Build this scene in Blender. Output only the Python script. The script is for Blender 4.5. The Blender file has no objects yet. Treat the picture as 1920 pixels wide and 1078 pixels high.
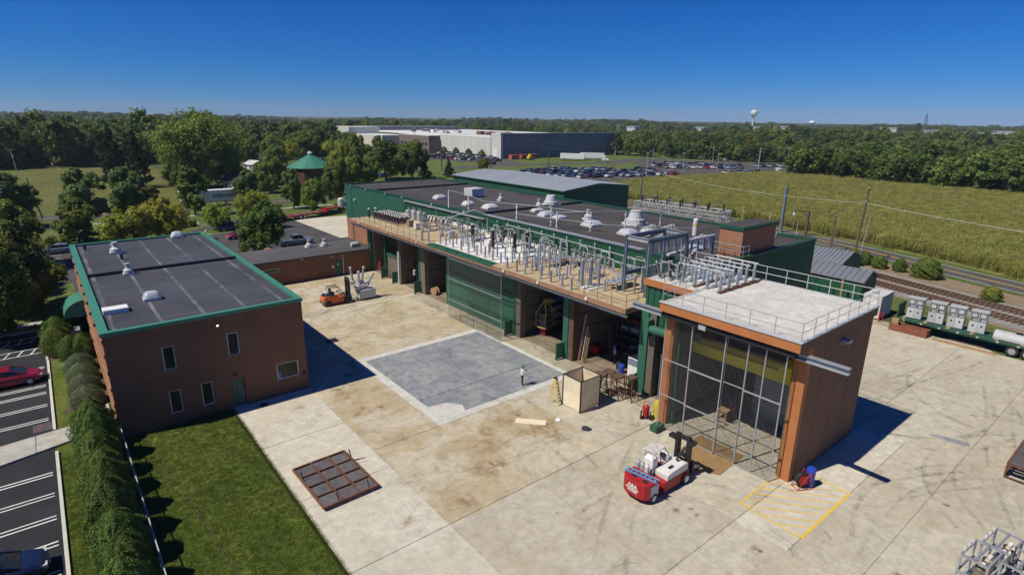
import bpy, bmesh, math, random
import numpy as np
from mathutils import Matrix, Vector
scene = bpy.context.scene
COL = scene.collection
R_ = math.radians
PI = math.pi

# ------------------------------------------------------------------ camera
cam_d = bpy.data.cameras.new('camera')
cam_d.sensor_fit = 'HORIZONTAL'; cam_d.sensor_width = 36.0
cam_d.lens = 36.0 * 1078.92 / 1920.0
cam_d.clip_start = 0.5; cam_d.clip_end = 20000
cam = bpy.data.objects.new('camera', cam_d); COL.objects.link(cam)
_p, _r, _y = 0.28608224, -0.01338439, 0.68571192
fw = Vector((math.sin(_y)*math.cos(_p), math.cos(_y)*math.cos(_p), -math.sin(_p)))
rt = fw.cross(Vector((0, 0, 1))).normalized(); dn = fw.cross(rt)
r2 = rt*math.cos(_r) + dn*math.sin(_r); d2 = dn*math.cos(_r) - rt*math.sin(_r)
m = Matrix((r2, -d2, -fw)).transposed().to_4x4(); m.translation = (0, 0, 21.4)
cam.matrix_world = m
scene.camera = cam

# ------------------------------------------------------------------ sky and sun
SUN_EL, SUN_AZ = R_(54.5), R_(167.0)          # azimuth measured from +X towards +Y
sun_dir = Vector((math.cos(SUN_EL)*math.cos(SUN_AZ), math.cos(SUN_EL)*math.sin(SUN_AZ), math.sin(SUN_EL)))
world = bpy.data.worlds.new('World'); scene.world = world; world.use_nodes = True
nt = world.node_tree
bg = nt.nodes['Background']
sky = nt.nodes.new('ShaderNodeTexSky'); sky.sky_type = 'NISHITA'; sky.sun_disc = False
sky.sun_elevation = SUN_EL; sky.sun_rotation = PI/2 - SUN_AZ
sky.altitude = 1500; sky.air_density = 1.0; sky.dust_density = 0.0; sky.ozone_density = 10.0
# the camera's saturated, polarised rendering of a clear sky: one colour response per channel over the whole dome
SKY = .055
def wm(op, a, b):
    x = nt.nodes.new('ShaderNodeMath'); x.operation = op
    for v, i in ((a, 0), (b, 1)):
        if isinstance(v, (int, float)): x.inputs[i].default_value = v
        else: nt.links.new(v, x.inputs[i])
    return x.outputs[0]
sep = nt.nodes.new('ShaderNodeSeparateColor'); cmb = nt.nodes.new('ShaderNodeCombineColor'); nt.links.new(sky.outputs[0], sep.inputs[0])
for i, (mul, k, g_, cap) in enumerate(((.52, 6.9, 2.02, 1.2), (.79, 1.34, 1.18, 1.10), (1.24, 1.16, 1.0, 1.16))):
    v = wm('MULTIPLY', sep.outputs[i], mul*SKY); v = wm('MINIMUM', wm('MULTIPLY', wm('POWER', v, g_), k), wm('MULTIPLY', v, cap)); nt.links.new(wm('MULTIPLY', v, 1/SKY), cmb.inputs[i])
nt.links.new(cmb.outputs[0], bg.inputs[0]); bg.inputs[1].default_value = SKY
sd = bpy.data.lights.new('sun', 'SUN'); sd.energy = 4.7; sd.angle = R_(0.53); sd.color = (1.0, 0.93, 0.79)
so = bpy.data.objects.new('sun', sd); COL.objects.link(so)
so.rotation_euler = (-sun_dir).to_track_quat('-Z', 'Y').to_euler()
vs = scene.view_settings
vs.view_transform = 'Standard'; vs.look = 'None'; vs.gamma = 1.0; vs.exposure = 0.0; vs.use_curve_mapping = False
scene.cycles.max_bounces = 6; scene.cycles.transparent_max_bounces = 24

# ------------------------------------------------------------------ materials
MATS = {}
def ramp(n, stops):
    n.color_ramp.elements[0].position = stops[0][0]; n.color_ramp.elements[0].color = (*stops[0][1], 1)
    n.color_ramp.elements[1].position = stops[-1][0]; n.color_ramp.elements[1].color = (*stops[-1][1], 1)
    for p, c in stops[1:-1]:
        e = n.color_ramp.elements.new(p); e.color = (*c, 1)
class NT:
    def __init__(s, name):
        s.m = bpy.data.materials.new(name); s.m.use_nodes = True; s.t = s.m.node_tree
        s.b = s.t.nodes['Principled BSDF']
    def n(s, ty, **kw):
        x = s.t.nodes.new('ShaderNode'+ty)
        for k, v in kw.items(): setattr(x, k, v)
        return x
    def l(s, a, b): s.t.links.new(a, b)
    def pos(s, obj=False):
        if obj: return s.n('TexCoord').outputs['Object']
        return s.n('NewGeometry').outputs['Position']
    def noise(s, vec, scale, detail=4, rough=.55, stretch=None):
        if stretch:
            mp = s.n('Mapping'); mp.inputs['Scale'].default_value = stretch; s.l(vec, mp.inputs['Vector']); vec = mp.outputs[0]
        x = s.n('TexNoise'); x.inputs['Scale'].default_value = scale; x.inputs['Detail'].default_value = detail
        x.inputs['Roughness'].default_value = rough; s.l(vec, x.inputs['Vector']); return x.outputs['Fac']
    def ramp(s, fac, stops):
        x = s.n('ValToRGB'); ramp(x, stops); s.l(fac, x.inputs[0]); return x.outputs[0]
    def rampf(s, fac, a, b):
        x = s.n('MapRange'); x.inputs[1].default_value = a; x.inputs[2].default_value = b; s.l(fac, x.inputs[0]); return x.outputs[0]
    def mix(s, fac, a, b, mode='MIX'):
        x = s.n('MixRGB', blend_type=mode)
        for v, i in ((fac, 0), (a, 1), (b, 2)):
            if isinstance(v, (int, float)): x.inputs[i].default_value = v
            elif isinstance(v, tuple): x.inputs[i].default_value = (*v, 1)
            else: s.l(v, x.inputs[i])
        return x.outputs[0]
    def math(s, op, a, b=None):
        x = s.n('Math', operation=op)
        for v, i in ((a, 0), (b, 1)):
            if v is None: continue
            if isinstance(v, (int, float)): x.inputs[i].default_value = v
            else: s.l(v, x.inputs[i])
        return x.outputs[0]
    def bump(s, h, strength=.3, dist=.02):
        x = s.n('Bump'); x.inputs['Strength'].default_value = strength; x.inputs['Distance'].default_value = dist
        s.l(h, x.inputs['Height']); s.l(x.outputs[0], s.b.inputs['Normal'])
    def col(s, c): s.l(c, s.b.inputs['Base Color'])
    def set(s, rough=.8, metal=0., spec=.5):
        s.b.inputs['Roughness'].default_value = rough; s.b.inputs['Metallic'].default_value = metal
        s.b.inputs['Specular IOR Level'].default_value = spec
        return s.m
def mat(name, c, rough=.75, metal=0., var=.22, scale=1.5, dirt=None, dirt_amt=.35, bump=0., spec=.4, rnd=.12, obj=True):
    """plain painted / weathered surface: base colour, two noise scales, optional dirt patches"""
    if name in MATS: return MATS[name]
    t = NT(name); p = t.pos(obj)
    n1 = t.noise(p, scale, 5); n2 = t.noise(p, scale*9, 3)
    lo = tuple(v*(1-var) for v in c); hi = tuple(min(1, v*(1+var)) for v in c)
    cc = t.ramp(t.math('ADD', t.math('MULTIPLY', n1, .7), t.math('MULTIPLY', n2, .3)), [(.3, lo), (.7, hi)])
    if dirt:
        dn_ = t.rampf(t.noise(p, scale*.8, 6, .65), .48, .68)
        cc = t.mix(t.math('MULTIPLY', dn_, dirt_amt), cc, dirt)
    if rnd:
        oi = t.n('ObjectInfo').outputs['Random']
        k = t.math('ADD', t.math('MULTIPLY', oi, 2*rnd), 1-rnd)
        cc = t.mix(1.0, cc, k, 'MULTIPLY')
    t.col(cc)
    if bump: t.bump(n2, bump)
    MATS[name] = t.set(rough, metal, spec); return MATS[name]

# ------------------------------------------------------------------ mesh builder
class MB:
    def __init__(s): s.v = []; s.f = []; s.mi = []; s.cur = 0
    def add(s, vs_, fs):
        o = len(s.v); s.v += [tuple(q) for q in vs_]; s.f += [tuple(i+o for i in q) for q in fs]; s.mi += [s.cur]*len(fs); return s
    def box(s, x0, y0, z0, x1, y1, z1):
        if x0 > x1: x0, x1 = x1, x0
        if y0 > y1: y0, y1 = y1, y0
        if z0 > z1: z0, z1 = z1, z0
        return s.add([(x0,y0,z0),(x1,y0,z0),(x1,y1,z0),(x0,y1,z0),(x0,y0,z1),(x1,y0,z1),(x1,y1,z1),(x0,y1,z1)],
                     [(0,3,2,1),(4,5,6,7),(0,1,5,4),(1,2,6,5),(2,3,7,6),(3,0,4,7)])
    def cbox(s, c, d): return s.box(c[0]-d[0]/2, c[1]-d[1]/2, c[2]-d[2]/2, c[0]+d[0]/2, c[1]+d[1]/2, c[2]+d[2]/2)
    def quad(s, *p): return s.add(p, [tuple(range(len(p)))])
    def prism(s, poly, z0, z1):
        n = len(poly)
        vs_ = [(x, y, z0) for x, y in poly] + [(x, y, z1) for x, y in poly]
        return s.add(vs_, [tuple(range(n-1, -1, -1)), tuple(range(n, 2*n))] + [(i, (i+1) % n, n+(i+1) % n, n+i) for i in range(n)])
    def extr(s, poly, axis, a, b):
        """polygon given in the two other axes, extruded along axis ('x': (y,z), 'y': (x,z))"""
        n = len(poly)
        f = (lambda p, t: (t, p[0], p[1])) if axis == 'x' else (lambda p, t: (p[0], t, p[1]))
        vs_ = [f(p, a) for p in poly] + [f(p, b) for p in poly]
        return s.add(vs_, [tuple(range(n-1, -1, -1)), tuple(range(n, 2*n))] + [(i, (i+1) % n, n+(i+1) % n, n+i) for i in range(n)])
    def tube(s, p0, p1, r0, r1=None, n=8, caps=True):
        r1 = r0 if r1 is None else r1
        p0 = Vector(p0); p1 = Vector(p1); d = (p1-p0)
        if d.length < 1e-6: return s
        d.normalize(); a = d.orthogonal().normalized(); b = d.cross(a)
        vs_ = []
        for p, r in ((p0, r0), (p1, r1)):
            for i in range(n):
                t = 2*PI*(i+.5)/n; vs_.append(p + (a*math.cos(t)+b*math.sin(t))*r)
        fs = [(i, (i+1) % n, n+(i+1) % n, n+i) for i in range(n)]
        if caps: fs += [tuple(range(n-1, -1, -1)), tuple(range(n, 2*n))]
        return s.add(vs_, fs)
    def path(s, pts, r, n=6):
        for a, b in zip(pts, pts[1:]): s.tube(a, b, r, n=n)
        return s
    def bar(s, p0, p1, w, h=None):
        """square bar"""
        h = w if h is None else h
        p0 = Vector(p0); p1 = Vector(p1); d = (p1-p0).normalized()
        up = Vector((0,0,1)) if abs(d.z) < .95 else Vector((0,1,0))
        a = d.cross(up).normalized()*w/2; b = a.cross(d).normalized()*h/2
        vs_ = [p+sa*a+sb*b for p in (p0, p1) for sa, sb in ((-1,-1),(1,-1),(1,1),(-1,1))]
        return s.add(vs_, [(3,2,1,0),(4,5,6,7),(0,1,5,4),(1,2,6,5),(2,3,7,6),(3,0,4,7)])
    def lathe(s, prof, c=(0,0,0), n=12, axis=(0,0,1)):
        ax = Vector(axis).normalized(); a = ax.orthogonal().normalized(); b = ax.cross(a); c = Vector(c)
        vs_ = []
        for r, z in prof:
            for i in range(n):
                t = 2*PI*i/n; vs_.append(c+ax*z+(a*math.cos(t)+b*math.sin(t))*r)
        fs = []
        for k in range(len(prof)-1):
            for i in range(n): fs.append((k*n+i, k*n+(i+1) % n, (k+1)*n+(i+1) % n, (k+1)*n+i))
        fs += [tuple(range(n-1, -1, -1)), tuple((len(prof)-1)*n+i for i in range(n))]
        return s.add(vs_, fs)
    def mesh(s, name='m'):
        me = bpy.data.meshes.new(name); me.from_pydata(s.v, [], s.f); me.update()
        return me
    def build(s, name, material, parent=None, smooth=False, bevel=0.):
        """shapes are in world axes; under a parent they are given relative to the parent's base"""
        me = s.mesh(name)
        ms = material if isinstance(material, (list, tuple)) else [material]
        for q in ms: me.materials.append(q)
        if len(ms) > 1: me.polygons.foreach_set('material_index', s.mi)
        if smooth: me.polygons.foreach_set('use_smooth', [True]*len(me.polygons))
        o = bpy.data.objects.new(name, me); COL.objects.link(o)
        if parent: o.parent = parent
        if bevel:
            b = o.modifiers.new('bevel', 'BEVEL'); b.width = bevel; b.segments = 2; b.limit_method = 'ANGLE'; b.angle_limit = R_(40)
        return o
    def shift(s, dx, dy, dz=0):
        s.v = [(x+dx, y+dy, z+dz) for x, y, z in s.v]; return s
def tag(o, label, cat, group=None):
    o['label'] = label; o['category'] = cat
    if group: o['group'] = group
    return o
def struct(o): o['kind'] = 'structure'; return o
def stuff(o, label, cat): o['kind'] = 'stuff'; o['label'] = label; o['category'] = cat; return o
def thing(name, label, cat, loc=(0, 0, 0), rz=0., group=None, sc=1.):
    o = bpy.data.objects.new(name, None); COL.objects.link(o); o.empty_display_size = .2
    o.location = loc; o.rotation_euler = (0, 0, rz); o.scale = (sc, sc, sc)
    return tag(o, label, cat, group)
def kids(o): return [c for c in bpy.data.objects if c.parent == o]
def copy_tree(o, parent=None, childs=None):
    childs = childs if childs is not None else CH
    c = o.copy(); COL.objects.link(c); c.parent = parent
    for ch in list(o.children): copy_tree(ch, c)
    return c
CH = None
def inst(proto, loc, rz, label, sc=None, group=None):
    c = copy_tree(proto); c.location = loc; c.rotation_euler = (0, 0, rz)
    if sc: c.scale = (sc, sc, sc) if isinstance(sc, (int, float)) else sc
    c['label'] = label
    if group: c['group'] = group
    return c
def one(name, mb, material, label, cat, group=None, **kw):
    return tag(mb.build(name, material, **kw), label, cat, group)
def text_mesh(txt, size, depth=.004, bold=False):
    cu = bpy.data.curves.new('txt', 'FONT'); cu.body = txt; cu.size = size; cu.extrude = depth; cu.align_x = 'CENTER'; cu.align_y = 'CENTER'
    if bold: cu.offset = size*.03
    o = bpy.data.objects.new('txt', cu); COL.objects.link(o)
    dg = bpy.context.evaluated_depsgraph_get(); me = bpy.data.meshes.new_from_object(o.evaluated_get(dg))
    bpy.data.objects.remove(o); return me
def wbuild(mb, name, material, parent, **kw):
    l = parent.matrix_basis.translation
    p = parent.parent
    L = Vector(l)
    while p: L = L + p.matrix_basis.translation; p = p.parent
    return mb.shift(-L.x, -L.y, -L.z).build(name, material, parent, **kw)

def concrete(name, base, stain, amt=.5, scale=.22, tint=.04, rough=.9, rust=.25, dark=.25, tyre=.0, crack=.35):
    t = NT(name); p = t.pos()
    wn = t.n('TexNoise'); wn.inputs['Scale'].default_value = .5; wn.inputs['Detail'].default_value = 3; t.l(p, wn.inputs['Vector'])
    va = t.n('VectorMath', operation='MULTIPLY_ADD'); t.l(wn.outputs['Color'], va.inputs[0]); va.inputs[1].default_value = (1.6, 1.6, 0); t.l(p, va.inputs[2]); pw = va.outputs[0]
    n1 = t.noise(pw, scale, 9, .68); n2 = t.noise(p, 1.7, 8, .78); n3 = t.noise(p, 24, 4, .7); n4 = t.noise(pw, scale*3.1, 8, .75)
    str_ = t.noise(pw, .45, 8, .75, stretch=(.30, 2.6, 1)); str2 = t.noise(pw, .42, 8, .75, stretch=(2.8, .26, 1))
    lo = tuple(v*.72 for v in base); hi = tuple(min(1, v*1.20) for v in base)
    c = t.ramp(n2, [(.30, lo), (.5, base), (.68, hi)])
    c = t.mix(t.math('MULTIPLY', t.rampf(n1, .46, .545), amt), c, stain)
    c = t.mix(t.math('MULTIPLY', t.rampf(n4, .53, .60), amt*.6), c, tuple(v*.66 for v in stain))
    c = t.mix(t.math('MULTIPLY', t.rampf(n4, .46, .38), amt*.5), c, tuple(min(1, v*1.25) for v in base))
    c = t.mix(t.math('MULTIPLY', t.rampf(str_, .52, .70), dark), c, tuple(v*.45 for v in base))
    c = t.mix(t.math('MULTIPLY', t.rampf(str2, .53, .71), dark*.9), c, tuple(v*.50 for v in stain))
    if rust:
        rn = t.noise(pw, .7, 7, .7); c = t.mix(t.math('MULTIPLY', t.rampf(rn, .585, .66), rust), c, (.36, .20, .06))
        pk = t.noise(p, 2.3, 5, .7); c = t.mix(t.math('MULTIPLY', t.rampf(pk, .68, .73), dark*1.3), c, tuple(v*.32 for v in base))
    if tyre:      # rubber left by turning trucks: rings of a few metres
        vo = t.n('TexVoronoi'); vo.inputs['Scale'].default_value = .085; t.l(pw, vo.inputs['Vector'])
        rg = t.math('ABSOLUTE', t.math('SUBTRACT', t.math('FRACT', t.math('MULTIPLY', vo.outputs['Distance'], 3.0)), .5))
        ln = t.math('MULTIPLY', t.math('LESS_THAN', rg, .03), t.rampf(t.noise(p, .35, 5, .7), .47, .60)); c = t.mix(t.math('MULTIPLY', ln, tyre), c, tuple(v*.35 for v in base))
    cr_ = t.n('TexVoronoi', feature='DISTANCE_TO_EDGE'); cr_.inputs['Scale'].default_value = .22; t.l(t.pos(), cr_.inputs['Vector']); wv = t.n('VectorMath', operation='ADD'); t.l(pw, wv.inputs[0]); wv.inputs[1].default_value = (3, 7, 0); t.l(wv.outputs[0], cr_.inputs['Vector'])
    ck = t.math('MULTIPLY', t.math('LESS_THAN', cr_.outputs['Distance'], .004), t.rampf(t.noise(p, .12, 3), .56, .60)); c = t.mix(t.math('MULTIPLY', ck, crack), c, tuple(v*.25 for v in base))
    c = t.mix(.22, c, t.ramp(n3, [(.3, (.22, .22, .22)), (.7, (.82, .82, .82))]), 'OVERLAY')
    k = t.math('ADD', t.math('MULTIPLY', t.n('ObjectInfo').outputs['Random'], 2*tint), 1-tint)
    t.col(t.mix(1., c, k, 'MULTIPLY')); t.bump(n3, .12, .01)
    MATS[name] = t.set(rough, 0, .25); return t.m
concrete('concrete_yard', (.475, .437, .35), (.40, .35, .25), .45, rust=.30, dark=.26, tyre=.22)
concrete('concrete_tan', (.49, .44, .335), (.40, .315, .185), .72, .19, .03, dark=.42, rust=.40, tyre=.3)
concrete('concrete_new', (.545, .51, .42), (.47, .425, .33), .45, rust=.10, dark=.20, tyre=.2)
concrete('concrete_pad', (.285, .295, .30), (.195, .215, .245), .75, .35, .02, dark=.55, rust=.30, tyre=.4)
concrete('concrete_border', (.56, .55, .50), (.47, .45, .40), .4, rust=.04, dark=.18)
concrete('concrete_old', (.40, .365, .285), (.31, .265, .18), .6, dark=.5, tyre=.5)
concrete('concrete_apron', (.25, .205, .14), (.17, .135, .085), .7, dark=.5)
concrete('concrete_walk', (.42, .41, .365), (.34, .32, .27), .35, rust=.03, dark=.2)
concrete('roof_white', (.585, .57, .53), (.48, .46, .41), .45, .3, 0, rust=.0, dark=.14, crack=0)
concrete('deck_tan', (.48, .38, .235), (.40, .295, .16), .6, .4, 0, dark=.35)
concrete('deck_white', (.74, .73, .70), (.58, .55, .49), .45, .4, 0, rust=0, dark=.2, crack=0)

def asphalt(name, base):
    t = NT(name); p = t.pos()
    n1 = t.noise(p, .25, 6, .65); n2 = t.noise(p, 40, 2)
    c = t.ramp(n1, [(.3, tuple(v*.75 for v in base)), (.7, tuple(v*1.3 for v in base))])
    c = t.mix(.35, c, t.ramp(n2, [(.35, (.2, .2, .2)), (.75, (.8, .8, .8))]), 'OVERLAY')
    t.col(c); t.bump(n2, .2, .01); MATS[name] = t.set(.92, 0, .2)
asphalt('asphalt_new', (.030, .031, .036)); asphalt('asphalt_old', (.075, .073, .075)); asphalt('asphalt_far', (.095, .088, .085))

def grass_mat(name, a, b, c3, scale=.35, fine=14):
    t = NT(name); p = t.pos()
    n1 = t.noise(p, scale, 6, .65); n2 = t.noise(p, fine, 4, .7); n3 = t.noise(p, .07, 4); st = t.noise(p, .8, 5, .7, stretch=(1.6, .25, 1))
    c = t.ramp(n1, [(.32, a), (.68, b)])
    c = t.mix(t.math('MULTIPLY', t.rampf(n3, .45, .65), .6), c, c3)
    c = t.mix(t.math('MULTIPLY', t.rampf(st, .45, .7), .35), c, tuple(v*.55 for v in a))
    c = t.mix(.75, c, t.ramp(n2, [(.3, (.12, .12, .12)), (.72, (.88, .88, .88))]), 'OVERLAY')
    t.col(c); t.bump(n2, .9, .08); MATS[name] = t.set(.95, 0, .15)
grass_mat('lawn', (.062, .100, .015), (.125, .165, .027), (.175, .185, .042), .55, 9)
grass_mat('lawn_far', (.075, .115, .025), (.125, .165, .040), (.16, .17, .055), .06, 1.5)
grass_mat('meadow', (.100, .125, .030), (.165, .165, .048), (.13, .10, .040), .05, 1.2)
grass_mat('verge', (.070, .12, .022), (.12, .16, .035), (.16, .14, .06), .3, 6)
grass_mat('ground_far', (.060, .085, .024), (.10, .12, .035), (.09, .09, .04), .01, .3)
grass_mat('field_soil', (.16, .17, .05), (.24, .23, .08), (.18, .16, .07), .05, 2)

def dirt_mat(name, a, b, fine=20, rough=.95):
    t = NT(name); p = t.pos(); n1 = t.noise(p, .6, 6, .7); n2 = t.noise(p, fine, 3, .7)
    c = t.ramp(n1, [(.3, a), (.7, b)])
    c = t.mix(.6, c, t.ramp(n2, [(.3, (.15, .15, .15)), (.72, (.85, .85, .85))]), 'OVERLAY')
    t.col(c); t.bump(n2, .8, .05); MATS[name] = t.set(rough, 0, .2)
dirt_mat('ballast', (.20, .19, .175), (.33, .31, .28), 9)
dirt_mat('dirt', (.21, .155, .10), (.30, .225, .145), 12)
dirt_mat('mulch', (.085, .06, .04), (.15, .11, .075), 16)

def brick_mat(name, a, b, mortar, sc=(4.3, 13.5)):
    t = NT(name); g_ = t.n('NewGeometry'); sx = t.n('SeparateXYZ'); t.l(g_.outputs['Position'], sx.inputs[0])
    cx = t.n('CombineXYZ'); t.l(t.math('ADD', sx.outputs[0], sx.outputs[1]), cx.inputs[0]); t.l(sx.outputs[2], cx.inputs[1])
    br = t.n('TexBrick'); t.l(cx.outputs[0], br.inputs['Vector']); br.inputs['Scale'].default_value = 1.0
    br.inputs['Brick Width'].default_value = 1/sc[0]; br.inputs['Row Height'].default_value = 1/sc[1]; br.inputs['Mortar Size'].default_value = .006
    br.inputs['Color1'].default_value = (*a, 1); br.inputs['Color2'].default_value = (*b, 1); br.inputs['Mortar'].default_value = (*mortar, 1)
    n1 = t.noise(t.pos(), .35, 6, .65)
    c = t.mix(.5, br.outputs['Color'], t.ramp(n1, [(.3, (.32, .32, .32)), (.7, (.66, .66, .66))]), 'OVERLAY')
    t.col(c); t.bump(br.outputs['Fac'], -.25, .01); MATS[name] = t.set(.9, 0, .2)
brick_mat('brick', (.215, .112, .066), (.190, .096, .057), (.20, .118, .078))
brick_mat('brick_red', (.36, .165, .09), (.30, .13, .07), (.34, .22, .15))

def roof_mat(name, base, seam_x=None, seam_w=.12, off=0., seam_c=(.20, .20, .21)):
    t = NT(name); p = t.pos(); n1 = t.noise(p, .16, 6, .65); n2 = t.noise(p, 1.3, 6, .75); n3 = t.noise(p, 30, 2); st = t.noise(p, .4, 5, .65, stretch=(.5, 2.5, 1))
    c = t.ramp(n1, [(.3, tuple(v*.72 for v in base)), (.7, tuple(v*1.35 for v in base))])
    c = t.mix(t.math('MULTIPLY', t.rampf(st, .5, .75), .35), c, (.13, .115, .10))
    c = t.mix(t.math('MULTIPLY', t.rampf(n2, .6, .72), .30), c, (.17, .16, .15))
    if seam_x:
        sx = t.n('SeparateXYZ'); t.l(p, sx.inputs[0])
        u = t.math('ABSOLUTE', t.math('SUBTRACT', t.math('FRACT', t.math('DIVIDE', t.math('SUBTRACT', sx.outputs[0], off), seam_x)), .5))
        line = t.math('LESS_THAN', u, seam_w/seam_x)
        wear = t.rampf(t.noise(p, .9, 5, .7, stretch=(1, .35, 1)), .38, .68)
        c = t.mix(t.math('MULTIPLY', t.math('MULTIPLY', line, wear), .75), c, seam_c)
    c = t.mix(.3, c, t.ramp(n3, [(.35, (.3, .3, .3)), (.7, (.7, .7, .7))]), 'OVERLAY')
    t.col(c); t.bump(n3, .15, .01); MATS[name] = t.set(.85, 0, .3)
roof_mat('roof_membrane', (.052, .056, .072), 2.75, .12, .9, (.27, .28, .30))
roof_mat('roof_tar', (.062, .056, .055))
roof_mat('roof_annex', (.085, .082, .085))

mat('coping_green', (.050, .200, .135), .5, var=.08)
mat('siding_green', (.018, .092, .050), .55, var=.12, scale=.6, rnd=0, dirt=(.05, .12, .08), dirt_amt=.3)
mat('door_green', (.028, .125, .078), .55, var=.15, scale=.7, dirt=(.06, .10, .075))
mat('trim_green', (.018, .085, .050), .5, var=.12)
mat('fascia_orange', (.44, .165, .055), .7, var=.08, scale=.8, dirt=(.30, .12, .05), dirt_amt=.3)
mat('stucco_brown', (.205, .112, .066), .9, var=.07, scale=.35, rnd=0)
mat('deck_edge', (.30, .17, .10), .85, var=.25, dirt=(.14, .09, .06))
mat('galv', (.46, .48, .50), .5, .55, var=.14, scale=2)
mat('steel_dark', (.14, .16, .19), .5, .5, var=.2)
mat('steel_blue', (.20, .245, .30), .5, .4, var=.15)
mat('steel_rust', (.165, .075, .045), .85, .1, var=.35, scale=3, dirt=(.08, .045, .035))
mat('steel_plate', (.15, .145, .15), .65, .4, var=.4, scale=3, dirt=(.20, .12, .08), dirt_amt=.5)
mat('plate_tan', (.32, .20, .09), .8, .1, var=.25, scale=1.2, dirt=(.16, .10, .06))
mat('white_paint', (.72, .72, .70), .5, var=.08, scale=2.2, dirt=(.50, .48, .43), dirt_amt=.35)
mat('white_dirty', (.62, .61, .58), .6, var=.12, scale=1.2, dirt=(.42, .40, .36))
mat('grey_paint', (.40, .415, .42), .5, var=.10)
mat('grey_light', (.48, .495, .51), .5, var=.10)
mat('black_paint', (.022, .023, .026), .5, var=.25)
mat('rubber', (.022, .022, .023), .85, var=.3)
mat('porcelain_grey', (.31, .335, .365), .28, var=.12, rnd=.2, spec=.6)
mat('porcelain_blue', (.28, .345, .44), .28, var=.12, rnd=.15, spec=.6)
mat('porcelain_brown', (.055, .032, .026), .22, var=.25, spec=.7)
mat('porcelain_tan', (.34, .24, .17), .3, var=.2, spec=.6)
mat('copper_old', (.30, .26, .21), .5, .5, var=.3)
mat('plywood', (.76, .66, .48), .75, var=.10, scale=1.4, dirt=(.48, .37, .22), dirt_amt=.4)
mat('wood', (.36, .24, .13), .85, var=.25, scale=3)
mat('wood_dark', (.115, .075, .05), .9, var=.3, scale=2)
mat('wood_pole', (.13, .095, .07), .95, var=.3, scale=2)
mat('orange_paint', (.68, .15, .02), .5, var=.10, scale=2.5, dirt=(.30, .12, .04), dirt_amt=.45)
mat('red_paint', (.42, .015, .018), .48, var=.14, scale=2.5, dirt=(.17, .03, .025), dirt_amt=.5)
mat('red_dark', (.15, .02, .025), .6, var=.25)
mat('yellow_paint', (.70, .52, .02), .5, var=.10, dirt=(.45, .30, .05))
mat('crane_yellow', (.78, .64, .03), .5, var=.05)
mat('road_yellow', (.66, .44, .05), .8, var=.2, scale=3)
mat('road_white', (.70, .70, .68), .8, var=.15, scale=3)
mat('blue_paint', (.02, .07, .45), .4, var=.1)
mat('blue_light', (.10, .26, .50), .5, var=.15)
mat('kerb_red', (.17, .07, .075), .85, var=.25, scale=2)
mat('kerb', (.50, .49, .44), .85, var=.12)
mat('metal_roof', (.36, .385, .41), .42, .6, var=.10, scale=.3)
mat('metal_roof_far', (.42, .45, .48), .5, .3, var=.10, scale=.15, rnd=0)
mat('trailer_green', (.03, .09, .055), .6, var=.2)
mat('rust_box', (.25, .085, .05), .85, var=.3, scale=1.6, dirt=(.13, .06, .04))
mat('interior_wall', (.15, .128, .098), .9, var=.18, scale=.8, dirt=(.15, .13, .10), dirt_amt=.6)
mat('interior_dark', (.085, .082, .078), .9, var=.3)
mat('interior_red', (.18, .05, .035), .9, var=.2)
mat('skin', (.45, .27, .19), .6, var=.05)
mat('cloth_white', (.70, .71, .74), .9, var=.08, scale=4)
mat('cloth_lilac', (.42, .42, .62), .9, var=.08, scale=4)
mat('cloth_dark', (.03, .032, .045), .9, var=.2, scale=4)
mat('hat_green', (.03, .22, .08), .4, var=.05)
mat('hat_blue', (.10, .22, .35), .4, var=.05)
mat('cream_wall', (.60, .58, .50), .9, var=.06, scale=.08, rnd=0)
mat('wall_grey', (.56, .555, .52), .9, var=.07, scale=.1, rnd=0)
mat('wall_navy', (.165, .19, .225), .7, var=.10, scale=.1, rnd=0)
mat('wall_brownish', (.20, .165, .14), .8, var=.1, scale=.1)
mat('wall_red', (.36, .10, .07), .8, var=.15, scale=.3)
mat('wood_tank', (.12, .065, .04), .9, var=.25, scale=1)
mat('wire_dark', (.10, .10, .10), .6, var=.1); mat('wire_light', (.55, .54, .50), .6, .3, var=.1)
mat('glass_dome', (.47, .51, .56), .3, var=.06, scale=.8, spec=.6)
mat('slate_blue', (.16, .19, .23), .7, var=.1)
mat('paper2', (.16, .20, .25), .5, var=.1)
mat('tower_green', (.52, .60, .52), .6, var=.05, scale=.1)

def glass(name, c, rough=.06):
    t = NT(name); n = t.noise(t.pos(), 1.1, 3)
    t.col(t.ramp(n, [(.3, tuple(v*.6 for v in c)), (.7, tuple(v*1.5 for v in c))])); MATS[name] = t.set(rough, 0, .35)
glass('window_glass', (.016, .02, .022)); glass('car_glass', (.02, .025, .03)); glass('window_blue', (.03, .045, .06))
def car_paint(name, c):
    t = NT(name); t.b.inputs['Coat Weight'].default_value = .7; t.b.inputs['Coat Roughness'].default_value = .06
    n = t.noise(t.pos(True), 6, 3); t.col(t.ramp(n, [(.3, tuple(v*.92 for v in c)), (.7, tuple(v*1.06 for v in c))])); MATS[name] = t.set(.35, .15, .5)
for k, c in dict(red=(.30, .012, .035), magenta=(.30, .01, .08), navy=(.012, .02, .06), black=(.014, .014, .017), white=(.72, .72, .72), silver=(.42, .44, .46), grey=(.13, .14, .15),
                 slate=(.20, .25, .31), blue=(.03, .10, .26), maroon=(.16, .015, .02), paleblue=(.30, .36, .44)).items(): car_paint('car_'+k, c)

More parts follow.
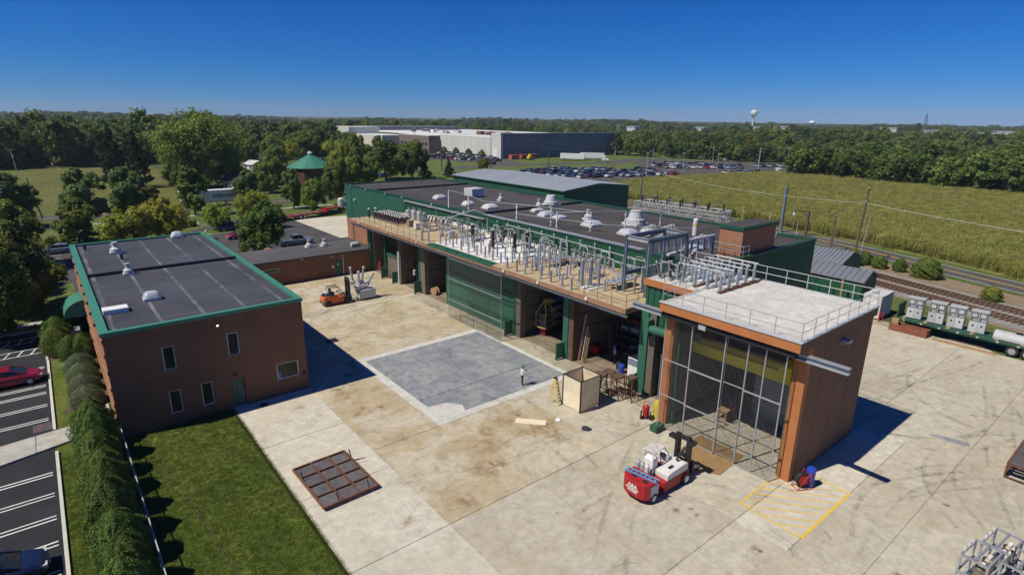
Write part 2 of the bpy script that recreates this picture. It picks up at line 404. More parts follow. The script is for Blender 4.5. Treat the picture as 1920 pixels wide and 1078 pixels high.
def mesh_wire(name, cell, thick, c, metal=.5):
    """woven wire cloth: real cut-out between the wires (alpha), on the sheet's own surface"""
    t = NT(name); p = t.pos(True); sx = t.n('SeparateXYZ'); t.l(p, sx.inputs[0])
    a = t.math('ADD', sx.outputs[1], sx.outputs[2]); b = t.math('SUBTRACT', sx.outputs[1], sx.outputs[2])
    la = t.math('LESS_THAN', t.math('FRACT', t.math('DIVIDE', a, cell)), thick/cell); lb = t.math('LESS_THAN', t.math('FRACT', t.math('DIVIDE', b, cell)), thick/cell)
    t.l(t.math('MAXIMUM', la, lb), t.b.inputs['Alpha']); t.b.inputs['Base Color'].default_value = (*c, 1)
    MATS[name] = t.set(.5, metal, .4)
mesh_wire('wire_mesh', .06, .0075, (.10, .105, .11)); mesh_wire('wire_mesh_light', .06, .009, (.45, .47, .50))
mesh_wire('chain_link', .12, .012, (.35, .37, .38))

def leaf_mat(name, a, b, rnd=.25):
    t = NT(name); p = t.pos(); n1 = t.noise(p, .5, 4, .6); n2 = t.noise(p, 4, 2)
    c = t.ramp(t.math('ADD', t.math('MULTIPLY', n1, .6), t.math('MULTIPLY', n2, .4)), [(.32, a), (.68, b)])
    oi = t.n('ObjectInfo').outputs['Random']
    hs = t.n('HueSaturation'); t.l(c, hs.inputs['Color'])
    t.l(t.math('ADD', t.math('MULTIPLY', oi, .05), .475), hs.inputs['Hue'])
    t.l(t.math('ADD', t.math('MULTIPLY', t.math('FRACT', t.math('MULTIPLY', oi, 7.31)), 2*rnd), 1-rnd), hs.inputs['Value'])
    t.col(hs.outputs[0])
    tr = t.n('BsdfTranslucent'); t.l(hs.outputs[0], tr.inputs['Color']); mx = t.n('MixShader'); mx.inputs[0].default_value = .34
    out = t.t.nodes['Material Output']; t.l(t.b.outputs[0], mx.inputs[1]); t.l(tr.outputs[0], mx.inputs[2]); t.l(mx.outputs[0], out.inputs[0])
    MATS[name] = t.set(.6, 0, .25)
leaf_mat('leaf_dark', (.110, .165, .028), (.205, .260, .052)); leaf_mat('leaf_mid', (.125, .185, .030), (.225, .280, .056)); leaf_mat('leaf_farlight', (.125, .170, .034), (.225, .260, .060), .3)
leaf_mat('leaf_yellow', (.25, .30, .035), (.44, .46, .065), .10); leaf_mat('leaf_conifer', (.028, .060, .022), (.058, .098, .034), .15)
leaf_mat('leaf_far', (.075, .125, .028), (.155, .210, .050), .35); leaf_mat('leaf_blue', (.105, .165, .048), (.200, .255, .078), .2)
leaf_mat('leaf_arbor', (.105, .175, .034), (.20, .275, .060), .10); leaf_mat('leaf_juniper', (.15, .19, .10), (.25, .29, .16), .12)
leaf_mat('corn', (.25, .265, .060), (.46, .43, .135), .12)
mat('bark', (.10, .075, .055), .95, var=.3, scale=4)
A = MATS
# ------------------------------------------------------------------ ground, yard, roads
def sheet(name, poly, z, material, thick=.0, kind=True):
    mb = MB()
    if thick: mb.prism(poly, z-thick, z)
    else: mb.quad(*[(x, y, z) for x, y in poly])
    o = mb.build(name, material)
    return struct(o) if kind else o
G0 = -.08
sheet('ground', [(-9000, -9000), (9000, -9000), (9000, 9000), (-9000, 9000)], G0, A['ground_far'])
sheet('lawn', [(-30, -20), (8.5, -20), (8.5, 60), (-30, 60)], G0+.03, A['lawn'])
sheet('lawn', [(-30, 60), (14.4, 60), (14.4, 100), (60, 126), (120, 126), (120, 149.9), (-60, 149.9)], G0+.026, A['lawn_far'])
sheet('lawn', [(-60, 158.1), (125, 158.1), (140, 260), (60, 210), (20, 200), (-60, 196)], G0+.026, A['lawn_far'])
sheet('meadow', [(-220, 159), (25, 159), (34, 200), (40, 330), (-260, 345)], G0+.036, A['meadow'])
sheet('lawn', [(69.4, -60), (82, -60), (106, 60), (96, 60), (74, 20), (69.4, 20)], G0+.04, A['verge'])

le = [(2.6, 43.6), (3.0, 40), (3.5, 35), (4.0, 30), (4.4, 24), (4.7, 14)]
sheet('lawn_edge', le+[(x+.09, y) for x, y in le[::-1]], G0+.036, A['mulch'])
yard = struct(MB().prism([(8.5, -40), (69.6, -40), (69.6, 12), (71.5, 21.2), (70, 28), (42.7, 28), (42.7, 79), (14.4, 79), (14.4, 43.8), (8.5, 43.8)], -.2, -.035).build('yard', A['concrete_old']))
GAP = .022
def slab(x0, y0, x1, y1, m_, nm='slab', z=0., parent=yard, g=GAP):
    return MB().box(x0+g, y0+g, -.12, x1-g, y1-g, z).build(nm, A[m_], parent)
ys = [-40, -30, -20, -11.5, -5.2, .8, 6.95, 13.1]
xs = [8.5, 14.35, 20.7, 27.0, 33.0, 38.1, 44.3, 50.5, 56.7, 62.9, 69.5]
for i in range(len(xs)-1):
    for j in range(len(ys)-1):
        m_ = 'concrete_yard'
        if xs[i] == 33.0 and ys[j] == 6.95:
            slab(33.0, 6.95, 38.1, 10.1, m_); slab(33.0, 10.1, 38.1, 13.1, 'concrete_new'); continue
        if xs[i] == 38.1 and ys[j] == 6.95:
            slab(38.1, 6.95, 44.3, 10.1, m_); slab(38.1, 10.1, 44.3, 13.1, 'concrete_new'); continue
        if xs[i] == 27.0 and ys[j] == 6.95:
            slab(27.0, 6.95, 33, 10.1, m_); slab(27.0, 10.1, 33, 13.1, 'concrete_new'); continue
        if xs[i] < 14: m_ = 'concrete_new'
        if ys[j] < 0 and xs[i] > 36: m_ = 'concrete_old'
        slab(xs[i], ys[j], xs[i+1], ys[j+1], m_)
for a, b in ((13.1, 22.65), ):
    for x0, x1 in ((8.5, 14.35), (14.35, 20.7), (20.7, 27.0), (27.0, 32.95)): slab(x0, a, x1, b, 'concrete_new' if x0 < 14 else 'concrete_yard')
    for x0, x1 in ((42.4, 50.5), (50.5, 56.7), (56.7, 62.9), (62.9, 69.5)): slab(x0, a, x1, 21.2 if x0 > 60 else 27.9, 'concrete_yard')
for a, b in ((22.65, 29.6), (29.6, 36.6), (36.6, 43.75)): slab(8.5, a, 14.35, b, 'concrete_new')
for r in ((14.35, 22.65, 27.16, 31.95), (14.35, 31.95, 19.55, 46.55), (14.42, 46.55, 25.6, 60.9), (25.6, 46.55, 33.4, 54.2), (25.6, 54.2, 33.4, 60.9), (14.42, 61.75, 25.6, 75.25), (25.6, 61.75, 35.4, 75.25)):
    slab(*r, 'concrete_tan')
slab(14.42, 60.9, 25.6, 61.75, 'concrete_tan'); slab(25.6, 60.9, 35.4, 61.75, 'concrete_new')
slab(27.16, 22.65, 33.4, 31.95, 'concrete_yard')
# test pad: white border with grey slabs inside
bx0, bx1, by0, by1, bw = 19.55, 33.4, 31.95, 46.55, .78
for r in ((bx0, by0, bx1, by0+bw), (bx0, by1-bw, bx1, by1), (bx0, by0+bw, bx0+bw, by1-bw), (bx1-.5, by0+bw, bx1, by1-bw)): slab(*r, 'concrete_border', 'pad_border', .006, g=.003)
ix = (bx0+bw, 26.4, bx1-.5); iy = (by0+bw, 36.2, by1-bw)
for i in range(2):
    for j in range(2): slab(ix[i], iy[j], ix[i+1], iy[j+1], 'concrete_pad', 'pad_slab', .003, g=.03)
MB().prism([(bx0+bw-.02, by0+bw-.02), (bx0+bw+2.0, by0+bw-.02), (bx0+bw+2.3, by0+bw+.8), (bx0+bw+1.5, by0+bw+1.9), (bx0+bw-.02, by0+bw+2.1)], 0, .009).build('pad_patch', A['concrete_border'], yard)
for a, b in ((22.65, 31.95), (31.95, 43.), (43., 54.2), (54.2, 60.9)): slab(33.4, a, 35.4, b, 'concrete_old')
# bay floors with crane rails let into them
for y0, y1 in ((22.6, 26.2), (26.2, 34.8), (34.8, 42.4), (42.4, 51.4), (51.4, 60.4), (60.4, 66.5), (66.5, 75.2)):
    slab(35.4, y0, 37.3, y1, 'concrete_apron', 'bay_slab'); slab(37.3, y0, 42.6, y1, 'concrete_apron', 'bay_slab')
for x in (36.35, 37.8):
    MB().box(x-.04, 22.7, -.02, x+.04, 75.1, .006).build('floor_rail', A['steel_dark'], yard)
slab(32.95, 13.15, 42.2, 22.6, 'concrete_yard', 'bay_slab')
# repair patch, drain covers
MB().prism([(46.6, 9.5), (47.1, 9.1), (47.5, 7.3), (47.0, 7.1), (46.5, 8.4)], 0, .005).build('asphalt_patch', A['concrete_pad'], yard)
MB().box(19.3, 51.9, 0, 20.5, 53.0, .012).build('drain_cover', A['black_paint'], yard)
MB().lathe([(.3, 0), (.3, .012)], (10.6, 42.9, 0), 16).build('manhole_cover', A['black_paint'], yard)
# yellow keep-clear hatching before the tall bay
def stripe(p, q, w, m_='road_yellow', z=.006, parent=yard, nm='painted_line'):
    p = Vector((*p, 0)); q = Vector((*q, 0)); d = (q-p).normalized(); n = Vector((-d.y, d.x, 0))*w/2
    mb = MB(); mb.quad(*[(v.x, v.y, z) for v in (p-n, q-n, q+n, p+n)]); return mb.build(nm, A[m_], parent)
hx0, hx1, hy0, hy1 = 28.5, 34.75, 10.1, 13.75
stripe((hx0, hy0), (hx0+6.25, hy0), .15); stripe((hx0, hy0), (hx0+.2, hy1), .10); stripe((hx0+.2, hy1), (32.2, hy1), .10, z=.0065); stripe((34.75, hy0), (34.85, 12.0), .10, z=.0065)
stripe((33.3, 12.55), (34.85, 12.0), .08, z=.007)
for k in range(11):                     # diagonals
    x = hx0+.35+k*.85; a = Vector((x, hy0+.1)); b = Vector((x-2.9, hy1-.1))
    def cl(p, q, xm):
        if p.x <= xm: return None
        if q.x < xm: q = p+(q-p)*((p.x-xm)/(p.x-q.x))
        return q
    q = cl(a, b, hx0+.12)
    if a.x > hx1-.1:
        t_ = (a.x-(hx1-.1))/2.9; a = a+(b-a)*t_
    if q is not None and (q-a).length > .3: stripe(a, q, .075, z=.0075)

# ------------------------------------------------------------------ left car park
park = sheet('car_park', [(-60, -30), (-2.15, -30), (-2.15, 72.6), (-60, 72.6)], -.03, A['asphalt_new'])
def kerb(pts, w=.17, h=.13, m_='kerb', z=-.03, nm='kerb', parent=None):
    mb = MB()
    for (x0, y0), (x1, y1) in zip(pts, pts[1:]):
        p = Vector((x0, y0, 0)); q = Vector((x1, y1, 0)); d = (q-p).normalized(); n = Vector((-d.y, d.x, 0))*w/2
        p -= d*.02; q += d*.02
        v = [p-n, q-n, q+n, p+n]; mb.add([(a.x, a.y, z-.05) for a in v]+[(a.x, a.y, z+h) for a in v], [(3,2,1,0),(4,5,6,7),(0,1,5,4),(1,2,6,5),(2,3,7,6),(3,0,4,7)])
    o = mb.build(nm, A[m_], parent)
    if not parent: struct(o)
    return o
kerb([(-2.06, -30), (-2.06, 44.4)]); kerb([(-2.06, 47.9), (-2.06, 63.0)])
for a, b in ((-30, 44.3), (48.0, 63)):
    MB().quad((-2.158, a, -.025), (-2.158, b, -.025), (-2.158, b, .085), (-2.158, a, .085)).build('kerb_paint', A['kerb_red'], park)
y = 31.4
for y in [18.6, 21.2, 23.8, 26.3, 28.9, 31.45, 34.0, 36.55, 39.1, 41.7, 50.2, 52.9, 55.5, 58.0-.9, 61.6]:
    for dy in (-.17, .17): stripe((-8.5, y+dy), (-2.35, y+dy), .10, 'road_white', -.022, park, 'parking_line')
for yc in (66.6, 70.3):                  # hatched bays
    for dy in (-.75, .75): stripe((-8.5, yc+dy), (-2.35, yc+dy), .10, 'road_white', -.022, park, 'parking_line')
    for k in range(7): stripe((-8.0+k*.95, yc-.7), (-7.6+k*.95, yc+.7), .10, 'road_white', -.021, park, 'parking_line')
dg = struct(MB().box(-3.25, 48.3, -.03, -2.2, 49.6, -.018).build('drain_grate', A['steel_dark']))
for k in range(8): MB().box(-3.2+k*.125, 48.36, -.02, -3.14+k*.125, 49.54, -.008).build('grate_bar', A['steel_rust'], dg)
wk = struct(MB().prism([(-30, 40.5), (-5, 44.45), (-1.1, 45.5), (1.3, 48.2), (1.3, 50.2), (-1.1, 47.8), (-5, 47.3), (-30, 43.4)], -.2, -.02).build('path', A['concrete_walk']))
wq = [(-30, 40.5, 43.4), (-8.5, 43.9, 46.8), (-5, 44.45, 47.3), (-3.1, 44.95, 47.55), (-1.1, 45.5, 47.8), (.2, 46.8, 49.1), (1.3, 48.2, 50.2)]
for a, b in zip(wq, wq[1:]):
    MB().prism([(a[0]+.02, a[1]), (b[0]-.02, b[1]), (b[0]-.02, b[2]), (a[0]+.02, a[2])], -.05, .10).build('paving_slab', A['concrete_walk'], wk)
sheet('path', [(-40, 74.6), (-2.4, 75.1), (-2.2, 76.4), (-40, 75.9)], .02, A['concrete_walk'], .15)
kerb([(-40, 72.7), (-2.1, 73.1), (-2.1, 63.1)])
sheet('mulch_bed', [(-1.6, 50.6), (1.4, 50.6), (1.4, 76), (-2.0, 76), (-2.0, 63), (0.0, 62.4), (-.2, 53)], G0+.05, A['mulch'])
sheet('mulch_bed', [(-.9, 26), (1.35, 26), (1.35, 44), (-.9, 44)], G0+.05, A['mulch'])
# car park behind, with lots under the trees on the left
lot = sheet('car_park', [(-40, 92.5), (1.2, 92.5), (1.2, 78.5), (14.4, 78.5), (14.4, 83.1), (42.4, 83.1), (42.4, 100), (41, 124.2), (30, 131), (20, 121.6), (-1, 117.5), (-40, 117)], -.045, A['asphalt_old'])
for k in range(10): stripe((17.0+k*.1, 96.9+k*2.55), (21.8+k*.1, 97.1+k*2.55), .12, 'road_white', -.036, lot, 'parking_line')
stripe((27.6, 97.5), (28.2, 91.5), .12, 'road_white', -.036, lot, 'parking_line'); stripe((20.0, 92.6), (27.6, 94.2), .12, 'road_white', -.036, lot, 'parking_line')
for k in range(9): stripe((-4.6, 94+k*2.6), (.7, 94.2+k*2.6), .12, 'road_white', -.036, lot, 'parking_line')
cp = sheet('concrete_apron', [(41.2, 100.1), (62, 100.1), (62, 122.5), (40.8, 124)], -.03, A['concrete_new'], .1)
sheet('planting_island', [(19.4, 88.6), (23.6, 88.6), (23.9, 91.5), (22.3, 93.8), (19.5, 93.2)], .02, A['lawn'], .1)
kerb([(19.4, 88.4), (23.8, 88.4), (24.1, 91.6), (22.4, 94.0), (19.3, 93.4), (19.4, 88.4)], z=-.05)
sheet('planting_island', [(22.2, 117.4), (23.5, 116.6), (29, 116.4), (29.6, 121), (23.8, 121.8)], .02, A['lawn'], .1)
kerb([(24, 131.5), (23.4, 128), (26.5, 127.0), (30.6, 127.9), (40.8, 124.8)], z=-.05); kerb([(29, 116.2), (23.4, 116.3), (22, 117.4), (23.5, 121.9)], z=-.05)
# street on the left and its pavement
rd = sheet('road', [(-400, 150.2), (160, 150.2), (160, 157.8), (-400, 157.8)], -.03, A['asphalt_far'])
for y_ in (153.9, 154.15): stripe((-400, y_), (160, y_), .11, 'road_yellow', -.024, rd, 'lane_line')
sheet('pavement', [(-400, 144.6), (120, 139.2), (120, 140.6), (-400, 146.1)], .01, A['concrete_walk'], .1)

# ------------------------------------------------------------------ right: railway, country road, fields, far car park
def lane(x0, y0, slope, y): return x0 + slope*(y-y0)
RS = .285
def band(name, a0, a1, slope, y0, ya, yb, z, m_, ref=12.0):
    return sheet(name, [(a0+slope*(ya-ref), ya), (a1+slope*(ya-ref), ya), (a1+slope*(yb-ref), yb), (a0+slope*(yb-ref), yb)], z, m_)
band('dirt_bank', 79.5, 100, .31, 12, -90, 120, G0+.05, A['dirt'])
band('ballast_bed', 80.6, 91.0, RS, 12, -90, 110, G0+.07, A['ballast'])
band('verge', 90.8, 112, .37, 12, -90, 120, G0+.058, A['verge'])
band('dirt_bank', 91.2, 96.2, .33, 12, -20, 60, G0+.066, A['dirt'])
RP = [(-120, 47.0), (-40, 77.6), (12, 97.6), (42, 108.6), (75, 114.4), (128, 119.5)]
road2 = sheet('road', [(x, y) for y, x in RP]+[(x+6.8, y) for y, x in RP[::-1]], -.01, A['asphalt_far'])
for dx, m_ in ((3.3, 'road_yellow'), (3.6, 'road_yellow'), (.35, 'road_white'), (6.45, 'road_white')):
    for (ya, xa), (yb, xb) in zip(RP, RP[1:]): stripe((xa+dx, ya), (xb+dx, yb), .13, m_, -.004, road2, 'lane_line')
for nm, xc, lb in (('near', 83.75, 'nearer of the two railway tracks beside the yard grass'), ('far', 87.75, 'farther of the two railway tracks beside the country road')):
    tr = thing('railway_track', lb, 'railway track', (xc, 12, 0), 0, 'railway tracks past the yard')
    d = Vector((RS, 1, 0)).normalized(); n = Vector((d.y, -d.x, 0))
    mb = MB()
    for k in range(-150, 175):
        c = d*(k*.62); a = c-n*1.25; b = c+n*1.25
        mb.bar((a.x, a.y, .06), (b.x, b.y, .06), .24, .16)
    sl = mb.build('sleepers', A['wood_dark'], tr); sl['kind'] = 'stuff'
    for s_ in (-1, 1):
        c = n*s_*.75; a = c+d*-95; b = c+d*108
        MB().bar((a.x, a.y, .21), (b.x, b.y, .21), .07, .14).build('rail', A['steel_rust'], tr)
corn_poly = [(79, -60), (106.4, 14), (113.5, 30), (118.5, 48), (123, 75), (126, 100), (130, 122), (161, 127.5), (180, 130), (212, 123), (241, 113), (236, 70), (230, 36), (226, -60)]
sheet('corn_field', corn_poly, G0+.07, A['field_soil'])
sheet('meadow', [(240, 120), (300, 190), (380, 260), (300, 320), (140, 270), (126, 150), (150, 130), (200, 126)], G0+.03, A['lawn_far'])
flot = sheet('car_park', [(141, 176), (158, 141), (181, 131.5), (240, 114), (262, 118), (330, 108), (335, 122), (296, 150), (300, 178), (262, 206), (240, 196), (214, 165), (170, 196)], G0+.06, A['asphalt_far'])
sheet('car_park', [(172, 228), (190, 222), (196, 250), (201, 322), (176, 330), (152, 300)], G0+.06, A['asphalt_far'])
sheet('road', [(140, 210), (178, 212), (226, 196), (262, 205), (330, 200), (335, 210), (262, 216), (228, 207), (180, 224), (140, 222)], G0+.064, A['asphalt_far'])
sheet('path', [(256, 124), (300, 150), (302, 152.5), (254, 127)], G0+.07, A['concrete_walk'])
sheet('road', [(330, 108), (420, 140), (420, 150), (330, 121)], G0+.062, A['concrete_walk'])
for k in range(4):
    stripe((272+k*7, 117-k*.6), (276+k*7, 118.5-k*.6), 1.2, 'road_white', G0+.068, flot, 'lane_line'); stripe((296+k*7, 122-k*.6), (300+k*7, 124-k*.6), 1.2, 'road_white', G0+.068, flot, 'lane_line')

# ------------------------------------------------------------------ tyre rubber and oil on the yard
tm = NT('rubber_mark'); p_ = tm.pos(); n_ = tm.noise(p_, 2.2, 6, .75); n2_ = tm.noise(p_, .35, 4)
tm.l(tm.math('MULTIPLY', tm.math('MULTIPLY', tm.rampf(n_, .38, .66), tm.rampf(n2_, .36, .60)), .27), tm.b.inputs['Alpha']); tm.b.inputs['Base Color'].default_value = (.045, .042, .04, 1); MATS['rubber_mark'] = tm.set(.9, 0, .2)
tm = NT('oil_mark'); p_ = tm.pos(); n_ = tm.noise(p_, 3.0, 5, .7); ln_ = tm.n('VectorMath', operation='LENGTH'); tm.l(tm.pos(True), ln_.inputs[0]); tm.l(tm.math('MULTIPLY', tm.math('MULTIPLY', tm.rampf(n_, .36, .62), tm.rampf(ln_.outputs['Value'], .95, .2)), .6), tm.b.inputs['Alpha']); tm.b.inputs['Base Color'].default_value = (.075, .055, .04, 1); MATS['oil_mark'] = tm.set(.6, 0, .3)
tm = NT('rust_mark'); p_ = tm.pos(); n_ = tm.noise(p_, 1.6, 6, .75); ln_ = tm.n('VectorMath', operation='LENGTH'); tm.l(tm.pos(True), ln_.inputs[0]); tm.l(tm.math('MULTIPLY', tm.math('MULTIPLY', tm.rampf(n_, .42, .64), tm.rampf(ln_.outputs['Value'], .95, .15)), .5), tm.b.inputs['Alpha']); tm.b.inputs['Base Color'].default_value = (.30, .165, .055, 1); MATS['rust_mark'] = tm.set(.9, 0, .2)
rk = random.Random(11)
def ribbon(pts, w, z, m_, nm):
    mb = MB(); vs_ = []
    for i, p in enumerate(pts):
        a = pts[max(0, i-1)]; b = pts[min(len(pts)-1, i+1)]; d = Vector((b[0]-a[0], b[1]-a[1])).normalized(); n = Vector((-d.y, d.x))*w/2
        vs_ += [(p[0]-n.x, p[1]-n.y, z), (p[0]+n.x, p[1]+n.y, z)]
    mb.add(vs_, [(2*i, 2*i+2, 2*i+3, 2*i+1) for i in range(len(pts)-1)]); return mb.build(nm, A[m_], yard)
def track(cx_, cy_, r, a0, a1, z):
    for k, dr in enumerate((0, 1.55)):
        n = 28; ribbon([(cx_+(r+dr)*math.cos(a0+(a1-a0)*i/n), cy_+(r+dr)*math.sin(a0+(a1-a0)*i/n)) for i in range(n+1)], .26, z+.0004*k, 'rubber_mark', 'tyre_mark')
zz = .0085
for c in ((22, 10, 9, .2, 1.7), (36, -3, 11, .6, 2.0), (44, -2, 9, .3, 2.4), (18, 31, 7.5, -.9, .8), (20, 55, 6, .2, 2.6), (24, 66, 5, 2.8, 5.2), (28, 52, 9, 2.0, 3.6), (40, 8, 14, -.6, .5), (52, 16, 9, 3.4, 5.4), (58, 6, 8, 1.0, 3.0), (30, 6, 6, 3.3, 5.6), (24, 20, 6, .4, 2.0), (12, 26, 12, -.6, .3), (49, 0, 16, .9, 1.7), (62, 12, 10, 2.0, 3.4)):
    track(*c, zz); zz += .0009
for a, b in (((15, 12), (33, 24)), ((38, 2), (60, 9)), ((16, 4), (34, 8)), ((44, 15), (66, 12)), ((17, 48), (32, 64)), ((36, 9), (50, 1))):
    d = (Vector(b)-Vector(a)).normalized(); n = Vector((-d.y, d.x))
    for s_ in (-.8, .8): ribbon([tuple(Vector(a).lerp(Vector(b), i/20)+n*(s_+.5*math.sin(i*.23))) for i in range(21)], .24, zz, 'rubber_mark', 'tyre_mark'); zz += .0005
def blob(x, y, r, m_, z, nm):
    n = 14; mb = MB(); mb.quad(*[(math.cos(2*PI*k/n), math.sin(2*PI*k/n), 0) for k in range(n)]); o = mb.build(nm, A[m_], yard); o.location = (x, y, z); o.scale = (r*rk.uniform(.8, 1.5), r*rk.uniform(.7, 1.2), 1); o.rotation_euler = (0, 0, rk.uniform(0, 3))
for k in range(46):
    x = rk.uniform(15, 66); y = rk.uniform(-2, 12.5) if x > 33 else rk.uniform(4, 31)
    blob(x, y, rk.uniform(.07, .30), 'oil_mark', zz, 'oil_stain'); zz += .00008
for k in range(26):
    x, y = rk.choice([(rk.uniform(15, 26), rk.uniform(23.5, 31)), (rk.uniform(15, 33), rk.uniform(47, 74)), (rk.uniform(15, 19), rk.uniform(32, 46)), (rk.uniform(9, 14), rk.uniform(16, 42)), (rk.uniform(34, 66), rk.uniform(0, 12))])
    blob(x, y, rk.uniform(.3, 1.5), 'rust_mark', zz, 'rust_stain'); zz += .00008
# ------------------------------------------------------------------ building helpers
def wall_open(axis, c0, c1, a0, a1, z0, z1, ops):
    """wall between c0..c1 (thickness) spanning a0..a1 and z0..z1 with rectangular openings (a,b,za,zb); axis 'x': spans x"""
    As = sorted({a0, a1, *[v for o in ops for v in o[:2]]}); Zs = sorted({z0, z1, *[v for o in ops for v in o[2:]]})
    mb = MB()
    for i in range(len(As)-1):
        run = None
        for j in range(len(Zs)-1):
            am, zm = (As[i]+As[i+1])/2, (Zs[j]+Zs[j+1])/2
            if any(o[0] < am < o[1] and o[2] < zm < o[3] for o in ops): continue
            if axis == 'x': mb.box(As[i], c0, Zs[j], As[i+1], c1, Zs[j+1])
            else: mb.box(c0, As[i], Zs[j], c1, As[i+1], Zs[j+1])
    return mb
def ribbed(axis, c, a0, a1, z0, z1, pitch=.3, depth=.045, out=-1, duty=.55):
    """trapezoidal sheet in the plane axis=c, ribs standing out"""
    pts = []; n = max(1, round((a1-a0)/pitch)); p = (a1-a0)/n
    for k in range(n):
        a = a0+k*p; pts += [(a, 0), (a+p*(1-duty), 0), (a+p*(1-duty)+p*.08, 1), (a+p*.92, 1)]
    pts.append((a1, 0)); vs_ = []
    for a, d in pts:
        for z in (z0, z1): vs_.append((c+out*depth*d, a, z) if axis == 'x' else (a, c+out*depth*d, z))
    fs = [(2*i, 2*i+2, 2*i+3, 2*i+1) for i in range(len(pts)-1)]
    return MB().add(vs_, fs)
def window(par, axis, c, a, b, z0, z1, out=-1, frame=.07, m_f='white_dirty', m_g='window_glass', sill=True, mull=0):
    """window part: frame with its pane and sill as sub-parts; sits in a wall plane axis = c"""
    L = Vector((0, 0, 0)); q = par
    while q: L += q.matrix_basis.translation; q = q.parent
    def bx(mb, a_, b_, za, zb, d0, d1):
        lo, hi = sorted((c+out*d0, c+out*d1))
        return mb.box(lo, a_, za, hi, b_, zb) if axis == 'x' else mb.box(a_, lo, za, b_, hi, zb)
    mb = MB()
    bx(mb, a, a+frame, z0, z1, .03, -.10); bx(mb, b-frame, b, z0, z1, .03, -.10)
    bx(mb, a+frame, b-frame, z1-frame, z1, .03, -.10); bx(mb, a+frame, b-frame, z0, z0+frame, .03, -.10)
    for k in range(mull):
        x = a+(b-a)*(k+1)/(mull+1); bx(mb, x-.025, x+.025, z0+frame, z1-frame, .01, -.08)
    w = mb.shift(*(-L)).build('window', A[m_f], par)
    bx(MB(), a+frame, b-frame, z0+frame, z1-frame, -.05, -.08).shift(*(-L)).build('pane', A[m_g], w)
    if sill: bx(MB(), a-.06, b+.06, z0-.09, z0, .09, -.02).shift(*(-L)).build('sill', A['grey_light'], w)
    return w
def rail_run(par, pts, h=1.05, m_='galv', spacing=1.5, r=.024, mids=(.5,), L=None):
    """pipe railing along pts (world), children of par"""
    l = par.matrix_basis.translation if L is None else L
    for (a, b) in zip(pts, pts[1:]):
        a = Vector(a)-l; b = Vector(b)-l; n = max(1, round((b-a).length/spacing))
        for k in range(n+1):
            if k == 0 and a != Vector(pts[0])-l: continue
            p = a.lerp(b, k/n); MB().tube(p, p+Vector((0, 0, h)), r, n=6).build('post', A[m_], par)
        for hh in (1.0, *mids):
            MB().tube(a+Vector((0, 0, h*hh)), b+Vector((0, 0, h*hh)), r*.9, n=6).build('rail', A[m_], par)
def dome_skylight(label, loc, sx, sy, grp, sz=.45, m_='glass_dome'):
    t = thing('roof_skylight', label, 'skylight', loc, 0, grp)
    MB().box(-sx/2, -sy/2, 0, sx/2, sy/2, .22).build('curb', A['white_dirty'], t)
    mb = MB(); n = 8; vs_ = []; fs = []
    for i in range(n+1):
        for j in range(n+1):
            u, v = i/n*2-1, j/n*2-1
            vs_.append((u*sx/2*.97, v*sy/2*.97, .221+sz*max(0, (1-u**4))**.5*max(0, (1-v**4))**.5))
    for i in range(n):
        for j in range(n): fs.append((i*(n+1)+j, (i+1)*(n+1)+j, (i+1)*(n+1)+j+1, i*(n+1)+j+1))
    mb.add(vs_, fs).build('dome', A[m_], t, smooth=True)
    return t
def fan_vent(label, loc, r, h, grp, kind='bell'):
    t = thing('roof_fan', label, 'roof vent', loc, 0, grp)
    MB().box(-r*1.05, -r*1.05, 0, r*1.05, r*1.05, h*.16).build('curb', A['white_dirty'], t)
    if kind == 'bell': prof = [(r*.95, h*.16), (r*1.02, h*.2), (r*1.0, h*.42), (r*.82, h*.46), (r*.80, h*.52), (r*.62, h*.97), (r*.56, h)]
    else: prof = [(r*.9, h*.16), (r, h*.22), (r*.95, h*.42), (r*.55, h*.55), (r*.45, h*.62), (r*.45, h*.9), (r*.52, h*.92), (r*.52, h)]
    MB().lathe(prof, n=16).build('hood', A['grey_light'], t, smooth=False)
    return t
def floodlight(par, p, m_='white_dirty'):
    l = par.matrix_basis.translation; p = Vector(p)-l
    return MB().box(p.x-.14, p.y-.1, p.z-.1, p.x+.05, p.y+.1, p.z+.1).build('floodlight', A[m_], par)

# ------------------------------------------------------------------ two-storey brick office, left
ob = thing('office_building', 'two storey brown brick office with green coping and dark flat roof', 'building', (7.9, 60.5, 0))
X0, X1, Y0, Y1, ZR = 1.45, 14.42, 43.78, 77.2, 7.4
ops = [(4.62, 5.38, 4.15, 5.9), (8.8, 9.58, 4.15, 5.95), (4.62, 5.38, .8, 2.55), (6.67, 7.44, .78, 2.56), (12.05, 13.75, 1.27, 2.63), (8.72, 9.6, .1, 2.25)]
wbuild(wall_open('x', Y0, Y0+.3, X0, X1, -.1, ZR, ops), 'wall', A['brick'], ob)
wbuild(MB().box(X0, Y0+.3, -.1, X0+.3, Y1, ZR), 'wall', A['brick'], ob)
wbuild(MB().box(X1-.3, Y0+.3, -.1, X1, Y1, ZR), 'wall', A['brick'], ob)
wbuild(MB().box(X0+.3, Y1-.3, -.1, X1-.3, Y1, ZR), 'wall', A['brick'], ob)
for k, z in enumerate((1.1, 2.3, 3.5, 4.7, 5.9, 6.9)):
    wbuild(MB().box(X0-.06, Y0+.05, z, X0-.002, Y1-.05, z+.28), 'brick_band', A['brick_red'], ob)
for o in ops[:4]: window(ob, 'y', Y0+.10, *o)
w = window(ob, 'y', Y0+.10, *ops[4], sill=False, m_f='white_paint')
MB().box(-.27+ops[4][0]+.36-7.9, Y0+.13-60.5, 1.36, ops[4][0]+.30-7.9, Y0+.145-60.5, 1.86).build('notice', A['paper'] if 'paper' in A else A['blue_light'], w)
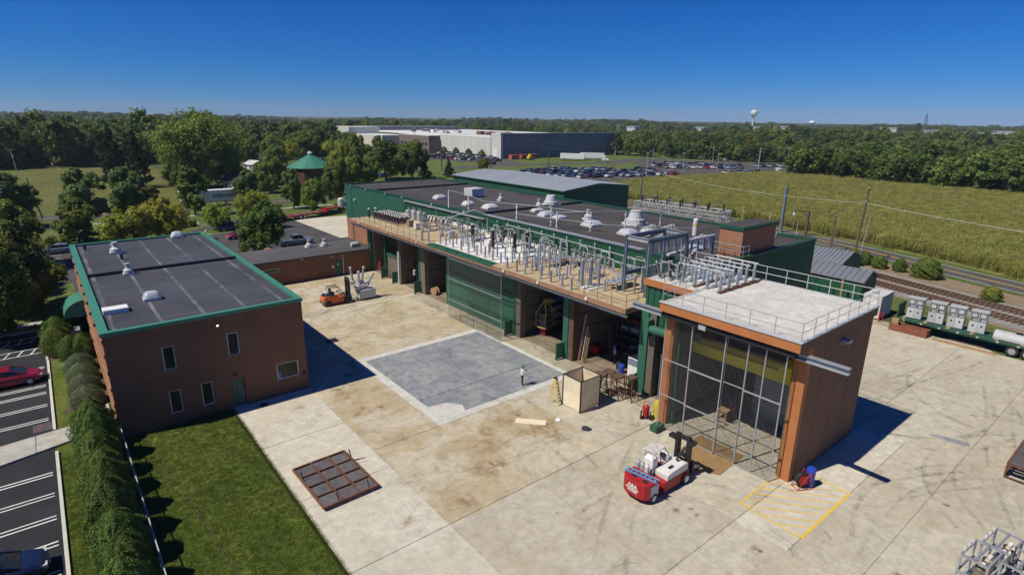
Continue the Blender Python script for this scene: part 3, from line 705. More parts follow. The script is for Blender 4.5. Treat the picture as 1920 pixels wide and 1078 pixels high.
d = wbuild(MB().box(8.76, Y0+.1, .1, 9.56, Y0+.16, 2.2), 'door', A['door_green'], ob)
wbuild(MB().box(9.0, Y0+.085, 1.25, 9.3, Y0+.098, 1.85), 'door_pane', A['window_blue'], d)
wbuild(MB().box(9.44, Y0+.05, 1.0, 9.5, Y0+.098, 1.12), 'handle', A['galv'], d)
wbuild(MB().box(8.66, Y0-.02, .02, 9.62, Y0+.1, .099), 'door_step', A['concrete_walk'], ob)
# green coping, roof, expansion ridge
cp_ = MB()
for r in ((X0-.1, Y0-.08, X1+.1, Y0+.34), (X0-.1, Y1-.34, X1+.1, Y1+.08), (X0-.1, Y0+.34, X0+.42, Y1-.34), (X1-.32, Y0+.34, X1+.1, Y1-.34)): cp_.box(r[0], r[1], ZR, r[2], r[3], ZR+.26)
wbuild(cp_, 'coping', A['coping_green'], ob)
rf = wbuild(MB().box(X0+.3, Y0+.3, ZR-.3, X1-.3, Y1-.3, ZR+.06), 'roof', A['roof_membrane'], ob)
wbuild(MB().box(X0+.43, 61.2, ZR+.06, X1-.33, 61.55, ZR+.30), 'roof_ridge', A['black_paint'], rf)
for y in (46.5, 49.5, 52.5, 55.5, 58.5, 63.5, 67.5, 71.5): wbuild(MB().box(X0-.22, y-.1, ZR+.02, X0-.101, y+.1, ZR+.2), 'gutter_bracket', A['black_paint'], ob)
lt = wbuild(MB().box(8.17, Y0-.14, 6.68, 8.37, Y0, 6.84), 'wall_light', A['grey_light'], ob)
tl = NT('lamp_glow'); tl.b.inputs['Emission Color'].default_value = (1, .72, .32, 1); tl.b.inputs['Emission Strength'].default_value = 2.5; MATS['lamp_glow'] = tl.m
wbuild(MB().box(8.20, Y0-.16, 6.70, 8.34, Y0-.142, 6.80), 'bulb', A['lamp_glow'], lt)
wbuild(MB().box(8.95, Y0-.14, 2.52, 9.15, Y0, 2.72), 'wall_light', A['black_paint'], ob)
wbuild(MB().box(14.05, Y0-.16, 1.2, 14.2, Y0, 1.5), 'utility_box', A['black_paint'], ob)
# barrel awning over the side entrance
aw = MB(); n = 8; pr_ = [(X0-.0-1.75*math.cos(t*PI/2/n), 2.7+1.55*math.sin(t*PI/2/n)) for t in range(n+1)]
for i in range(n):
    (xa, za), (xb, zb) = pr_[i], pr_[i+1]; aw.quad((xa, 66.2, za), (xb, 66.2, zb), (xb, 69.6, zb), (xa, 69.6, za))
aw.add([(X0, 66.2, 2.7)]+[(x, 66.2, z) for x, z in pr_], [(0, i, i+1) for i in range(1, n+1)]); aw.add([(X0, 69.6, 2.7)]+[(x, 69.6, z) for x, z in pr_], [(0, i+1, i) for i in range(1, n+1)])
wbuild(aw, 'awning', A['coping_green'], ob)
dome_skylight('white rounded skylight nearest the front edge of the brick office roof', (5.35, 50.9, ZR+.06), 1.2, 1.05, 'office roof units', .45)
dome_skylight('white rounded skylight at the far edge of the brick office roof', (11.5, 76.2, ZR+.06), 1.25, 1.0, 'office roof units', .5)
fan_vent('squat white roof fan on the far half of the brick office roof', (4.96, 70.9, ZR+.06), .5, 1.15, 'office roof units', 'bottle')
fan_vent('small white roof fan beside the black ridge of the brick office roof', (4.9, 60.6, ZR+.06), .4, 1.0, 'office roof units', 'bottle')
one('roof_hatch', MB().box(1.98, 48.5, ZR+.06, 3.55, 49.5, ZR+.42), A['white_paint'], 'low white oblong hatch in the near left corner of the office roof', 'roof hatch', bevel=.03)
for x, y, l_ in ((2.6, 74.5, 'short black vent pipe near the far left corner of the office roof'), (5.1, 67.3, 'short black vent pipe between the two white fans on the office roof')):
    one('vent_pipe', MB().lathe([(.12, 0), (.12, .45), (.17, .46), (.17, .55), (.02, .6)], (x, y, ZR+.06), 8), A['black_paint'], l_, 'vent pipe')

# ------------------------------------------------------------------ low annex between office and hall
an = thing('annex_building', 'low brown brick annex with dark flat roof joining office and hall', 'building', (25, 79, 0))
aX0, aX1, aY0, aY1, aZ = 14.5, 35.25, 75.3, 83.0, 3.05
aops = [(20.3, 22.4, 1.75, 2.25), (30.0, 30.95, .02, 2.2)]
wbuild(wall_open('x', aY0, aY0+.3, aX0, aX1, -.1, aZ, aops), 'wall', A['brick'], an)
for r in ((aX0, aY1-.3, aX1, aY1), (aX0, aY0+.3, aX0+.3, aY1-.3)): wbuild(MB().box(r[0], r[1], -.1, r[2], r[3], aZ), 'wall', A['brick'], an)
wbuild(MB().box(23.4, aY1, -.1, 24.2, aY1+1.8, aZ), 'wall', A['brick_red'], an)
window(an, 'y', aY0+.08, *aops[0], m_g='window_blue', sill=False, m_f='white_paint')
d = wbuild(MB().box(30.03, aY0+.08, .02, 30.92, aY0+.14, 2.18), 'door', A['door_green'], an); wbuild(MB().box(30.3, aY0+.066, 1.5, 30.5, aY0+.078, 1.7), 'door_pane', A['white_paint'], d)
wbuild(MB().box(31.0, aY0-.06, 0, 31.12, aY0-.001, 2.9), 'downpipe', A['white_dirty'], an); wbuild(MB().box(29.4, aY0-.12, 1.2, 29.7, aY0-.001, 1.6), 'meter_box', A['white_dirty'], an)
floodlight(an, (29.6, aY0, 2.75)); floodlight(an, (25.5, aY0, 3.0))
wbuild(MB().box(aX0, aY0-.05, aZ, aX1, aY1+.05, aZ+.2), 'roof', A['roof_annex'], an)
fan_vent('left of the two small white roof fans on the low annex', (28.55, 81.0, aZ+.2), .5, 1.05, 'annex roof fans', 'bottle')
fan_vent('right of the two small white roof fans on the low annex', (30.6, 80.5, aZ+.2), .5, 1.05, 'annex roof fans', 'bottle')
one('roof_duct', MB().lathe([(.32, 0), (.36, .25), (.36, 1.0), (.25, 1.25)], (33.4, 77.6, aZ+.55), 12, (1, 0, 0)), A['grey_light'], 'short grey barrel duct lying on the annex roof by the hall', 'duct')

# ------------------------------------------------------------------ main test hall with the insulator deck
hall = thing('test_hall', 'long green metal hall with black roof and open bays under a deck', 'building', (42.6, 62, 0))
hX0, hX1, hY0, hY1, hZ = 42.6, 62.0, 25.8, 100.0, 9.55
dX0, dY0, dY1, dZ = 33.3, 26.9, 77.6, 7.45
wbuild(ribbed('x', hX0, hY0, 78.0, dZ+.0, hZ, .32, .05), 'siding', A['siding_green'], hall)
wbuild(MB().box(hX0+.02, hY0+.06, 0, hX0+.25, 78.0, hZ), 'wall', A['siding_green'], hall)
wbuild(MB().box(hX0-.02, 78.0, 3.75, hX0+.25, hY1, hZ), 'wall', A['door_green'], hall)
wbuild(MB().box(hX0-.06, 77.96, 3.75, hX0+.04, 78.3, hZ), 'corner_trim', A['trim_green'], hall); wbuild(MB().box(hX0-.06, 97.3, 3.75, hX0-.021, 97.5, hZ), 'corner_trim', A['trim_green'], hall)
wbuild(MB().box(hX0+.0, 78.0, -.1, hX0+.3, hY1, 3.75), 'wall', A['brick_red'], hall)
wbuild(MB().box(hX0-.07, 97.2, 0, hX0-.001, 97.45, 3.75), 'downpipe', A['trim_green'], hall)
wbuild(ribbed('y', hY0, hX0+.06, hX1, 0, hZ, .32, .05), 'siding', A['siding_green'], hall)
wbuild(MB().box(hX0+.3, hY0+.02, 0, hX1, hY0+.25, hZ), 'wall', A['siding_green'], hall)
wbuild(MB().box(hX1-.25, hY0+.25, 0, hX1, hY1, hZ), 'wall', A['siding_green'], hall); wbuild(MB().box(hX0+.3, hY1-.25, 0, hX1-.25, hY1, hZ), 'wall', A['siding_green'], hall)
rf = wbuild(MB().box(hX0+.26, hY0+.26, hZ-.5, hX1-.26, hY1-.26, hZ-.05), 'roof', A['roof_tar'], hall)
tr_ = MB(); tr_.box(hX0-.10, hY0-.10, hZ, hX0+.35, hY1+.08, hZ+.20); tr_.box(hX0+.35, hY0-.10, hZ, hX1-.35, hY0+.30, hZ+.20); tr_.box(hX1-.35, hY0-.1, hZ, hX1+.08, hY1+.08, hZ+.2); tr_.box(hX0+.35, hY1-.3, hZ, hX1-.35, hY1+.08, hZ+.2)
wbuild(tr_, 'roof_edge', A['trim_green'], hall)
wbuild(MB().box(hX0-.18, 33.0, hZ+.201, hX0+.55, 57.5, hZ+.26), 'coping', A['galv'], hall)
for y in (88.8, 59.4): wbuild(MB().box(hX0+.36, y-.22, hZ-.05, hX1-.36, y+.22, hZ+.22), 'roof_ridge', A['black_paint'], rf)
gt = wbuild(MB().box(hX0-.28, 57.5, hZ-.42, hX0-.051, 77.9, hZ-.22), 'gutter', A['galv'], hall)
for y in (78.6, 84, 91, 97, 62, 70): floodlight(hall, (hX0-.12, y, hZ+.05))
wl = wbuild(MB().box(hX0-.4, 95.4, 7.2, hX0-.02, 95.7, 7.45), 'wall_light', A['white_dirty'], hall)
# deck: slab, coated areas, fascia
dk = wbuild(MB().box(dX0+.06, dY0+.06, 6.98, hX0-.06, dY1-.06, dZ-.012), 'deck', A['deck_tan'], hall)
wbuild(MB().box(34.45, 43.75, dZ-.012, hX0-.25, 56.4, dZ+.004), 'deck_coating', A['deck_white'], dk)
wbuild(MB().box(hX0-.24, 57.0, dZ-.012, hX0-.055, 77.5, dZ+.42), 'deck_upstand', A['white_paint'], dk); wbuild(MB().box(hX0-.24, 43.8, dZ-.012, hX0-.055, 57.0, dZ+.3), 'deck_upstand', A['white_paint'], dk)
fa = MB(); fa.box(dX0, dY0, 7.02, dX0+.06, dY1, dZ); fa.box(dX0+.06, dY0, 7.02, hX0-.06, dY0+.06, dZ); fa.box(dX0+.06, dY1-.06, 7.02, hX0-.06, dY1, dZ)
wbuild(fa, 'deck_edge', A['deck_edge'], dk)
wbuild(MB().box(dX0+.35, dY0+.2, 6.55, dX0+.6, dY1-.3, 6.98), 'edge_beam', A['steel_dark'], hall); wbuild(MB().tube((dX0+.15, dY0-.1, 6.8), (dX0+.15, dY1-.3, 6.8), .09), 'door_track', A['steel_dark'], hall)
for y in (74, 66, 58.5, 42, 37, 31): wbuild(MB().box(dX0-.12, y-.12, dZ-.28, dX0-.001, y+.12, dZ-.06), 'floodlight', A['white_paint'], hall)
# green louvred trough in front of the white part of the deck
for k in range(6):
    y = 44.0+k*2.05
    t = wbuild(MB().box(dX0-.05, y, dZ-.16, dX0+.95, y+1.95, dZ+.02), 'trough_box', A['door_green'], dk)
    wbuild(MB().box(dX0+.10, y+.1, dZ+.02, dX0+.42, y+1.8, dZ+.11), 'trough_slat', A['trim_green'], t)
# bays: back wall, partitions, pillars, doors
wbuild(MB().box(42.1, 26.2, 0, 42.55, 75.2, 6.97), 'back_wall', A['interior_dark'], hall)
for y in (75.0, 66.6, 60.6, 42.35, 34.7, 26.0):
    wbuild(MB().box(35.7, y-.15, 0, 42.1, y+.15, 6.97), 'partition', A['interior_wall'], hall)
    for z in (1.5, 2.9, 4.3, 5.6):
        wbuild(MB().box(36.0, y-.20, z, 41.9, y-.151, z+.09), 'wall_rail', A['steel_dark'], hall)
def pillar(y0, y1, m_, x0=35.25, x1=35.95, z=6.97): return wbuild(MB().box(x0, y0, 0, x1, y1, z), 'pillar', A[m_], hall)
pillar(75.0, 75.9, 'trim_green', 35.2, 35.6); pillar(70.7, 71.0, 'trim_green'); pillar(66.9, 67.3, 'trim_green'); pillar(66.2, 66.85, 'interior_wall'); pillar(61.3, 61.85, 'trim_green', 35.3, 35.9); pillar(60.2, 61.2, 'interior_wall')
pillar(42.45, 42.85, 'trim_green'); pillar(41.7, 42.4, 'interior_wall'); pillar(34.95, 35.6, 'door_green'); pillar(34.3, 34.9, 'wood_dark', 35.3, 36.0); pillar(26.1, 26.85, 'door_green', 35.2, 35.9); pillar(25.4, 26.0, 'interior_wall')
# closed green sliding doors
for a, b in ((42.9, 47.1), (47.15, 51.4), (51.45, 55.7)):
    dr = wbuild(MB().box(35.5, a, .05, 35.62, b, 6.5), 'sliding_door', A['door_green'], hall)
    for z in (1.3, 2.8, 4.1): wbuild(MB().box(35.44, a+.02, z, 35.499, b-.02, z+.16), 'door_rail', A['trim_green'], dr)
    for k in range(5): wbuild(MB().box(35.47, a+.1, 2.95+.22*k, 35.499, b-.1, 3.0+.22*k), 'door_slat', A['trim_green'], dr)
pn = wbuild(MB().box(35.55, 67.35, .05, 35.65, 70.65, 3.1), 'sliding_door', A['interior_wall'], hall); wbuild(MB().box(35.45, 67.3, 3.1, 35.75, 70.7, 3.4), 'door_rail', A['door_green'], pn)
wbuild(MB().tube((34.9, 66.3, 0), (34.95, 66.3, 4.4), .14), 'downpipe', A['white_dirty'], hall)
for y in (70.2, 67.05, 61.25, 43.0, 35.4, 26.85):
    fd = wbuild(MB().box(34.35, y-.06, .12, 35.25, y+.06, 1.62), 'fender_plate', A['door_green'], hall); wbuild(MB().box(34.3, y-.1, .0, 34.42, y+.1, 1.66), 'fender_post', A['trim_green'], fd)
# penthouse on the roof
ph = thing('roof_penthouse', 'small orange brick penthouse on the near end of the hall roof', 'penthouse', (50.9, 27.2, hZ-.05))
wbuild(MB().box(48.0, 26.2, hZ-.06, 53.9, 28.5, 12.0), 'wall', A['brick_red'], ph); wbuild(MB().box(47.9, 26.1, 12.0, 54.0, 28.6, 12.28), 'roof_edge', A['trim_green'], ph); wbuild(MB().box(48.1, 26.3, 12.281, 53.8, 28.4, 12.31), 'roof', A['roof_tar'], ph)
t = thing('roof_fence', 'thin grey pipe railing beside the brick penthouse on the hall roof', 'railing', (47.4, 26.0, hZ)); rail_run(t, [(47.6, 29.0, hZ+.15), (47.6, 25.75, hZ+.15), (48.6, 25.75, hZ+.15)], 1.0, 'galv', 1.2, .03)

# ------------------------------------------------------------------ tall bay at the front right
tb = thing('tall_bay', 'tall brown rendered bay with white flat roof, orange fascia and wire screens', 'building', (37.6, 17.7, 0))
tz = 9.62
wbuild(MB().box(33.0, 13.0, -.1, 42.2, 13.4, tz-.6), 'wall', A['stucco_brown'], tb)
wbuild(MB().box(32.85, 12.96, -.1, 33.3, 13.45, tz-.6), 'corner_pier', A['fascia_orange'], tb); wbuild(MB().box(32.95, 13.45, -.1, 33.2, 13.75, tz-.8), 'corner_pier', A['fascia_orange'], tb)
wbuild(MB().box(33.1, 13.75, 0, 33.2, 13.88, tz-1.0), 'door_jamb', A['door_green'], tb)
wbuild(MB().box(32.65, 22.0, -.1, 33.1, 22.75, tz-.6), 'corner_pier', A['fascia_orange'], tb); wbuild(MB().box(33.1, 21.7, 0, 33.35, 22.0, tz-1), 'door_jamb', A['trim_green'], tb)
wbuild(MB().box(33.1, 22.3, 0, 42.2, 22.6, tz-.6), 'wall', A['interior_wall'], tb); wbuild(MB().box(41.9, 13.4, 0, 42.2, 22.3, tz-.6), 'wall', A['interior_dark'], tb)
for x in (35.2, 37.4, 39.6): wbuild(MB().box(x-.02, 12.992, 0, x+.02, 12.9995, tz-.7), 'wall_joint', A['wood_dark'], tb)
rf = wbuild(MB().box(31.4, 12.9, tz-.55, 42.3, 22.35, tz-.02), 'roof', A['roof_white'], tb)
fs_ = MB(); fs_.box(31.3, 12.86, tz-.62, 31.4, 22.4, tz-.03); fs_.box(31.4, 22.35, tz-.6, 35.3, 22.42, tz-.03)
wbuild(fs_, 'fascia', A['fascia_orange'], rf)
wbuild(MB().box(31.4, 12.84, tz-.6, 42.3, 12.9, tz-.03), 'fascia', A['stucco_brown'], rf)
ed = MB(); ed.box(31.24, 12.8, tz-.03, 31.55, 22.46, tz+.04); ed.box(31.55, 12.8, tz-.03, 42.36, 13.05, tz+.04); ed.box(42.1, 13.05, tz-.03, 42.36, 26.9, tz+.04)
wbuild(ed, 'roof_edge', A['grey_light'], rf)
wbuild(MB().box(35.4, 22.42, tz-.55, 42.1, 26.8, tz-.02), 'roof_wing', A['roof_white'], tb)
wbuild(MB().box(35.28, 22.44, tz-.5, 35.4, 26.9, tz+.0), 'fascia', A['fascia_orange'], tb)
wbuild(ribbed('x', 35.5, 22.5, 26.75, 5.4, tz-.55, .55, .07), 'siding', A['siding_green'], tb)
wbuild(MB().box(35.52, 22.6, 0, 35.7, 25.2, 5.4), 'wall', A['trim_green'], tb) if False else None
wbuild(MB().tube((34.9, 22.8, 5.95), (34.9, 26.0, 5.85), .34, n=14), 'duct', A['door_green'], tb); wbuild(MB().box(34.55, 25.6, 5.3, 35.4, 26.05, 6.6), 'duct_bracket', A['door_green'], tb)
# sliding-screen track: long H beam and rolled dark weather curtain
tk = wbuild(MB().box(31.85, 10.45, 8.72, 32.2, 25.2, 8.78), 'track_beam', A['galv'], tb)
wbuild(MB().box(31.98, 10.45, 8.46, 32.06, 25.2, 8.72), 'beam_web', A['steel_blue'], tk); wbuild(MB().box(31.85, 10.45, 8.40, 32.2, 25.2, 8.46), 'beam_flange', A['galv'], tk)
wbuild(MB().tube((31.7, 13.2, 8.66), (31.7, 22.4, 8.66), .19, n=12), 'rolled_curtain', A['black_paint'], tb)
wbuild(MB().box(31.44, 18.9, 8.5, 31.6, 19.4, 8.85), 'motor_box', A['grey_paint'], tb)
# inside: crane beam, floor grid shadows come from the screens
cr = thing('bridge_crane', 'yellow overhead crane girder spanning the tall bay', 'crane', (36, 17.7, 5.4))
wbuild(MB().box(35.3, 13.5, 5.1, 35.7, 22.2, 5.85), 'girder', A['crane_yellow'], cr); wbuild(MB().box(36.5, 13.5, 5.15, 36.85, 22.2, 5.8), 'girder', A['crane_yellow'], cr); wbuild(MB().box(35.2, 14.6, 5.86, 37.0, 15.6, 6.3), 'trolley', A['crane_yellow'], cr)
for y in (13.45, 22.05): wbuild(MB().box(34.5, y-.0, 4.75, 41.8, y+.22, 5.05), 'runway', A['steel_dark'], cr)
# roof railings
t = thing('roof_railing', 'thin grey pipe railing round the front edge of the white tall bay roof', 'railing', (31.5, 13, tz)); rail_run(t, [(35.3, 22.3, tz+.04), (31.45, 22.3, tz+.04), (31.45, 12.95, tz+.04), (42.2, 12.95, tz+.04)], 1.05, 'galv', 1.45, .022)
t = thing('roof_railing', 'white pipe railing along the back edge of the tall bay roof', 'railing', (42.2, 13, tz)); rail_run(t, [(42.2, 12.95, tz+.04), (42.2, 28.5, tz+.04)], 1.1, 'grey_light', 1.6, .03)
t = thing('deck_railing', 'dark green pipe railing along the far left edge of the deck', 'railing', (33.45, 77, dZ)); rail_run(t, [(42.3, 77.4, dZ), (33.5, 77.4, dZ), (33.5, 57.4, dZ)], 1.05, 'trim_green', 1.5, .022)
t = thing('deck_railing', 'green pipe railing round the near right corner of the deck', 'railing', (33.45, 27, dZ)); rail_run(t, [(33.5, 33.0, dZ), (33.5, 27.05, dZ), (36.3, 27.05, dZ)], 1.05, 'trim_green', 1.5, .022)
t = thing('deck_railing', 'green pipe railing between the deck and the white bay roof', 'railing', (35.6, 22.6, tz)); rail_run(t, [(35.6, 26.6, tz), (35.6, 22.5, tz)], 1.05, 'trim_green', 1.4, .022)

# ------------------------------------------------------------------ sliding wire screens
def screen_panel(par, x, y0, y1, z0, z1, m_f='galv', mid=None, mullion=None, light=None, tube_=.05):
    l = par.matrix_basis.translation; O = Vector((x, 0, 0))-l
    def P(y, z): return Vector((0, y, z))+O
    fr = MB()
    for a, b in (((y0, z0), (y1, z0)), ((y0, z1), (y1, z1)), ((y0, z0), (y0, z1)), ((y1, z0), (y1, z1))): fr.bar(P(*a), P(*b), tube_*1.25)
    f_ = fr.build('frame', A[m_f], par)
    zs = [z0]+(mid or [])+[z1]
    for z in mid or []: MB().bar(P(y0, z), P(y1, z), tube_*1.7).build('rail', A[m_f], par)
    for za, zb in zip(zs, zs[1:]):
        MB().bar(P(y0, za), P(y1, zb), .010).build('brace', A['steel_dark'], par); MB().bar(P(y0, zb), P(y1, za), .010).build('brace', A['steel_dark'], par)
    if mullion: MB().bar(P(mullion, z0), P(mullion, z1), tube_*1.4).build('mullion', A[m_f], par)
    me = MB(); q = .012
    me.quad(P(y0, z0)+Vector((q, 0, 0)), P(y1, z0)+Vector((q, 0, 0)), P(y1, z1)+Vector((q, 0, 0)), P(y0, z1)+Vector((q, 0, 0)))
    me.build('wire_cloth', A['wire_mesh'], par)
sc1 = thing('wire_screen', 'tall wire screen panel with steel frame left of the tall bay opening', 'screen', (32.1, 21.1, 0), 0, 'wire screens of the tall bay')
screen_panel(sc1, 32.1, 20.15, 22.3, .25, 8.45, mid=[2.6, 5.3], tube_=.036)
sc2 = thing('wire_screen', 'second wire screen panel of the tall bay, standing over the steel plate', 'screen', (32.0, 18.9, 0), 0, 'wire screens of the tall bay')
screen_panel(sc2, 31.95, 17.65, 20.1, .1, 8.45, mid=[2.6, 5.3])
sc3 = thing('wire_screen', 'narrow set-back wire screen panel between the two framed ones', 'screen', (32.1, 16.9, 0), 0, 'wire screens of the tall bay')
screen_panel(sc3, 32.1, 16.15, 17.6, .15, 8.4, mid=[2.6, 5.3], tube_=.036)
sc4 = thing('wire_screen', 'rightmost wire screen panel with centre mullion on the tall bay', 'screen', (32.0, 15, 0), 0, 'wire screens of the tall bay')
screen_panel(sc4, 31.95, 13.75, 16.12, .05, 8.5, mid=[2.6, 5.3], mullion=15.0)
sc5 = thing('wire_screen', 'wide wire screen with thin frame standing before the closed green doors', 'screen', (33.1, 47, 0), 0, 'wire screens before the deck')
screen_panel(sc5, 33.1, 42.1, 51.5, .08, 6.75, mid=[2.1, 4.5], tube_=.035)
for y in (44.5, 46.8, 49.2): MB().bar((0, y-47, .08), (0, y-47, 6.7), .03).build('mullion', A['steel_rust'], sc5)
tr2 = one('threshold_plate', MB().prism([(30.5, 19.3), (33.4, 19.5), (33.4, 16.2), (30.2, 16.0), (29.4, 17.3)], .004, .05), A['plate_tan'], 'rusty tan steel plate on the ground under the wire screen', 'steel plate')
# ------------------------------------------------------------------ trees and shrubs
def leaf_mesh(name, pts, nrm, size, material, rng, fold=.0):
    """one quad (a spray of leaves) at each point, roughly facing nrm"""
    n = len(pts)
    nr = nrm + rng.normal(0, .55, (n, 3)); nr /= np.linalg.norm(nr, axis=1)[:, None]+1e-9
    a = np.cross(nr, rng.normal(0, 1, (n, 3))); a /= np.linalg.norm(a, axis=1)[:, None]+1e-9
    b = np.cross(nr, a); s = (size*rng.uniform(.55, 1.25, n))[:, None]; asp = rng.uniform(.5, .9, n)[:, None]
    v = np.empty((n, 4, 3)); v[:, 0] = pts-a*s; v[:, 1] = pts-b*s*asp+nr*s*.15; v[:, 2] = pts+a*s; v[:, 3] = pts+b*s*asp+nr*s*.15
    me = bpy.data.meshes.new(name); me.vertices.add(4*n); me.loops.add(4*n); me.polygons.add(n)
    me.vertices.foreach_set('co', v.reshape(-1).astype(np.float32)); me.loops.foreach_set('vertex_index', np.arange(4*n, dtype=np.int32))
    me.polygons.foreach_set('loop_start', np.arange(0, 4*n, 4, dtype=np.int32)); me.polygons.foreach_set('loop_total', np.full(n, 4, dtype=np.int32))
    me.update(); me.validate(); me.materials.append(material); return me
def egg_pts(rng, nleaf, lobes, amp, power):
    """dense clipped or columnar shrub: leaves on a lumpy egg surface"""
    h = rng.uniform(0, 1, nleaf)**.9; a = rng.uniform(0, 2*PI, nleaf); ph = rng.uniform(0, 2*PI, 8); prof = np.clip(np.sin(np.clip(h*(1-power)+power, 0, 1)*PI), .02, 1)**.6
    bump = sum(np.sin(k*a+ph[k]+h*(4+3*k)) for k in range(2, 6))/4; bump2 = np.sin(lobes*a+ph[0]+9*h)*np.sin(h*lobes*2+ph[1]+2*a)
    r = prof*(1+amp*bump+amp*.7*bump2)*.93*rng.uniform(.80, 1.08, nleaf)
    pts = np.stack([np.cos(a)*r, np.sin(a)*r, .01+h*(.97+.03*bump)], 1); d = np.stack([np.cos(a), np.sin(a), (h-.35)*1.1], 1)
    return pts, d, pts[:40]*.5
def crown_pts(rng, kind, nleaf, clumps):
    if kind == 'egg': return egg_pts(rng, nleaf, 5, .05, .42)
    if kind == 'column': return egg_pts(rng, nleaf, 7, .21, .30)
    """unit tree: height 1, crown radius 1 in x,y (scaled later); big lobes carrying small leaf clumps"""
    nl = max(9, clumps//7)
    if kind == 'broad':
        c = []
        while len(c) < nl:
            p = rng.uniform(-1, 1, 3); rr = np.linalg.norm(p)
            if rr > 1 or rr < .35: continue
            c.append([p[0]*.68, p[1]*.68, .53+p[2]*.34])
        c = np.array(c); lr = rng.uniform(.32, .50, nl)
    elif kind == 'oval':
        h = (np.arange(nl)+rng.uniform(0, 1, nl))/nl; prof = np.sin(np.clip(h*.90+.10, 0, 1)*PI)**.7
        ang = rng.uniform(0, 2*PI, nl); rr = prof*rng.uniform(.25, .66, nl); c = np.stack([np.cos(ang)*rr, np.sin(ang)*rr, .18+h*.72], 1); lr = rng.uniform(.36, .52, nl)*(.5+.5*prof)
    elif kind == 'cone':
        nl = clumps; h = (np.arange(nl)+rng.uniform(0, 1, nl))/nl; h = h**1.1; ang = rng.uniform(0, 2*PI, nl); rr = (1-h)*rng.uniform(.35, .9, nl)
        c = np.stack([np.cos(ang)*rr, np.sin(ang)*rr, .08+h*.89], 1); lr = .05+.20*(1-h)*rng.uniform(.6, 1.1, nl)
    else:
        h = rng.uniform(0, 1, nl); ang = rng.uniform(0, 2*PI, nl); prof = np.sin((.22+.78*h)*PI*.62+.35)
        rr = np.clip(prof, .1, 1)*rng.uniform(.35, .62, nl); c = np.stack([np.cos(ang)*rr, np.sin(ang)*rr, .10+h*.70], 1); lr = rng.uniform(.30, .42, nl)
    zs = {'broad': .58, 'oval': .36, 'cone': .26, 'shrub': .75}[kind]; sq = np.array([1, 1, zs])
    ns = 16 if kind != 'cone' else 5
    d0 = rng.normal(0, 1, (nl, ns, 3)); d0[:, :, 2] += .2; d0 /= np.linalg.norm(d0, axis=2)[:, :, None]
    c2 = (c[:, None, :]+d0*(lr[:, None]*rng.uniform(.55, 1.05, (nl, ns)))[:, :, None]*sq).reshape(-1, 3); r2_ = np.repeat(lr, ns)*rng.uniform(.22, .46, nl*ns)
    if kind == 'cone': c2[:, 2] -= .02
    k = rng.integers(0, len(c2), nleaf); d = rng.normal(0, 1, (nleaf, 3)); d[:, 2] += .25; d /= np.linalg.norm(d, axis=1)[:, None]
    pts = c2[k] + d*(r2_[k]*rng.uniform(.35, 1.15, nleaf))[:, None]*sq
    dd = d*.6+d0.reshape(-1, 3)[k]*.7
    if kind == 'cone': dd[:, 2] = np.abs(dd[:, 2])*.4+.1
    return pts, dd, c
PROTO = {}
def tree_proto(key, kind, R, H, nleaf, clumps, size, leaf, seed, trunk=True):
    rng = np.random.default_rng(seed); p, d, c = crown_pts(rng, kind, nleaf, clumps)
    S = np.array([R, R, H]); p = p*S; p[:, 2] = np.maximum(p[:, 2], .06*H if trunk else .02)
    me = leaf_mesh('crown', p, d, size, A[leaf], rng)
    tm = None
    if trunk:
        mb = MB(); r = max(.10, H*.022); pts = [Vector((0, 0, -.1)), Vector((rng.normal(0, .01)*H, rng.normal(0, .01)*H, .22*H)), Vector((rng.normal(0, .015)*H, rng.normal(0, .015)*H, .55*H))]
        mb.tube(pts[0], pts[1], r, r*.75, 8); mb.tube(pts[1], pts[2], r*.75, r*.35, 7)
        for k in range(7):
            cc = c[rng.integers(0, len(c))]*S; b = pts[1].lerp(pts[2], rng.uniform(0, 1)); mb.tube(b, b.lerp(Vector(cc), .85), r*.3, r*.08, 5)
        tm = mb.mesh('trunk'); tm.materials.append(A['bark'])
    PROTO[key] = (me, tm, R, H)
def plant_tree(key, name, label, cat, x, y, h, r, group=None, seed=0, z=-.06):
    me, tm, R, H = PROTO[key]
    t = thing(name, label, cat, (x, y, z), random.Random(seed*77+int(x*13)).uniform(0, 6.28), group); t.scale = (r/R, r/R, h/H)
    o = bpy.data.objects.new('crown', me); COL.objects.link(o); o.parent = t
    if tm: o2 = bpy.data.objects.new('trunk', tm); COL.objects.link(o2); o2.parent = t
    return t
tree_proto('oakA', 'broad', 4.2, 11, 20000, 90, .23, 'leaf_dark', 1); tree_proto('oakB', 'broad', 3.8, 10, 18000, 80, .22, 'leaf_mid', 2)
tree_proto('ovalA', 'oval', 3.6, 10.5, 18000, 90, .22, 'leaf_blue', 3); tree_proto('ovalB', 'oval', 3.3, 9.5, 16000, 84, .21, 'leaf_mid', 4)
tree_proto('yel', 'broad', 3.4, 7, 16000, 84, .15, 'leaf_yellow', 5); tree_proto('coni', 'cone', 4.2, 18, 22000, 150, .24, 'leaf_conifer', 6)
tree_proto('big', 'broad', 12, 21, 45000, 180, .34, 'leaf_mid', 7); tree_proto('near', 'broad', 4.5, 12, 45000, 110, .16, 'leaf_dark', 8)
tree_proto('farA', 'broad', 6, 15, 3000, 77, .60, 'leaf_far', 9); tree_proto('farB', 'broad', 5.5, 16, 3000, 70, .60, 'leaf_farlight', 10); tree_proto('farC', 'oval', 4.5, 15, 2400, 70, .52, 'leaf_far', 11)
tree_proto('arb', 'column', 1.35, 4.2, 26000, 84, .055, 'leaf_arbor', 12); tree_proto('ball', 'egg', 1.2, 1.6, 20000, 84, .034, 'leaf_juniper', 13, False)
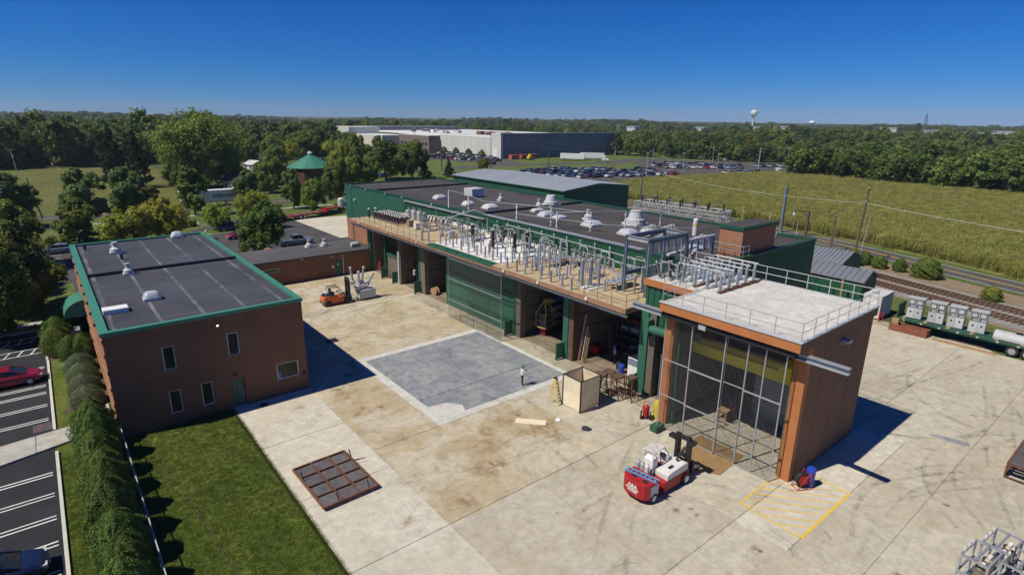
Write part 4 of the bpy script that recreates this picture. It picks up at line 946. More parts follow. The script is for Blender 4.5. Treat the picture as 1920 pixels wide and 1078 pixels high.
tree_proto('hedge', 'column', 1.3, 2.8, 22000, 84, .05, 'leaf_arbor', 14, False); tree_proto('roadshrub', 'column', 1.3, 2.2, 6000, 60, .085, 'leaf_dark', 15, False)
tree_proto('lowhedge', 'shrub', 1.6, 1.3, 5000, 60, .075, 'leaf_mid', 16, False)
PT = plant_tree
near = [
 ('near', 'large dark leafy tree at the left frame edge beside the car park', -6.6, 72.5, 11.5, 5.4), ('near', 'dark leafy tree overhanging the parked car left of the office', -3.6, 81.5, 9.6, 5.0),
 ('near', 'dark round tree behind the two at the left frame edge', -8.0, 92, 11.2, 5.4), ('oakA', 'shaded tree at the far left behind the parked cars', -5.2, 106.5, 9.2, 4.6),
 ('ovalA', 'tall dense blue-green tree on the verge left of centre field', 5.4, 131.5, 12.2, 4.5), ('ovalB', 'lower rounded tree just before the tall blue-green one by the path', 3.7, 122.5, 8.0, 3.5),
 ('ovalA', 'blue-green tree behind the yellow trees, near the street', 12.9, 138.0, 11.4, 4.1), ('ovalA', 'dense dark tree at the far left by the street and flag', -4.6, 146.0-1.5, 10.9, 4.3),
 ('yel', 'wider left one of the two yellow-green trees behind the office roof', 9.9, 109.0, 7.2, 4.0), ('yel', 'taller right one of the two yellow-green trees behind the office roof', 15.6, 112.5, 8.0, 3.5),
 ('oakB', 'low bushy green tree between blue-green tree and yellow trees', 16.6, 143.0, 7.0, 3.6), 
 ('ovalB', 'upright tree standing before the white box trailer on the street', 25.4, 141.0, 10.7, 3.9), ('ovalA', 'slim dark tree right of the white box trailer', 38.4, 147.5, 9.3, 3.3),
 ('yel', 'small yellow-green tree on the kerbed island by the dark van', 25.4, 120.6, 5.2, 2.7), ('yel', 'yellow-green tree behind the dark parked-lot tree', 31.3, 118, 7.6, 3.1),
 ('oakA', 'round dark green tree on the kerbed island beside the silver pickup', 25.4, 92.2, 8.3, 3.7), ('ovalA', 'slender cone-shaped tree before the brown wooden tank', 46.2, 139.0, 9.8, 2.8),
 ('oakB', 'short broad tree before the wooden tank doors', 47.6, 130.5, 7.2, 3.4), ('oakA', 'full green tree beside the far left corner of the hall', 57.5, 139, 11.2, 4.2),
 ('yel', 'yellow-green tree in the middle distance right of the wooden tank', 93, 225, 12.8, 5.4), ('oakB', 'upright green tree just right of the distant yellow-green one', 92.5, 205, 14.6, 4.6),
 ('oakA', 'left of the big pair of trees before the warehouse', 95.5, 188, 14.0, 6.6), ('oakA', 'right of the big pair of trees before the warehouse', 103.5, 183.5, 13.0, 6.6),
 ('coni', 'small cone tree at the foot of the big pair before the warehouse', 105.5, 178, 6.4, 4.2), ('coni', 'lone little conifer left of the metal roofed shed', 119.4, 184, 6.8, 3.0), ('oakB', 'small round tree by the warehouse car park', 143.3, 195.4, 5.0, 2.8),
 ('coni', 'left of the two tall dark conifers in the field', 18.2, 211.5, 19.0, 5.0), ('coni', 'right of the two tall dark conifers in the field', 23.4, 205, 17.4, 4.6),
 ('big', 'huge spreading tree over the small house in the field', 37.2, 191.5, 22.0, 12.8),
 ('oakB', 'mid-green tree right of the wooden tank roof', 77.5, 254, 12.6, 5.2), ('oakA', 'mid-green tree behind the wooden tank roof', 74.6, 272, 11.2, 5.4), ('oakB', 'leafy tree close behind the street left of the tank', 59, 194.5, 8.0, 3.2),
 ('coni', 'leftmost dark conifer at the far edge of the left field', -8, 341, 11, 7), ('coni', 'second dark conifer at the far edge of the left field', 1.5, 329, 10.5, 7), ('coni', 'third dark conifer at the far edge of the left field', 16, 325, 9.6, 5.6), ('coni', 'fourth dark conifer at the far edge of the left field', 23, 324, 8.8, 4.8),
 ('oakB', 'light green tree far behind the tank, left of the warehouse', 102.5, 293, 13.2, 7.0), ('oakA', 'green tree far behind the tank, nearest the warehouse', 112, 288, 14.4, 7.2), ('ovalB', 'pale green tree between the huge tree and the tank', 52, 215, 11, 4.4), ('oakB', 'pale green tree behind the white pavilion', 62, 262, 12, 5.5), ('yel', 'yellowish tree in the clearing behind the tank', 86, 262, 11, 5.2), ('oakA', 'dark tree beside the white pavilion', 73, 238, 10, 4.6),
 ('ovalA', 'blue-green tree between the field conifers and the huge tree', 30, 176, 9, 3.6), ('oakA', 'bushy dark tree under the huge tree, left side', 31, 186, 8, 4.5), ('oakB', 'leafy tree at the street right of the wooden tank', 66, 158, 8.5, 4.0), ('oakA', 'dark tree right of the wooden tank by the street', 76, 168, 9.5, 4.6), ('ovalB', 'leafy tree in the verge between tank and big pair', 84, 176, 9.0, 4.0),
 ('ovalB', 'leafy tree close left of the wooden tank', 55.5, 180, 9.5, 3.6), ('oakA', 'dark tree left of the wooden tank by the street pole', 51, 172, 10, 4),
]
for i, (k, lb, x, y, h, r) in enumerate(near): PT(k, 'tree', lb, 'tree', x, y, h, r, 'single trees round the site', i)
# arborvitae row by the fence, round shrubs and hedge at the office
for k in range(9):
    y = 43.9-2.28*k
    PT('arb', 'arborvitae', ['arborvitae nearest the office corner in the fence row', 'second arborvitae from the office in the fence row', 'third arborvitae from the office in the fence row', 'fourth arborvitae from the office in the fence row', 'fifth arborvitae from the office in the fence row', 'sixth arborvitae from the office in the fence row', 'seventh arborvitae from the office in the fence row', 'eighth arborvitae from the office in the fence row', 'last arborvitae of the fence row at the frame bottom'][k], 'shrub', .12+.12*math.sin(k*2.1), y, 3.5+.35*math.sin(k*1.7), 1.18+.10*math.cos(k*2.3), 'arborvitae row along the fence', k)
for k, (y, lb) in enumerate(((59.2, 'clipped round juniper farthest from the corner on the office side wall'), (56.7, 'second clipped round juniper along the office side wall'), (54.0, 'third clipped round juniper along the office side wall'), (51.4, 'clipped round juniper nearest the corner on the office side wall'))):
    PT('ball', 'clipped_shrub', lb, 'shrub', .1, y, 1.6, 1.2, 'clipped junipers by the office', k)
for k, (x, y, h, r, lb) in enumerate(((-1.2, 64.5, 2.9, 1.25, 'tall hedge shrub at the car park corner, nearest the kerb'), (-1.1, 67.3, 2.9, 1.3, 'tall hedge shrub with browned top beside the air conditioner'), (-.9, 70.0, 2.7, 1.3, 'tall hedge shrub left of the air conditioner'),
    (.6, 62.3, 2.4, 1.0, 'hedge shrub against the office wall behind the round junipers'), (.7, 71.0, 2.8, 1.1, 'hedge shrub against the office wall by the awning'), (-.3, 62.6, 2.3, .95, 'hedge shrub between the kerb shrub and the office wall'), (.3, 73.2, 2.4, 1.2, 'hedge shrub under the green awning'))):
    PT('hedge', 'hedge_shrub', lb, 'shrub', x, y, h, r, 'tall hedge round the air conditioner', k)
for k in range(8): PT('lowhedge', 'hedge_shrub', 'low clipped hedge plant behind the far edge of the office roof', 'shrub', -3+k*2.6, 122.5+.5*k, 1.5, 1.7, 'low hedge behind the office', k)
for k in range(5): PT('lowhedge', 'hedge_shrub', 'low dark hedge plant by the back car park near the island', 'shrub', 14.5+k*1.9, 125.2+k*.7, 1.4, 1.5, 'low hedge at the back car park', k)
for k, (x, y, h, r, lb) in enumerate(((99.1, 33.3, 2.1, 1.2, 'second road shrub right of the leaning grey pole'), (100.6, 35.6, 2.0, 1.1, 'road shrub at the foot of the tall wooden pole'), (98.3, 30.9, 2.1, 1.1, 'road shrub third along the country road bank'), (98.4, 28.2, 2.1, .95, 'small upright road shrub before the big one'), (97.6, 24.5, 3.0, 1.9, 'biggest bushy shrub on the bank beside the country road'), (91.4, 15.6, 1.9, 1.15, 'lone round shrub close to the railway at the right'), (97.2, 33.8, 1.4, .9, 'low scrubby shrub on the dirt bank behind the shed'))):
    PT('roadshrub', 'road_shrub', lb, 'shrub', x, y, h, r, 'shrubs on the railway bank', k)

# ------------------------------------------------------------------ woods
def in_poly(x, y, poly):
    c = False; j = len(poly)-1
    for i in range(len(poly)):
        (xi, yi), (xj, yj) = poly[i], poly[j]
        if (yi > y) != (yj > y) and x < (xj-xi)*(y-yi)/(yj-yi)+xi: c = not c
        j = i
    return c
def gn_scatter(name, pts, scl, rot, src_meshes, label, cat):
    me = bpy.data.meshes.new(name); me.from_pydata([tuple(p) for p in pts], [], []); 
    for nm, arr, ty in (('scl', scl, 'FLOAT_VECTOR'), ('rot', rot, 'FLOAT')):
        at = me.attributes.new(nm, ty, 'POINT'); at.data.foreach_set('vector' if ty == 'FLOAT_VECTOR' else 'value', np.asarray(arr, dtype=np.float32).reshape(-1))
    o = bpy.data.objects.new(name, me); COL.objects.link(o)
    src = bpy.data.objects.new(name+'_source', src_meshes)
    ng = bpy.data.node_groups.new(name, 'GeometryNodeTree'); ng.interface.new_socket('Geometry', in_out='INPUT', socket_type='NodeSocketGeometry'); ng.interface.new_socket('Geometry', in_out='OUTPUT', socket_type='NodeSocketGeometry')
    N = ng.nodes.new; gi = N('NodeGroupInput'); go = N('NodeGroupOutput'); ip = N('GeometryNodeInstanceOnPoints'); oi = N('GeometryNodeObjectInfo'); oi.inputs['Object'].default_value = src; oi.inputs['As Instance'].default_value = True
    a = N('GeometryNodeInputNamedAttribute'); a.data_type = 'FLOAT_VECTOR'; a.inputs[0].default_value = 'scl'
    b = N('GeometryNodeInputNamedAttribute'); b.data_type = 'FLOAT'; b.inputs[0].default_value = 'rot'
    cx = N('ShaderNodeCombineXYZ'); L = ng.links.new
    L(gi.outputs[0], ip.inputs['Points']); L(oi.outputs['Geometry'], ip.inputs['Instance']); L(a.outputs['Attribute'], ip.inputs['Scale']); L(b.outputs['Attribute'], cx.inputs[2]); L(cx.outputs[0], ip.inputs['Rotation']); L(ip.outputs[0], go.inputs[0])
    md = o.modifiers.new('scatter', 'NODES'); md.node_group = ng
    return stuff(o, label, cat)
rw = np.random.default_rng(42)
# individual trees at the wood edges (nearest the camera), same kinds in one loop
edge = []
def edge_line(p, q, n, depth, hmin, hmax, rows=2):
    p = np.array(p, float); q = np.array(q, float); d = (q-p)/np.linalg.norm(q-p); nn = np.array([-d[1], d[0]])
    for r_ in range(rows):
        for k in range(n):
            c = p+(q-p)*(k+rw.uniform(.1, .9))/n + nn*(r_*depth+rw.uniform(-.3, .3)*depth); edge.append((c[0], c[1], rw.uniform(hmin, hmax)))
edge_line((233, 30), (241, 112), 14, 7, 9, 14); edge_line((229, -20), (233, 30), 6, 7, 10, 15)
edge_line((244, 112), (336, 106), 11, -7, 8, 12); edge_line((303, 182), (345, 128), 8, -7, 8, 12); edge_line((295, 232), (303, 182), 7, -8, 9, 13)
edge_line((300, 300), (295, 232), 8, -9, 10, 14)
edge_line((-120, 352), (90, 300), 26, 9, 11, 18, 2); edge_line((90, 300), (150, 330), 9, 8, 10, 14, 2)
edge_line((150, 350), (170, 430), 9, 9, 10, 14, 2)
LB = ('leafy tree on the near edge of the woods', 'woods edge trees')
edge.sort(key=lambda e: e[0]**2+e[1]**2)
for i, (x, y, h) in enumerate(edge[:300]):
    k = ('farA', 'farB', 'farC')[i % 3]; PT(k, 'woodland_tree', 'leafy tree on the near edge of the distant woods', 'tree', x, y, h, PROTO[k][2]*h/PROTO[k][3]*1.15, 'trees along the edge of the woods', i)
# masses of woodland beyond
keep_out = [corn_poly, [(120, 150), (160, 110), (240, 108), (345, 100), (345, 130), (305, 185), (305, 260), (300, 262), (195, 262), (200, 420), (170, 420), (140, 330), (90, 290), (60, 200), (125, 150)], [(190, 240), (310, 240), (330, 470), (190, 470)]]
def wood_pts(n, rmin, rmax, az0, az1, hm, power=1.0):
    out = []
    while len(out) < n:
        r = rmin*(rmax/rmin)**(rw.uniform()**power); az = rw.uniform(az0, az1); x, y = r*math.sin(az), r*math.cos(az)
        if y < 300+.1*x and x < 95 and y < 330 - .25*x: continue
        if x > 60 and x < 228 and y < 330 and y > -80 and r < 340: continue
        if any(in_poly(x, y, P_) for P_ in keep_out): continue
        out.append((x, y))
    return out
for key, seed in (('farA', 1), ('farB', 2), ('farC', 3)):
    P3 = wood_pts(1500, 250, 700, -.25, 1.75, 14) + wood_pts(1300, 700, 3200, -.2, 1.7, 15, .8)
    pts = []; sc = []; rot = []
    for x, y in P3:
        r = math.hypot(x, y); h = (rw.uniform(7, 13.5) if rw.uniform() > .12 else rw.uniform(13, 17))*(1+.16*math.sin(x*.011+1.3*math.sin(y*.009)))*(1.28 if (math.atan2(x, y) < .22 and r < 650) else 1.0); wmul = 1.15 if r < 500 else 1.15+(r-500)/1400
        s_ = h/PROTO[key][3]; zz = max(0, min(1, (r-700)/900))*(3.5+3.5*math.sin(math.atan2(x, y)*9+1)+2.5*math.sin(math.atan2(x, y)*31)); pts.append((x, y, G0+zz)); sc.append((s_*wmul, s_*wmul, s_)); rot.append(rw.uniform(0, 6.28))
    gn_scatter('woodland', pts, sc, rot, PROTO[key][0], 'dark green mass of woodland reaching to the horizon', 'woods')
# ------------------------------------------------------------------ corn
rc = np.random.default_rng(5)
mb = MB()
for k in range(22):
    a = rc.uniform(0, 6.28); x = rc.uniform(-.55, .55); y = rc.uniform(-.55, .55); h = rc.uniform(2.0, 2.4); l_ = rc.uniform(.25, .45)
    mb.quad((x-.015, y, 0), (x+.015, y, 0), (x+.01, y, h), (x-.01, y, h)); mb.quad((x, y-.03, h-.3), (x+.05, y+.03, h), (x, y+.05, h+.05))
    for q in range(4):
        a += 2.4; z = h*(.42+.15*q); dx, dy = math.cos(a), math.sin(a); w_ = .035
        mb.quad((x+dy*w_, y-dx*w_, z), (x-dy*w_, y+dx*w_, z), (x+dx*l_*.6-dy*w_, y+dy*l_*.6+dx*w_, z+.24), (x+dx*l_*.6+dy*w_, y+dy*l_*.6-dx*w_, z+.24))
        mb.quad((x+dx*l_*.6+dy*w_, y+dy*l_*.6-dx*w_, z+.24), (x+dx*l_*.6-dy*w_, y+dy*l_*.6+dx*w_, z+.24), (x+dx*l_, y+dy*l_, z+.06))
cm = mb.mesh('corn_plant'); cm.materials.append(A['corn'])
pts = []; sc = []; rot = []
ru = Vector((.40, 1)).normalized(); rv = Vector((ru.y, -ru.x))
for a_ in np.arange(-160, 330, 1.25):
    for b_ in np.arange(-200, 330, 1.05):
        q = rv*float(a_)+ru*(float(b_)+rc.uniform(-.25, .25)); x, y = q.x, q.y
        if not (70 < x < 245 and -45 < y < 134) or not in_poly(x, y, corn_poly): continue
        if math.hypot(x, y) > 190 and rc.uniform() > .8: continue
        s_ = rc.uniform(.82, 1.10)*(1+.06*math.sin(x*.11)*math.sin(y*.09)); pts.append((x+rc.uniform(-.1, .1), y, G0+.05)); sc.append((s_*1.1, s_*1.1, s_)); rot.append(rc.uniform(0, 6.28))
gn_scatter('corn', pts, sc, rot, cm, 'ripening yellow-green corn filling the field beyond the road', 'corn')

# ------------------------------------------------------------------ short grass tufts on the near lawn
mb = MB()
for k in range(16):
    a = rc.uniform(0, 6.28); x, y = rc.uniform(-.16, .16, 2); h = rc.uniform(.035, .085); w_ = .008; dx, dy = math.cos(a), math.sin(a); l_ = rc.uniform(.0, .05)
    mb.quad((x-dy*w_, y+dx*w_, 0), (x+dy*w_, y-dx*w_, 0), (x+dx*l_, y+dy*l_, h))
leaf_mat('grass_blade', (.085, .120, .020), (.18, .205, .040), .35)
gmesh = mb.mesh('grass_tuft'); gmesh.materials.append(A['grass_blade']); pts = []; sc = []; rot = []
for k in range(30000):
    x = rc.uniform(-1.9, 8.55) if k % 8 else 8.5+rc.normal(0, .035); y = rc.uniform(14, 43.6)
    if -.9 < x < 1.3: continue
    pts.append((x, y, G0+.035 if x < 8.42 else -.03)); s_ = rc.uniform(.6, 1.25); sc.append((s_, s_, s_*rc.uniform(.7, 1.3))); rot.append(rc.uniform(0, 6.28))
gn_scatter('grass', pts, sc, rot, gmesh, 'short mown grass of the lawn before the office', 'grass')
# ------------------------------------------------------------------ insulators and switchgear on the deck and roofs
ORD = ['first', 'second', 'third', 'fourth', 'fifth', 'sixth', 'seventh', 'eighth', 'ninth', 'tenth', 'eleventh', 'twelfth', 'thirteenth', 'fourteenth', 'fifteenth', 'sixteenth', 'seventeenth', 'eighteenth', 'nineteenth', 'twentieth', 'twenty-first', 'twenty-second', 'twenty-third', 'twenty-fourth', 'twenty-fifth', 'twenty-sixth', 'twenty-seventh', 'twenty-eighth', 'twenty-ninth', 'thirtieth', 'thirty-first', 'thirty-second', 'thirty-third', 'thirty-fourth', 'thirty-fifth', 'thirty-sixth', 'thirty-seventh', 'thirty-eighth', 'thirty-ninth', 'fortieth', 'forty-first', 'forty-second']
def shed_prof(r, h, n, core=.62):
    pr = [(r*core, 0)]
    for k in range(n):
        z = h*k/n; pr += [(r*core, z+.15*h/n), (r, z+.45*h/n), (r*.97, z+.6*h/n), (r*core, z+.8*h/n)]
    return pr+[(r*core, h)]
def post_mesh(r, h, n, m_, sides=10):
    me = MB().lathe(shed_prof(r, h, n), n=sides).mesh('porcelain'); me.materials.append(A[m_]); return me
PM = {}
def post_ins(label, x, y, z, h, r=.13, m_='porcelain_grey', grp=None, base=.12, cap=.10, tilt=None, n=None, cat='insulator', name='post_insulator', capm='galv'):
    t = thing(name, label, cat, (x, y, z), 0, grp)
    if tilt: t.rotation_euler = tilt
    hh = round(h-base-cap, 2); n = n or max(3, int(hh/.09)); k = (r, hh, n, m_)
    if k not in PM: PM[k] = post_mesh(r, hh, n, m_)
    kb = ('b', r, base)
    if kb not in PM:
        PM[kb] = MB().box(-r*1.5, -r*1.5, 0, r*1.5, r*1.5, base*.45).lathe([(r*.8, base*.45), (r*.7, base)], n=8).mesh('base'); PM[kb].materials.append(A['galv'])
    kc = ('c', r, cap, capm)
    if kc not in PM:
        PM[kc] = MB().lathe([(r*.72, 0), (r*.75, cap*.6), (r*.45, cap)], n=8).mesh('cap'); PM[kc].materials.append(A[capm])
    for nm, me, dz in (('base', PM[kb], 0), ('porcelain', PM[k], base), ('cap', PM[kc], base+hh)):
        o = bpy.data.objects.new(nm, me); COL.objects.link(o); o.parent = t; o.location = (0, 0, dz)
    return t
rd_ = random.Random(9)
front = [(34.1, 58.64), (34.24, 57.35), (34.75, 55.64), (34.75, 54.43), (34.75, 52.95), (34.75, 51.35), (34.75, 49.94), (34.75, 48.42), (34.75, 46.94), (34.75, 45.61), (34.6, 44.1), (33.9, 42.21), (33.85, 40.69), (33.85, 39.46), (33.87, 37.34), (33.87, 35.96), (33.79, 34.43), (33.74, 33.25)]
for i, (x, y) in enumerate(front):
    m_ = 'porcelain_blue' if i % 3 == 1 else ('porcelain_tan' if i in (5, 10, 12) else 'porcelain_grey')
    post_ins(ORD[i]+' insulator post from the left in the front row along the deck edge', x, y, dZ, 1.15+.12*rd_.random(), .115, m_, 'front row of insulator posts')
for i in range(13):
    y = 55.2-i*1.27; m_ = rd_.choice(['porcelain_blue', 'porcelain_grey', 'porcelain_grey', 'porcelain_tan'])
    post_ins(ORD[i]+' insulator post from the left in the second row on the deck', 35.75+.15*math.sin(i), y, dZ, 1.25+.15*rd_.random(), .10, m_, 'second row of insulator posts')
for i, y in enumerate((54.6, 53.2, 51.8, 48.6, 47.6, 45.2, 44.6, 42.9, 41.3)):
    post_ins(ORD[i]+' insulator post from the left in the third row on the deck', 36.75+.2*math.cos(i*1.3), y, dZ, 1.1+.3*rd_.random(), .11, 'porcelain_grey', 'third row of insulator posts')
sec = [(35.13, 39.96, 1.3), (34.92, 38.29, 1.9), (34.97, 37.38, 2.9), (36.01, 37.5, 1.35), (35.08, 36.16, 1.25), (35.97, 36.08, 1.3), (36.05, 34.62, 1.2), (36.25, 40.4, 2.2), (37.66, 38.73, 2.9), (34.86, 32.38, 1.1), (35.69, 31.26, 1.1), (36.9, 36.6, 1.4), (36.6, 42.6, 1.5), (37.6, 41.6, 2.4)]
for i, (x, y, h) in enumerate(sec): post_ins(ORD[i]+' insulator post of the loose cluster on the bare tan part of the deck', x, y, dZ, h, .105, ['porcelain_grey', 'porcelain_blue'][i % 2], 'cluster of insulator posts on the tan deck')
for i, (x, y) in enumerate(((35.03, 33.26), (35.77, 32.97), (36.18, 32.41))): post_ins(('left', 'middle', 'right')[i]+' of the three tall tapered grey posts on a white skid', x, y, dZ, 2.5, .17, 'porcelain_grey', 'three tapered posts on a skid')
one('skid', MB().box(34.6, 32.7, dZ, 36.6, 33.1, dZ+.1).box(34.6, 32.0, dZ, 36.8, 32.25, dZ+.1), A['white_paint'], 'low white skid under the three tapered posts', 'skid')
for i, (x, y, tl, h, lb) in enumerate(((38.39, 54.32, None, 2.1, 'leftmost dark brown porcelain bushing on the white deck'), (37.91, 49.79, None, 2.2, 'second dark brown porcelain bushing on the white deck'), (38.51, 46.72, None, 2.3, 'dark brown bushing with tan cap nearest the deck edge'), (41.2, 47.4, (0, -.32, .4), 2.2, 'tilted dark bushing with rusty tan head by the green wall'), (40.4, 51.5, (.25, .2, 0), 1.9, 'leaning black bushing in the middle of the white deck'))):
    post_ins(lb, x, y, dZ, h, .27, 'porcelain_brown', 'dark bushings on the white deck', .2, .16, tl, 14, 'bushing', 'bushing', 'porcelain_tan' if i > 1 else 'galv')
# racks of brown cap-and-pin insulators with white caps, far left of the deck
cnt = 0
for r_ in range(4):
    for k in range(11):
        x = 36.2+r_*.62+.03*k; y = 75.6-k*.66-r_*.10
        post_ins(ORD[cnt] + ' white-capped brown insulator of the dense rack far left on the deck', x, y, dZ+.05, 1.05, .17, 'porcelain_brown', 'rack of white-capped brown insulators', .05, .16, (0, .42, .2), 4, capm='white_paint') if cnt < 42 else None
        cnt += 1
one('insulator_pallet', MB().box(36.0, 68.2, dZ, 38.9, 76.2, dZ+.05), A['wood'], 'flat timber pallet under the rack of brown insulators', 'pallet')
for i, (x, y) in enumerate(((35.9, 77.0-.6), (36.9, 77.0-.7))): post_ins(('left', 'right')[i]+' lone white-capped brown insulator behind the dense rack', x, y, dZ, 1.4, .2, 'porcelain_brown', 'lone brown insulators', .1, .25, None, 4, capm='white_paint')
for i in range(9):
    post_ins(ORD[i]+' brown insulator of the small rack by the hall wall', 41.2+.12*(i % 3), 69.0-i*.62, dZ, .95, .16, 'porcelain_brown', 'small rack of brown insulators', .05, .15, (0, .4, 0), 4, capm='white_paint')
# upright tank and transformer cans
t = thing('pressure_tank', 'slim upright blue-grey tank on the left half of the deck', 'tank', (38.8, 65.8, dZ)); MB().lathe([(.30, 0), (.36, .06), (.36, 1.75), (.28, 1.86), (.06, 1.92)], n=16).build('shell', A['steel_blue'], t, smooth=False); MB().lathe([(.5, 0), (.5, .05)], n=16).build('foot', A['galv'], t)
for i, (x, y) in enumerate(((40.2, 72.6), (40.6, 71.9), (40.3, 71.2), (40.8, 70.6), (40.4, 70.0))):
    t = thing('transformer_can', ORD[i]+' grey transformer can from the left beside the hall wall', 'transformer', (x, y, dZ), 0, 'grey transformer cans')
    MB().lathe([(.33, 0), (.35, .1), (.35, 1.2), (.30, 1.26)], n=12).build('tank', A['grey_paint'], t)
    for s_ in (-.14, .14): MB().lathe(shed_prof(.07, .35, 3), (0, s_, 1.26), 8).build('bushing', A['porcelain_grey'], t)
for i, (x, y, lb) in enumerate(((36.9, 64.6, 'small white cabinet on the deck before the blue tank'), (37.6, 57.6, 'small pale grey cabinet beside the white deck coating'), (41.3, 45.4, 'small grey control cabinet by the tilted bushing'), (37.2, 66.9, 'low brown box on the deck near the tank'))):
    t = thing('control_cabinet', lb, 'cabinet', (x, y, dZ), 0); MB().box(-.35, -.3, .12, .35, .3, .85).build('case', A[['white_dirty', 'grey_light', 'grey_paint', 'wood'][i]], t, bevel=.02); MB().box(-.3, -.25, 0, .3, .25, .12).build('plinth', A['steel_dark'], t)
# disconnect switches: base channel, posts, blade
def switch(label, x, y, rz, L_=2.4, h=.9, n=3, arms=True, z=dZ, stand=.0, grp='disconnect switches on the deck'):
    t = thing('disconnect_switch', label, 'switchgear', (x, y, z), rz, grp)
    if stand:
        for sx in (-L_*.42, L_*.42): MB().bar((sx, 0, 0), (sx, 0, stand), .1).build('leg', A['galv'], t)
    MB().box(-L_/2, -.1, stand, L_/2, .1, stand+.14).build('base_channel', A['galv'], t)
    k = ('sw', h)
    if k not in PM: PM[k] = post_mesh(.10, h, 6, 'porcelain_grey', 8)
    for i in range(n):
        o = bpy.data.objects.new('porcelain', PM[k]); COL.objects.link(o); o.parent = t; o.location = (-L_*.4+i*L_*.8/(n-1), 0, stand+.14)
    if arms:
        MB().tube((-L_*.45, 0, stand+.2+h), (L_*.45, 0, stand+.24+h), .035, n=6).build('blade', A['galv'], t)
        MB().box(-.16, -.12, stand+.14+h, .16, .12, stand+.26+h).build('hinge', A['copper_old'], t)
    return t
SW = [(37.6, 62.6, .1, 2.6, .8), (39.4, 63.4, 1.2, 2.2, .9), (40.6, 62.0, .3, 2.6, 1.0), (39.0, 60.6, 1.5, 2.4, .9), (41.2, 59.6, .2, 2.0, .8), (37.4, 59.4, .9, 1.8, .7), (39.6, 57.9, 1.4, 2.6, .8),
      (39.9, 54.8, .4, 2.2, 1.0), (41.0, 53.4, 1.5, 2.6, 1.1), (39.6, 50.8, 1.3, 2.4, .9), (41.3, 49.4, .2, 1.8, 1.0), (39.9, 45.9, .3, 2.6, .9), (40.8, 43.6, 1.5, 2.6, 1.1), (38.4, 44.2, .2, 2.2, .9),
      (39.6, 41.4, 1.45, 3.0, 1.0), (41.0, 39.6, .1, 2.0, 1.1), (39.4, 37.2, 1.5, 2.8, .9), (41.2, 36.2, 1.5, 2.6, 1.0), (38.6, 34.6, .2, 2.4, .8), (40.6, 33.6, 1.4, 2.8, .9)]
for i, (x, y, rz, L_, h) in enumerate(SW): switch(ORD[i]+' open switch with grey posts on the deck, counted from the left', x, y, rz, L_, h, 3 if L_ > 2.1 else 2)
# light grey lattice tables carrying low gear near the wall
for i, (x, y) in enumerate(((38.9, 40.2), (37.8, 31.2))):
    t = thing('equipment_table', ('low galvanised table of fittings in the middle of the tan deck', 'low galvanised table of fittings under the steel portal')[i], 'table', (x, y, dZ), .05)
    MB().box(-1.5, -.6, .62, 1.5, .6, .72).build('top', A['galv'], t)
    for a in (-1.35, 0, 1.35):
        for b in (-.5, .5): MB().bar((a, b, 0), (a, b, .62), .08).build('leg', A['galv'], t)
    for k in range(5): MB().lathe(shed_prof(.09, .5, 4), (-1.2+k*.6, 0, .72), 8).build('insulator', A['porcelain_grey'], t)
# stack of pale bars by the portal
t = thing('bar_rack', 'rack of pale horizontal bus bars under the steel portal', 'rack', (40.0, 29.2, dZ))
for a in (-1.6, 1.6): MB().bar((a, 0, 0), (a, 0, 2.2), .12).build('upright', A['grey_light'], t)
for k in range(8): MB().bar((-2.0, .1, .35+k*.24), (2.0, .1, .35+k*.24), .11).build('bus_bar', A['grey_light'], t)
# steel portal frame
t = thing('steel_portal', 'tall blue-grey steel portal frame standing on the near end of the deck', 'steel frame', (39.4, 29, dZ))
ZP = 12.3-dZ
for a in (36.87, 42.0):
    for b in (27.9, 30.2):
        MB().box(a-39.4-.10, b-29-.11, 0, a-39.4+.10, b-29-.085, ZP-.3).box(a-39.4-.10, b-29+.085, 0, a-39.4+.10, b-29+.11, ZP-.3).box(a-39.4-.02, b-29-.085, 0, a-39.4+.02, b-29+.085, ZP-.3).build('column', A['steel_blue'], t)
        MB().box(a-39.4-.2, b-29-.2, -.001, a-39.4+.2, b-29+.2, .03).build('base_plate', A['galv'], t)
def ibeam(p, q, h=.3, w=.2):
    p = Vector(p); q = Vector(q); u = Vector((0, 0, 1)); mb = MB()
    mb.bar(p+u*h/2, q+u*h/2, w, .035); mb.bar(p-u*h/2, q-u*h/2, w, .035); mb.bar(p, q, .035, h-.035); return mb
for b in (27.9, 30.2): ibeam((36.87-39.4-.12, b-29, ZP-.15), (42-39.4+.12, b-29, ZP-.15)).build('beam', A['steel_blue'], t)
for a in (36.87, 42.0): ibeam((a-39.4, 27.9-29+.12, ZP-.151), (a-39.4, 30.2-29-.12, ZP-.151)).build('beam', A['galv'], t)
for b in (27.9, 30.2): ibeam((36.87-39.4+.12, b-29, 1.6), (42-39.4-.12, b-29, 1.6)).build('beam', A['steel_blue'], t)
for k in range(5): MB().lathe(shed_prof(.13, .9, 7), (-2.0+k*1.0, -1.1, ZP-1.25), 8).build('hanging_insulator', A['porcelain_blue'], t)
MB().path([(-2.3, -1.1, ZP-1.3), (2.4, -1.1, ZP-1.35)], .04).build('bus_bar', A['galv'], t)
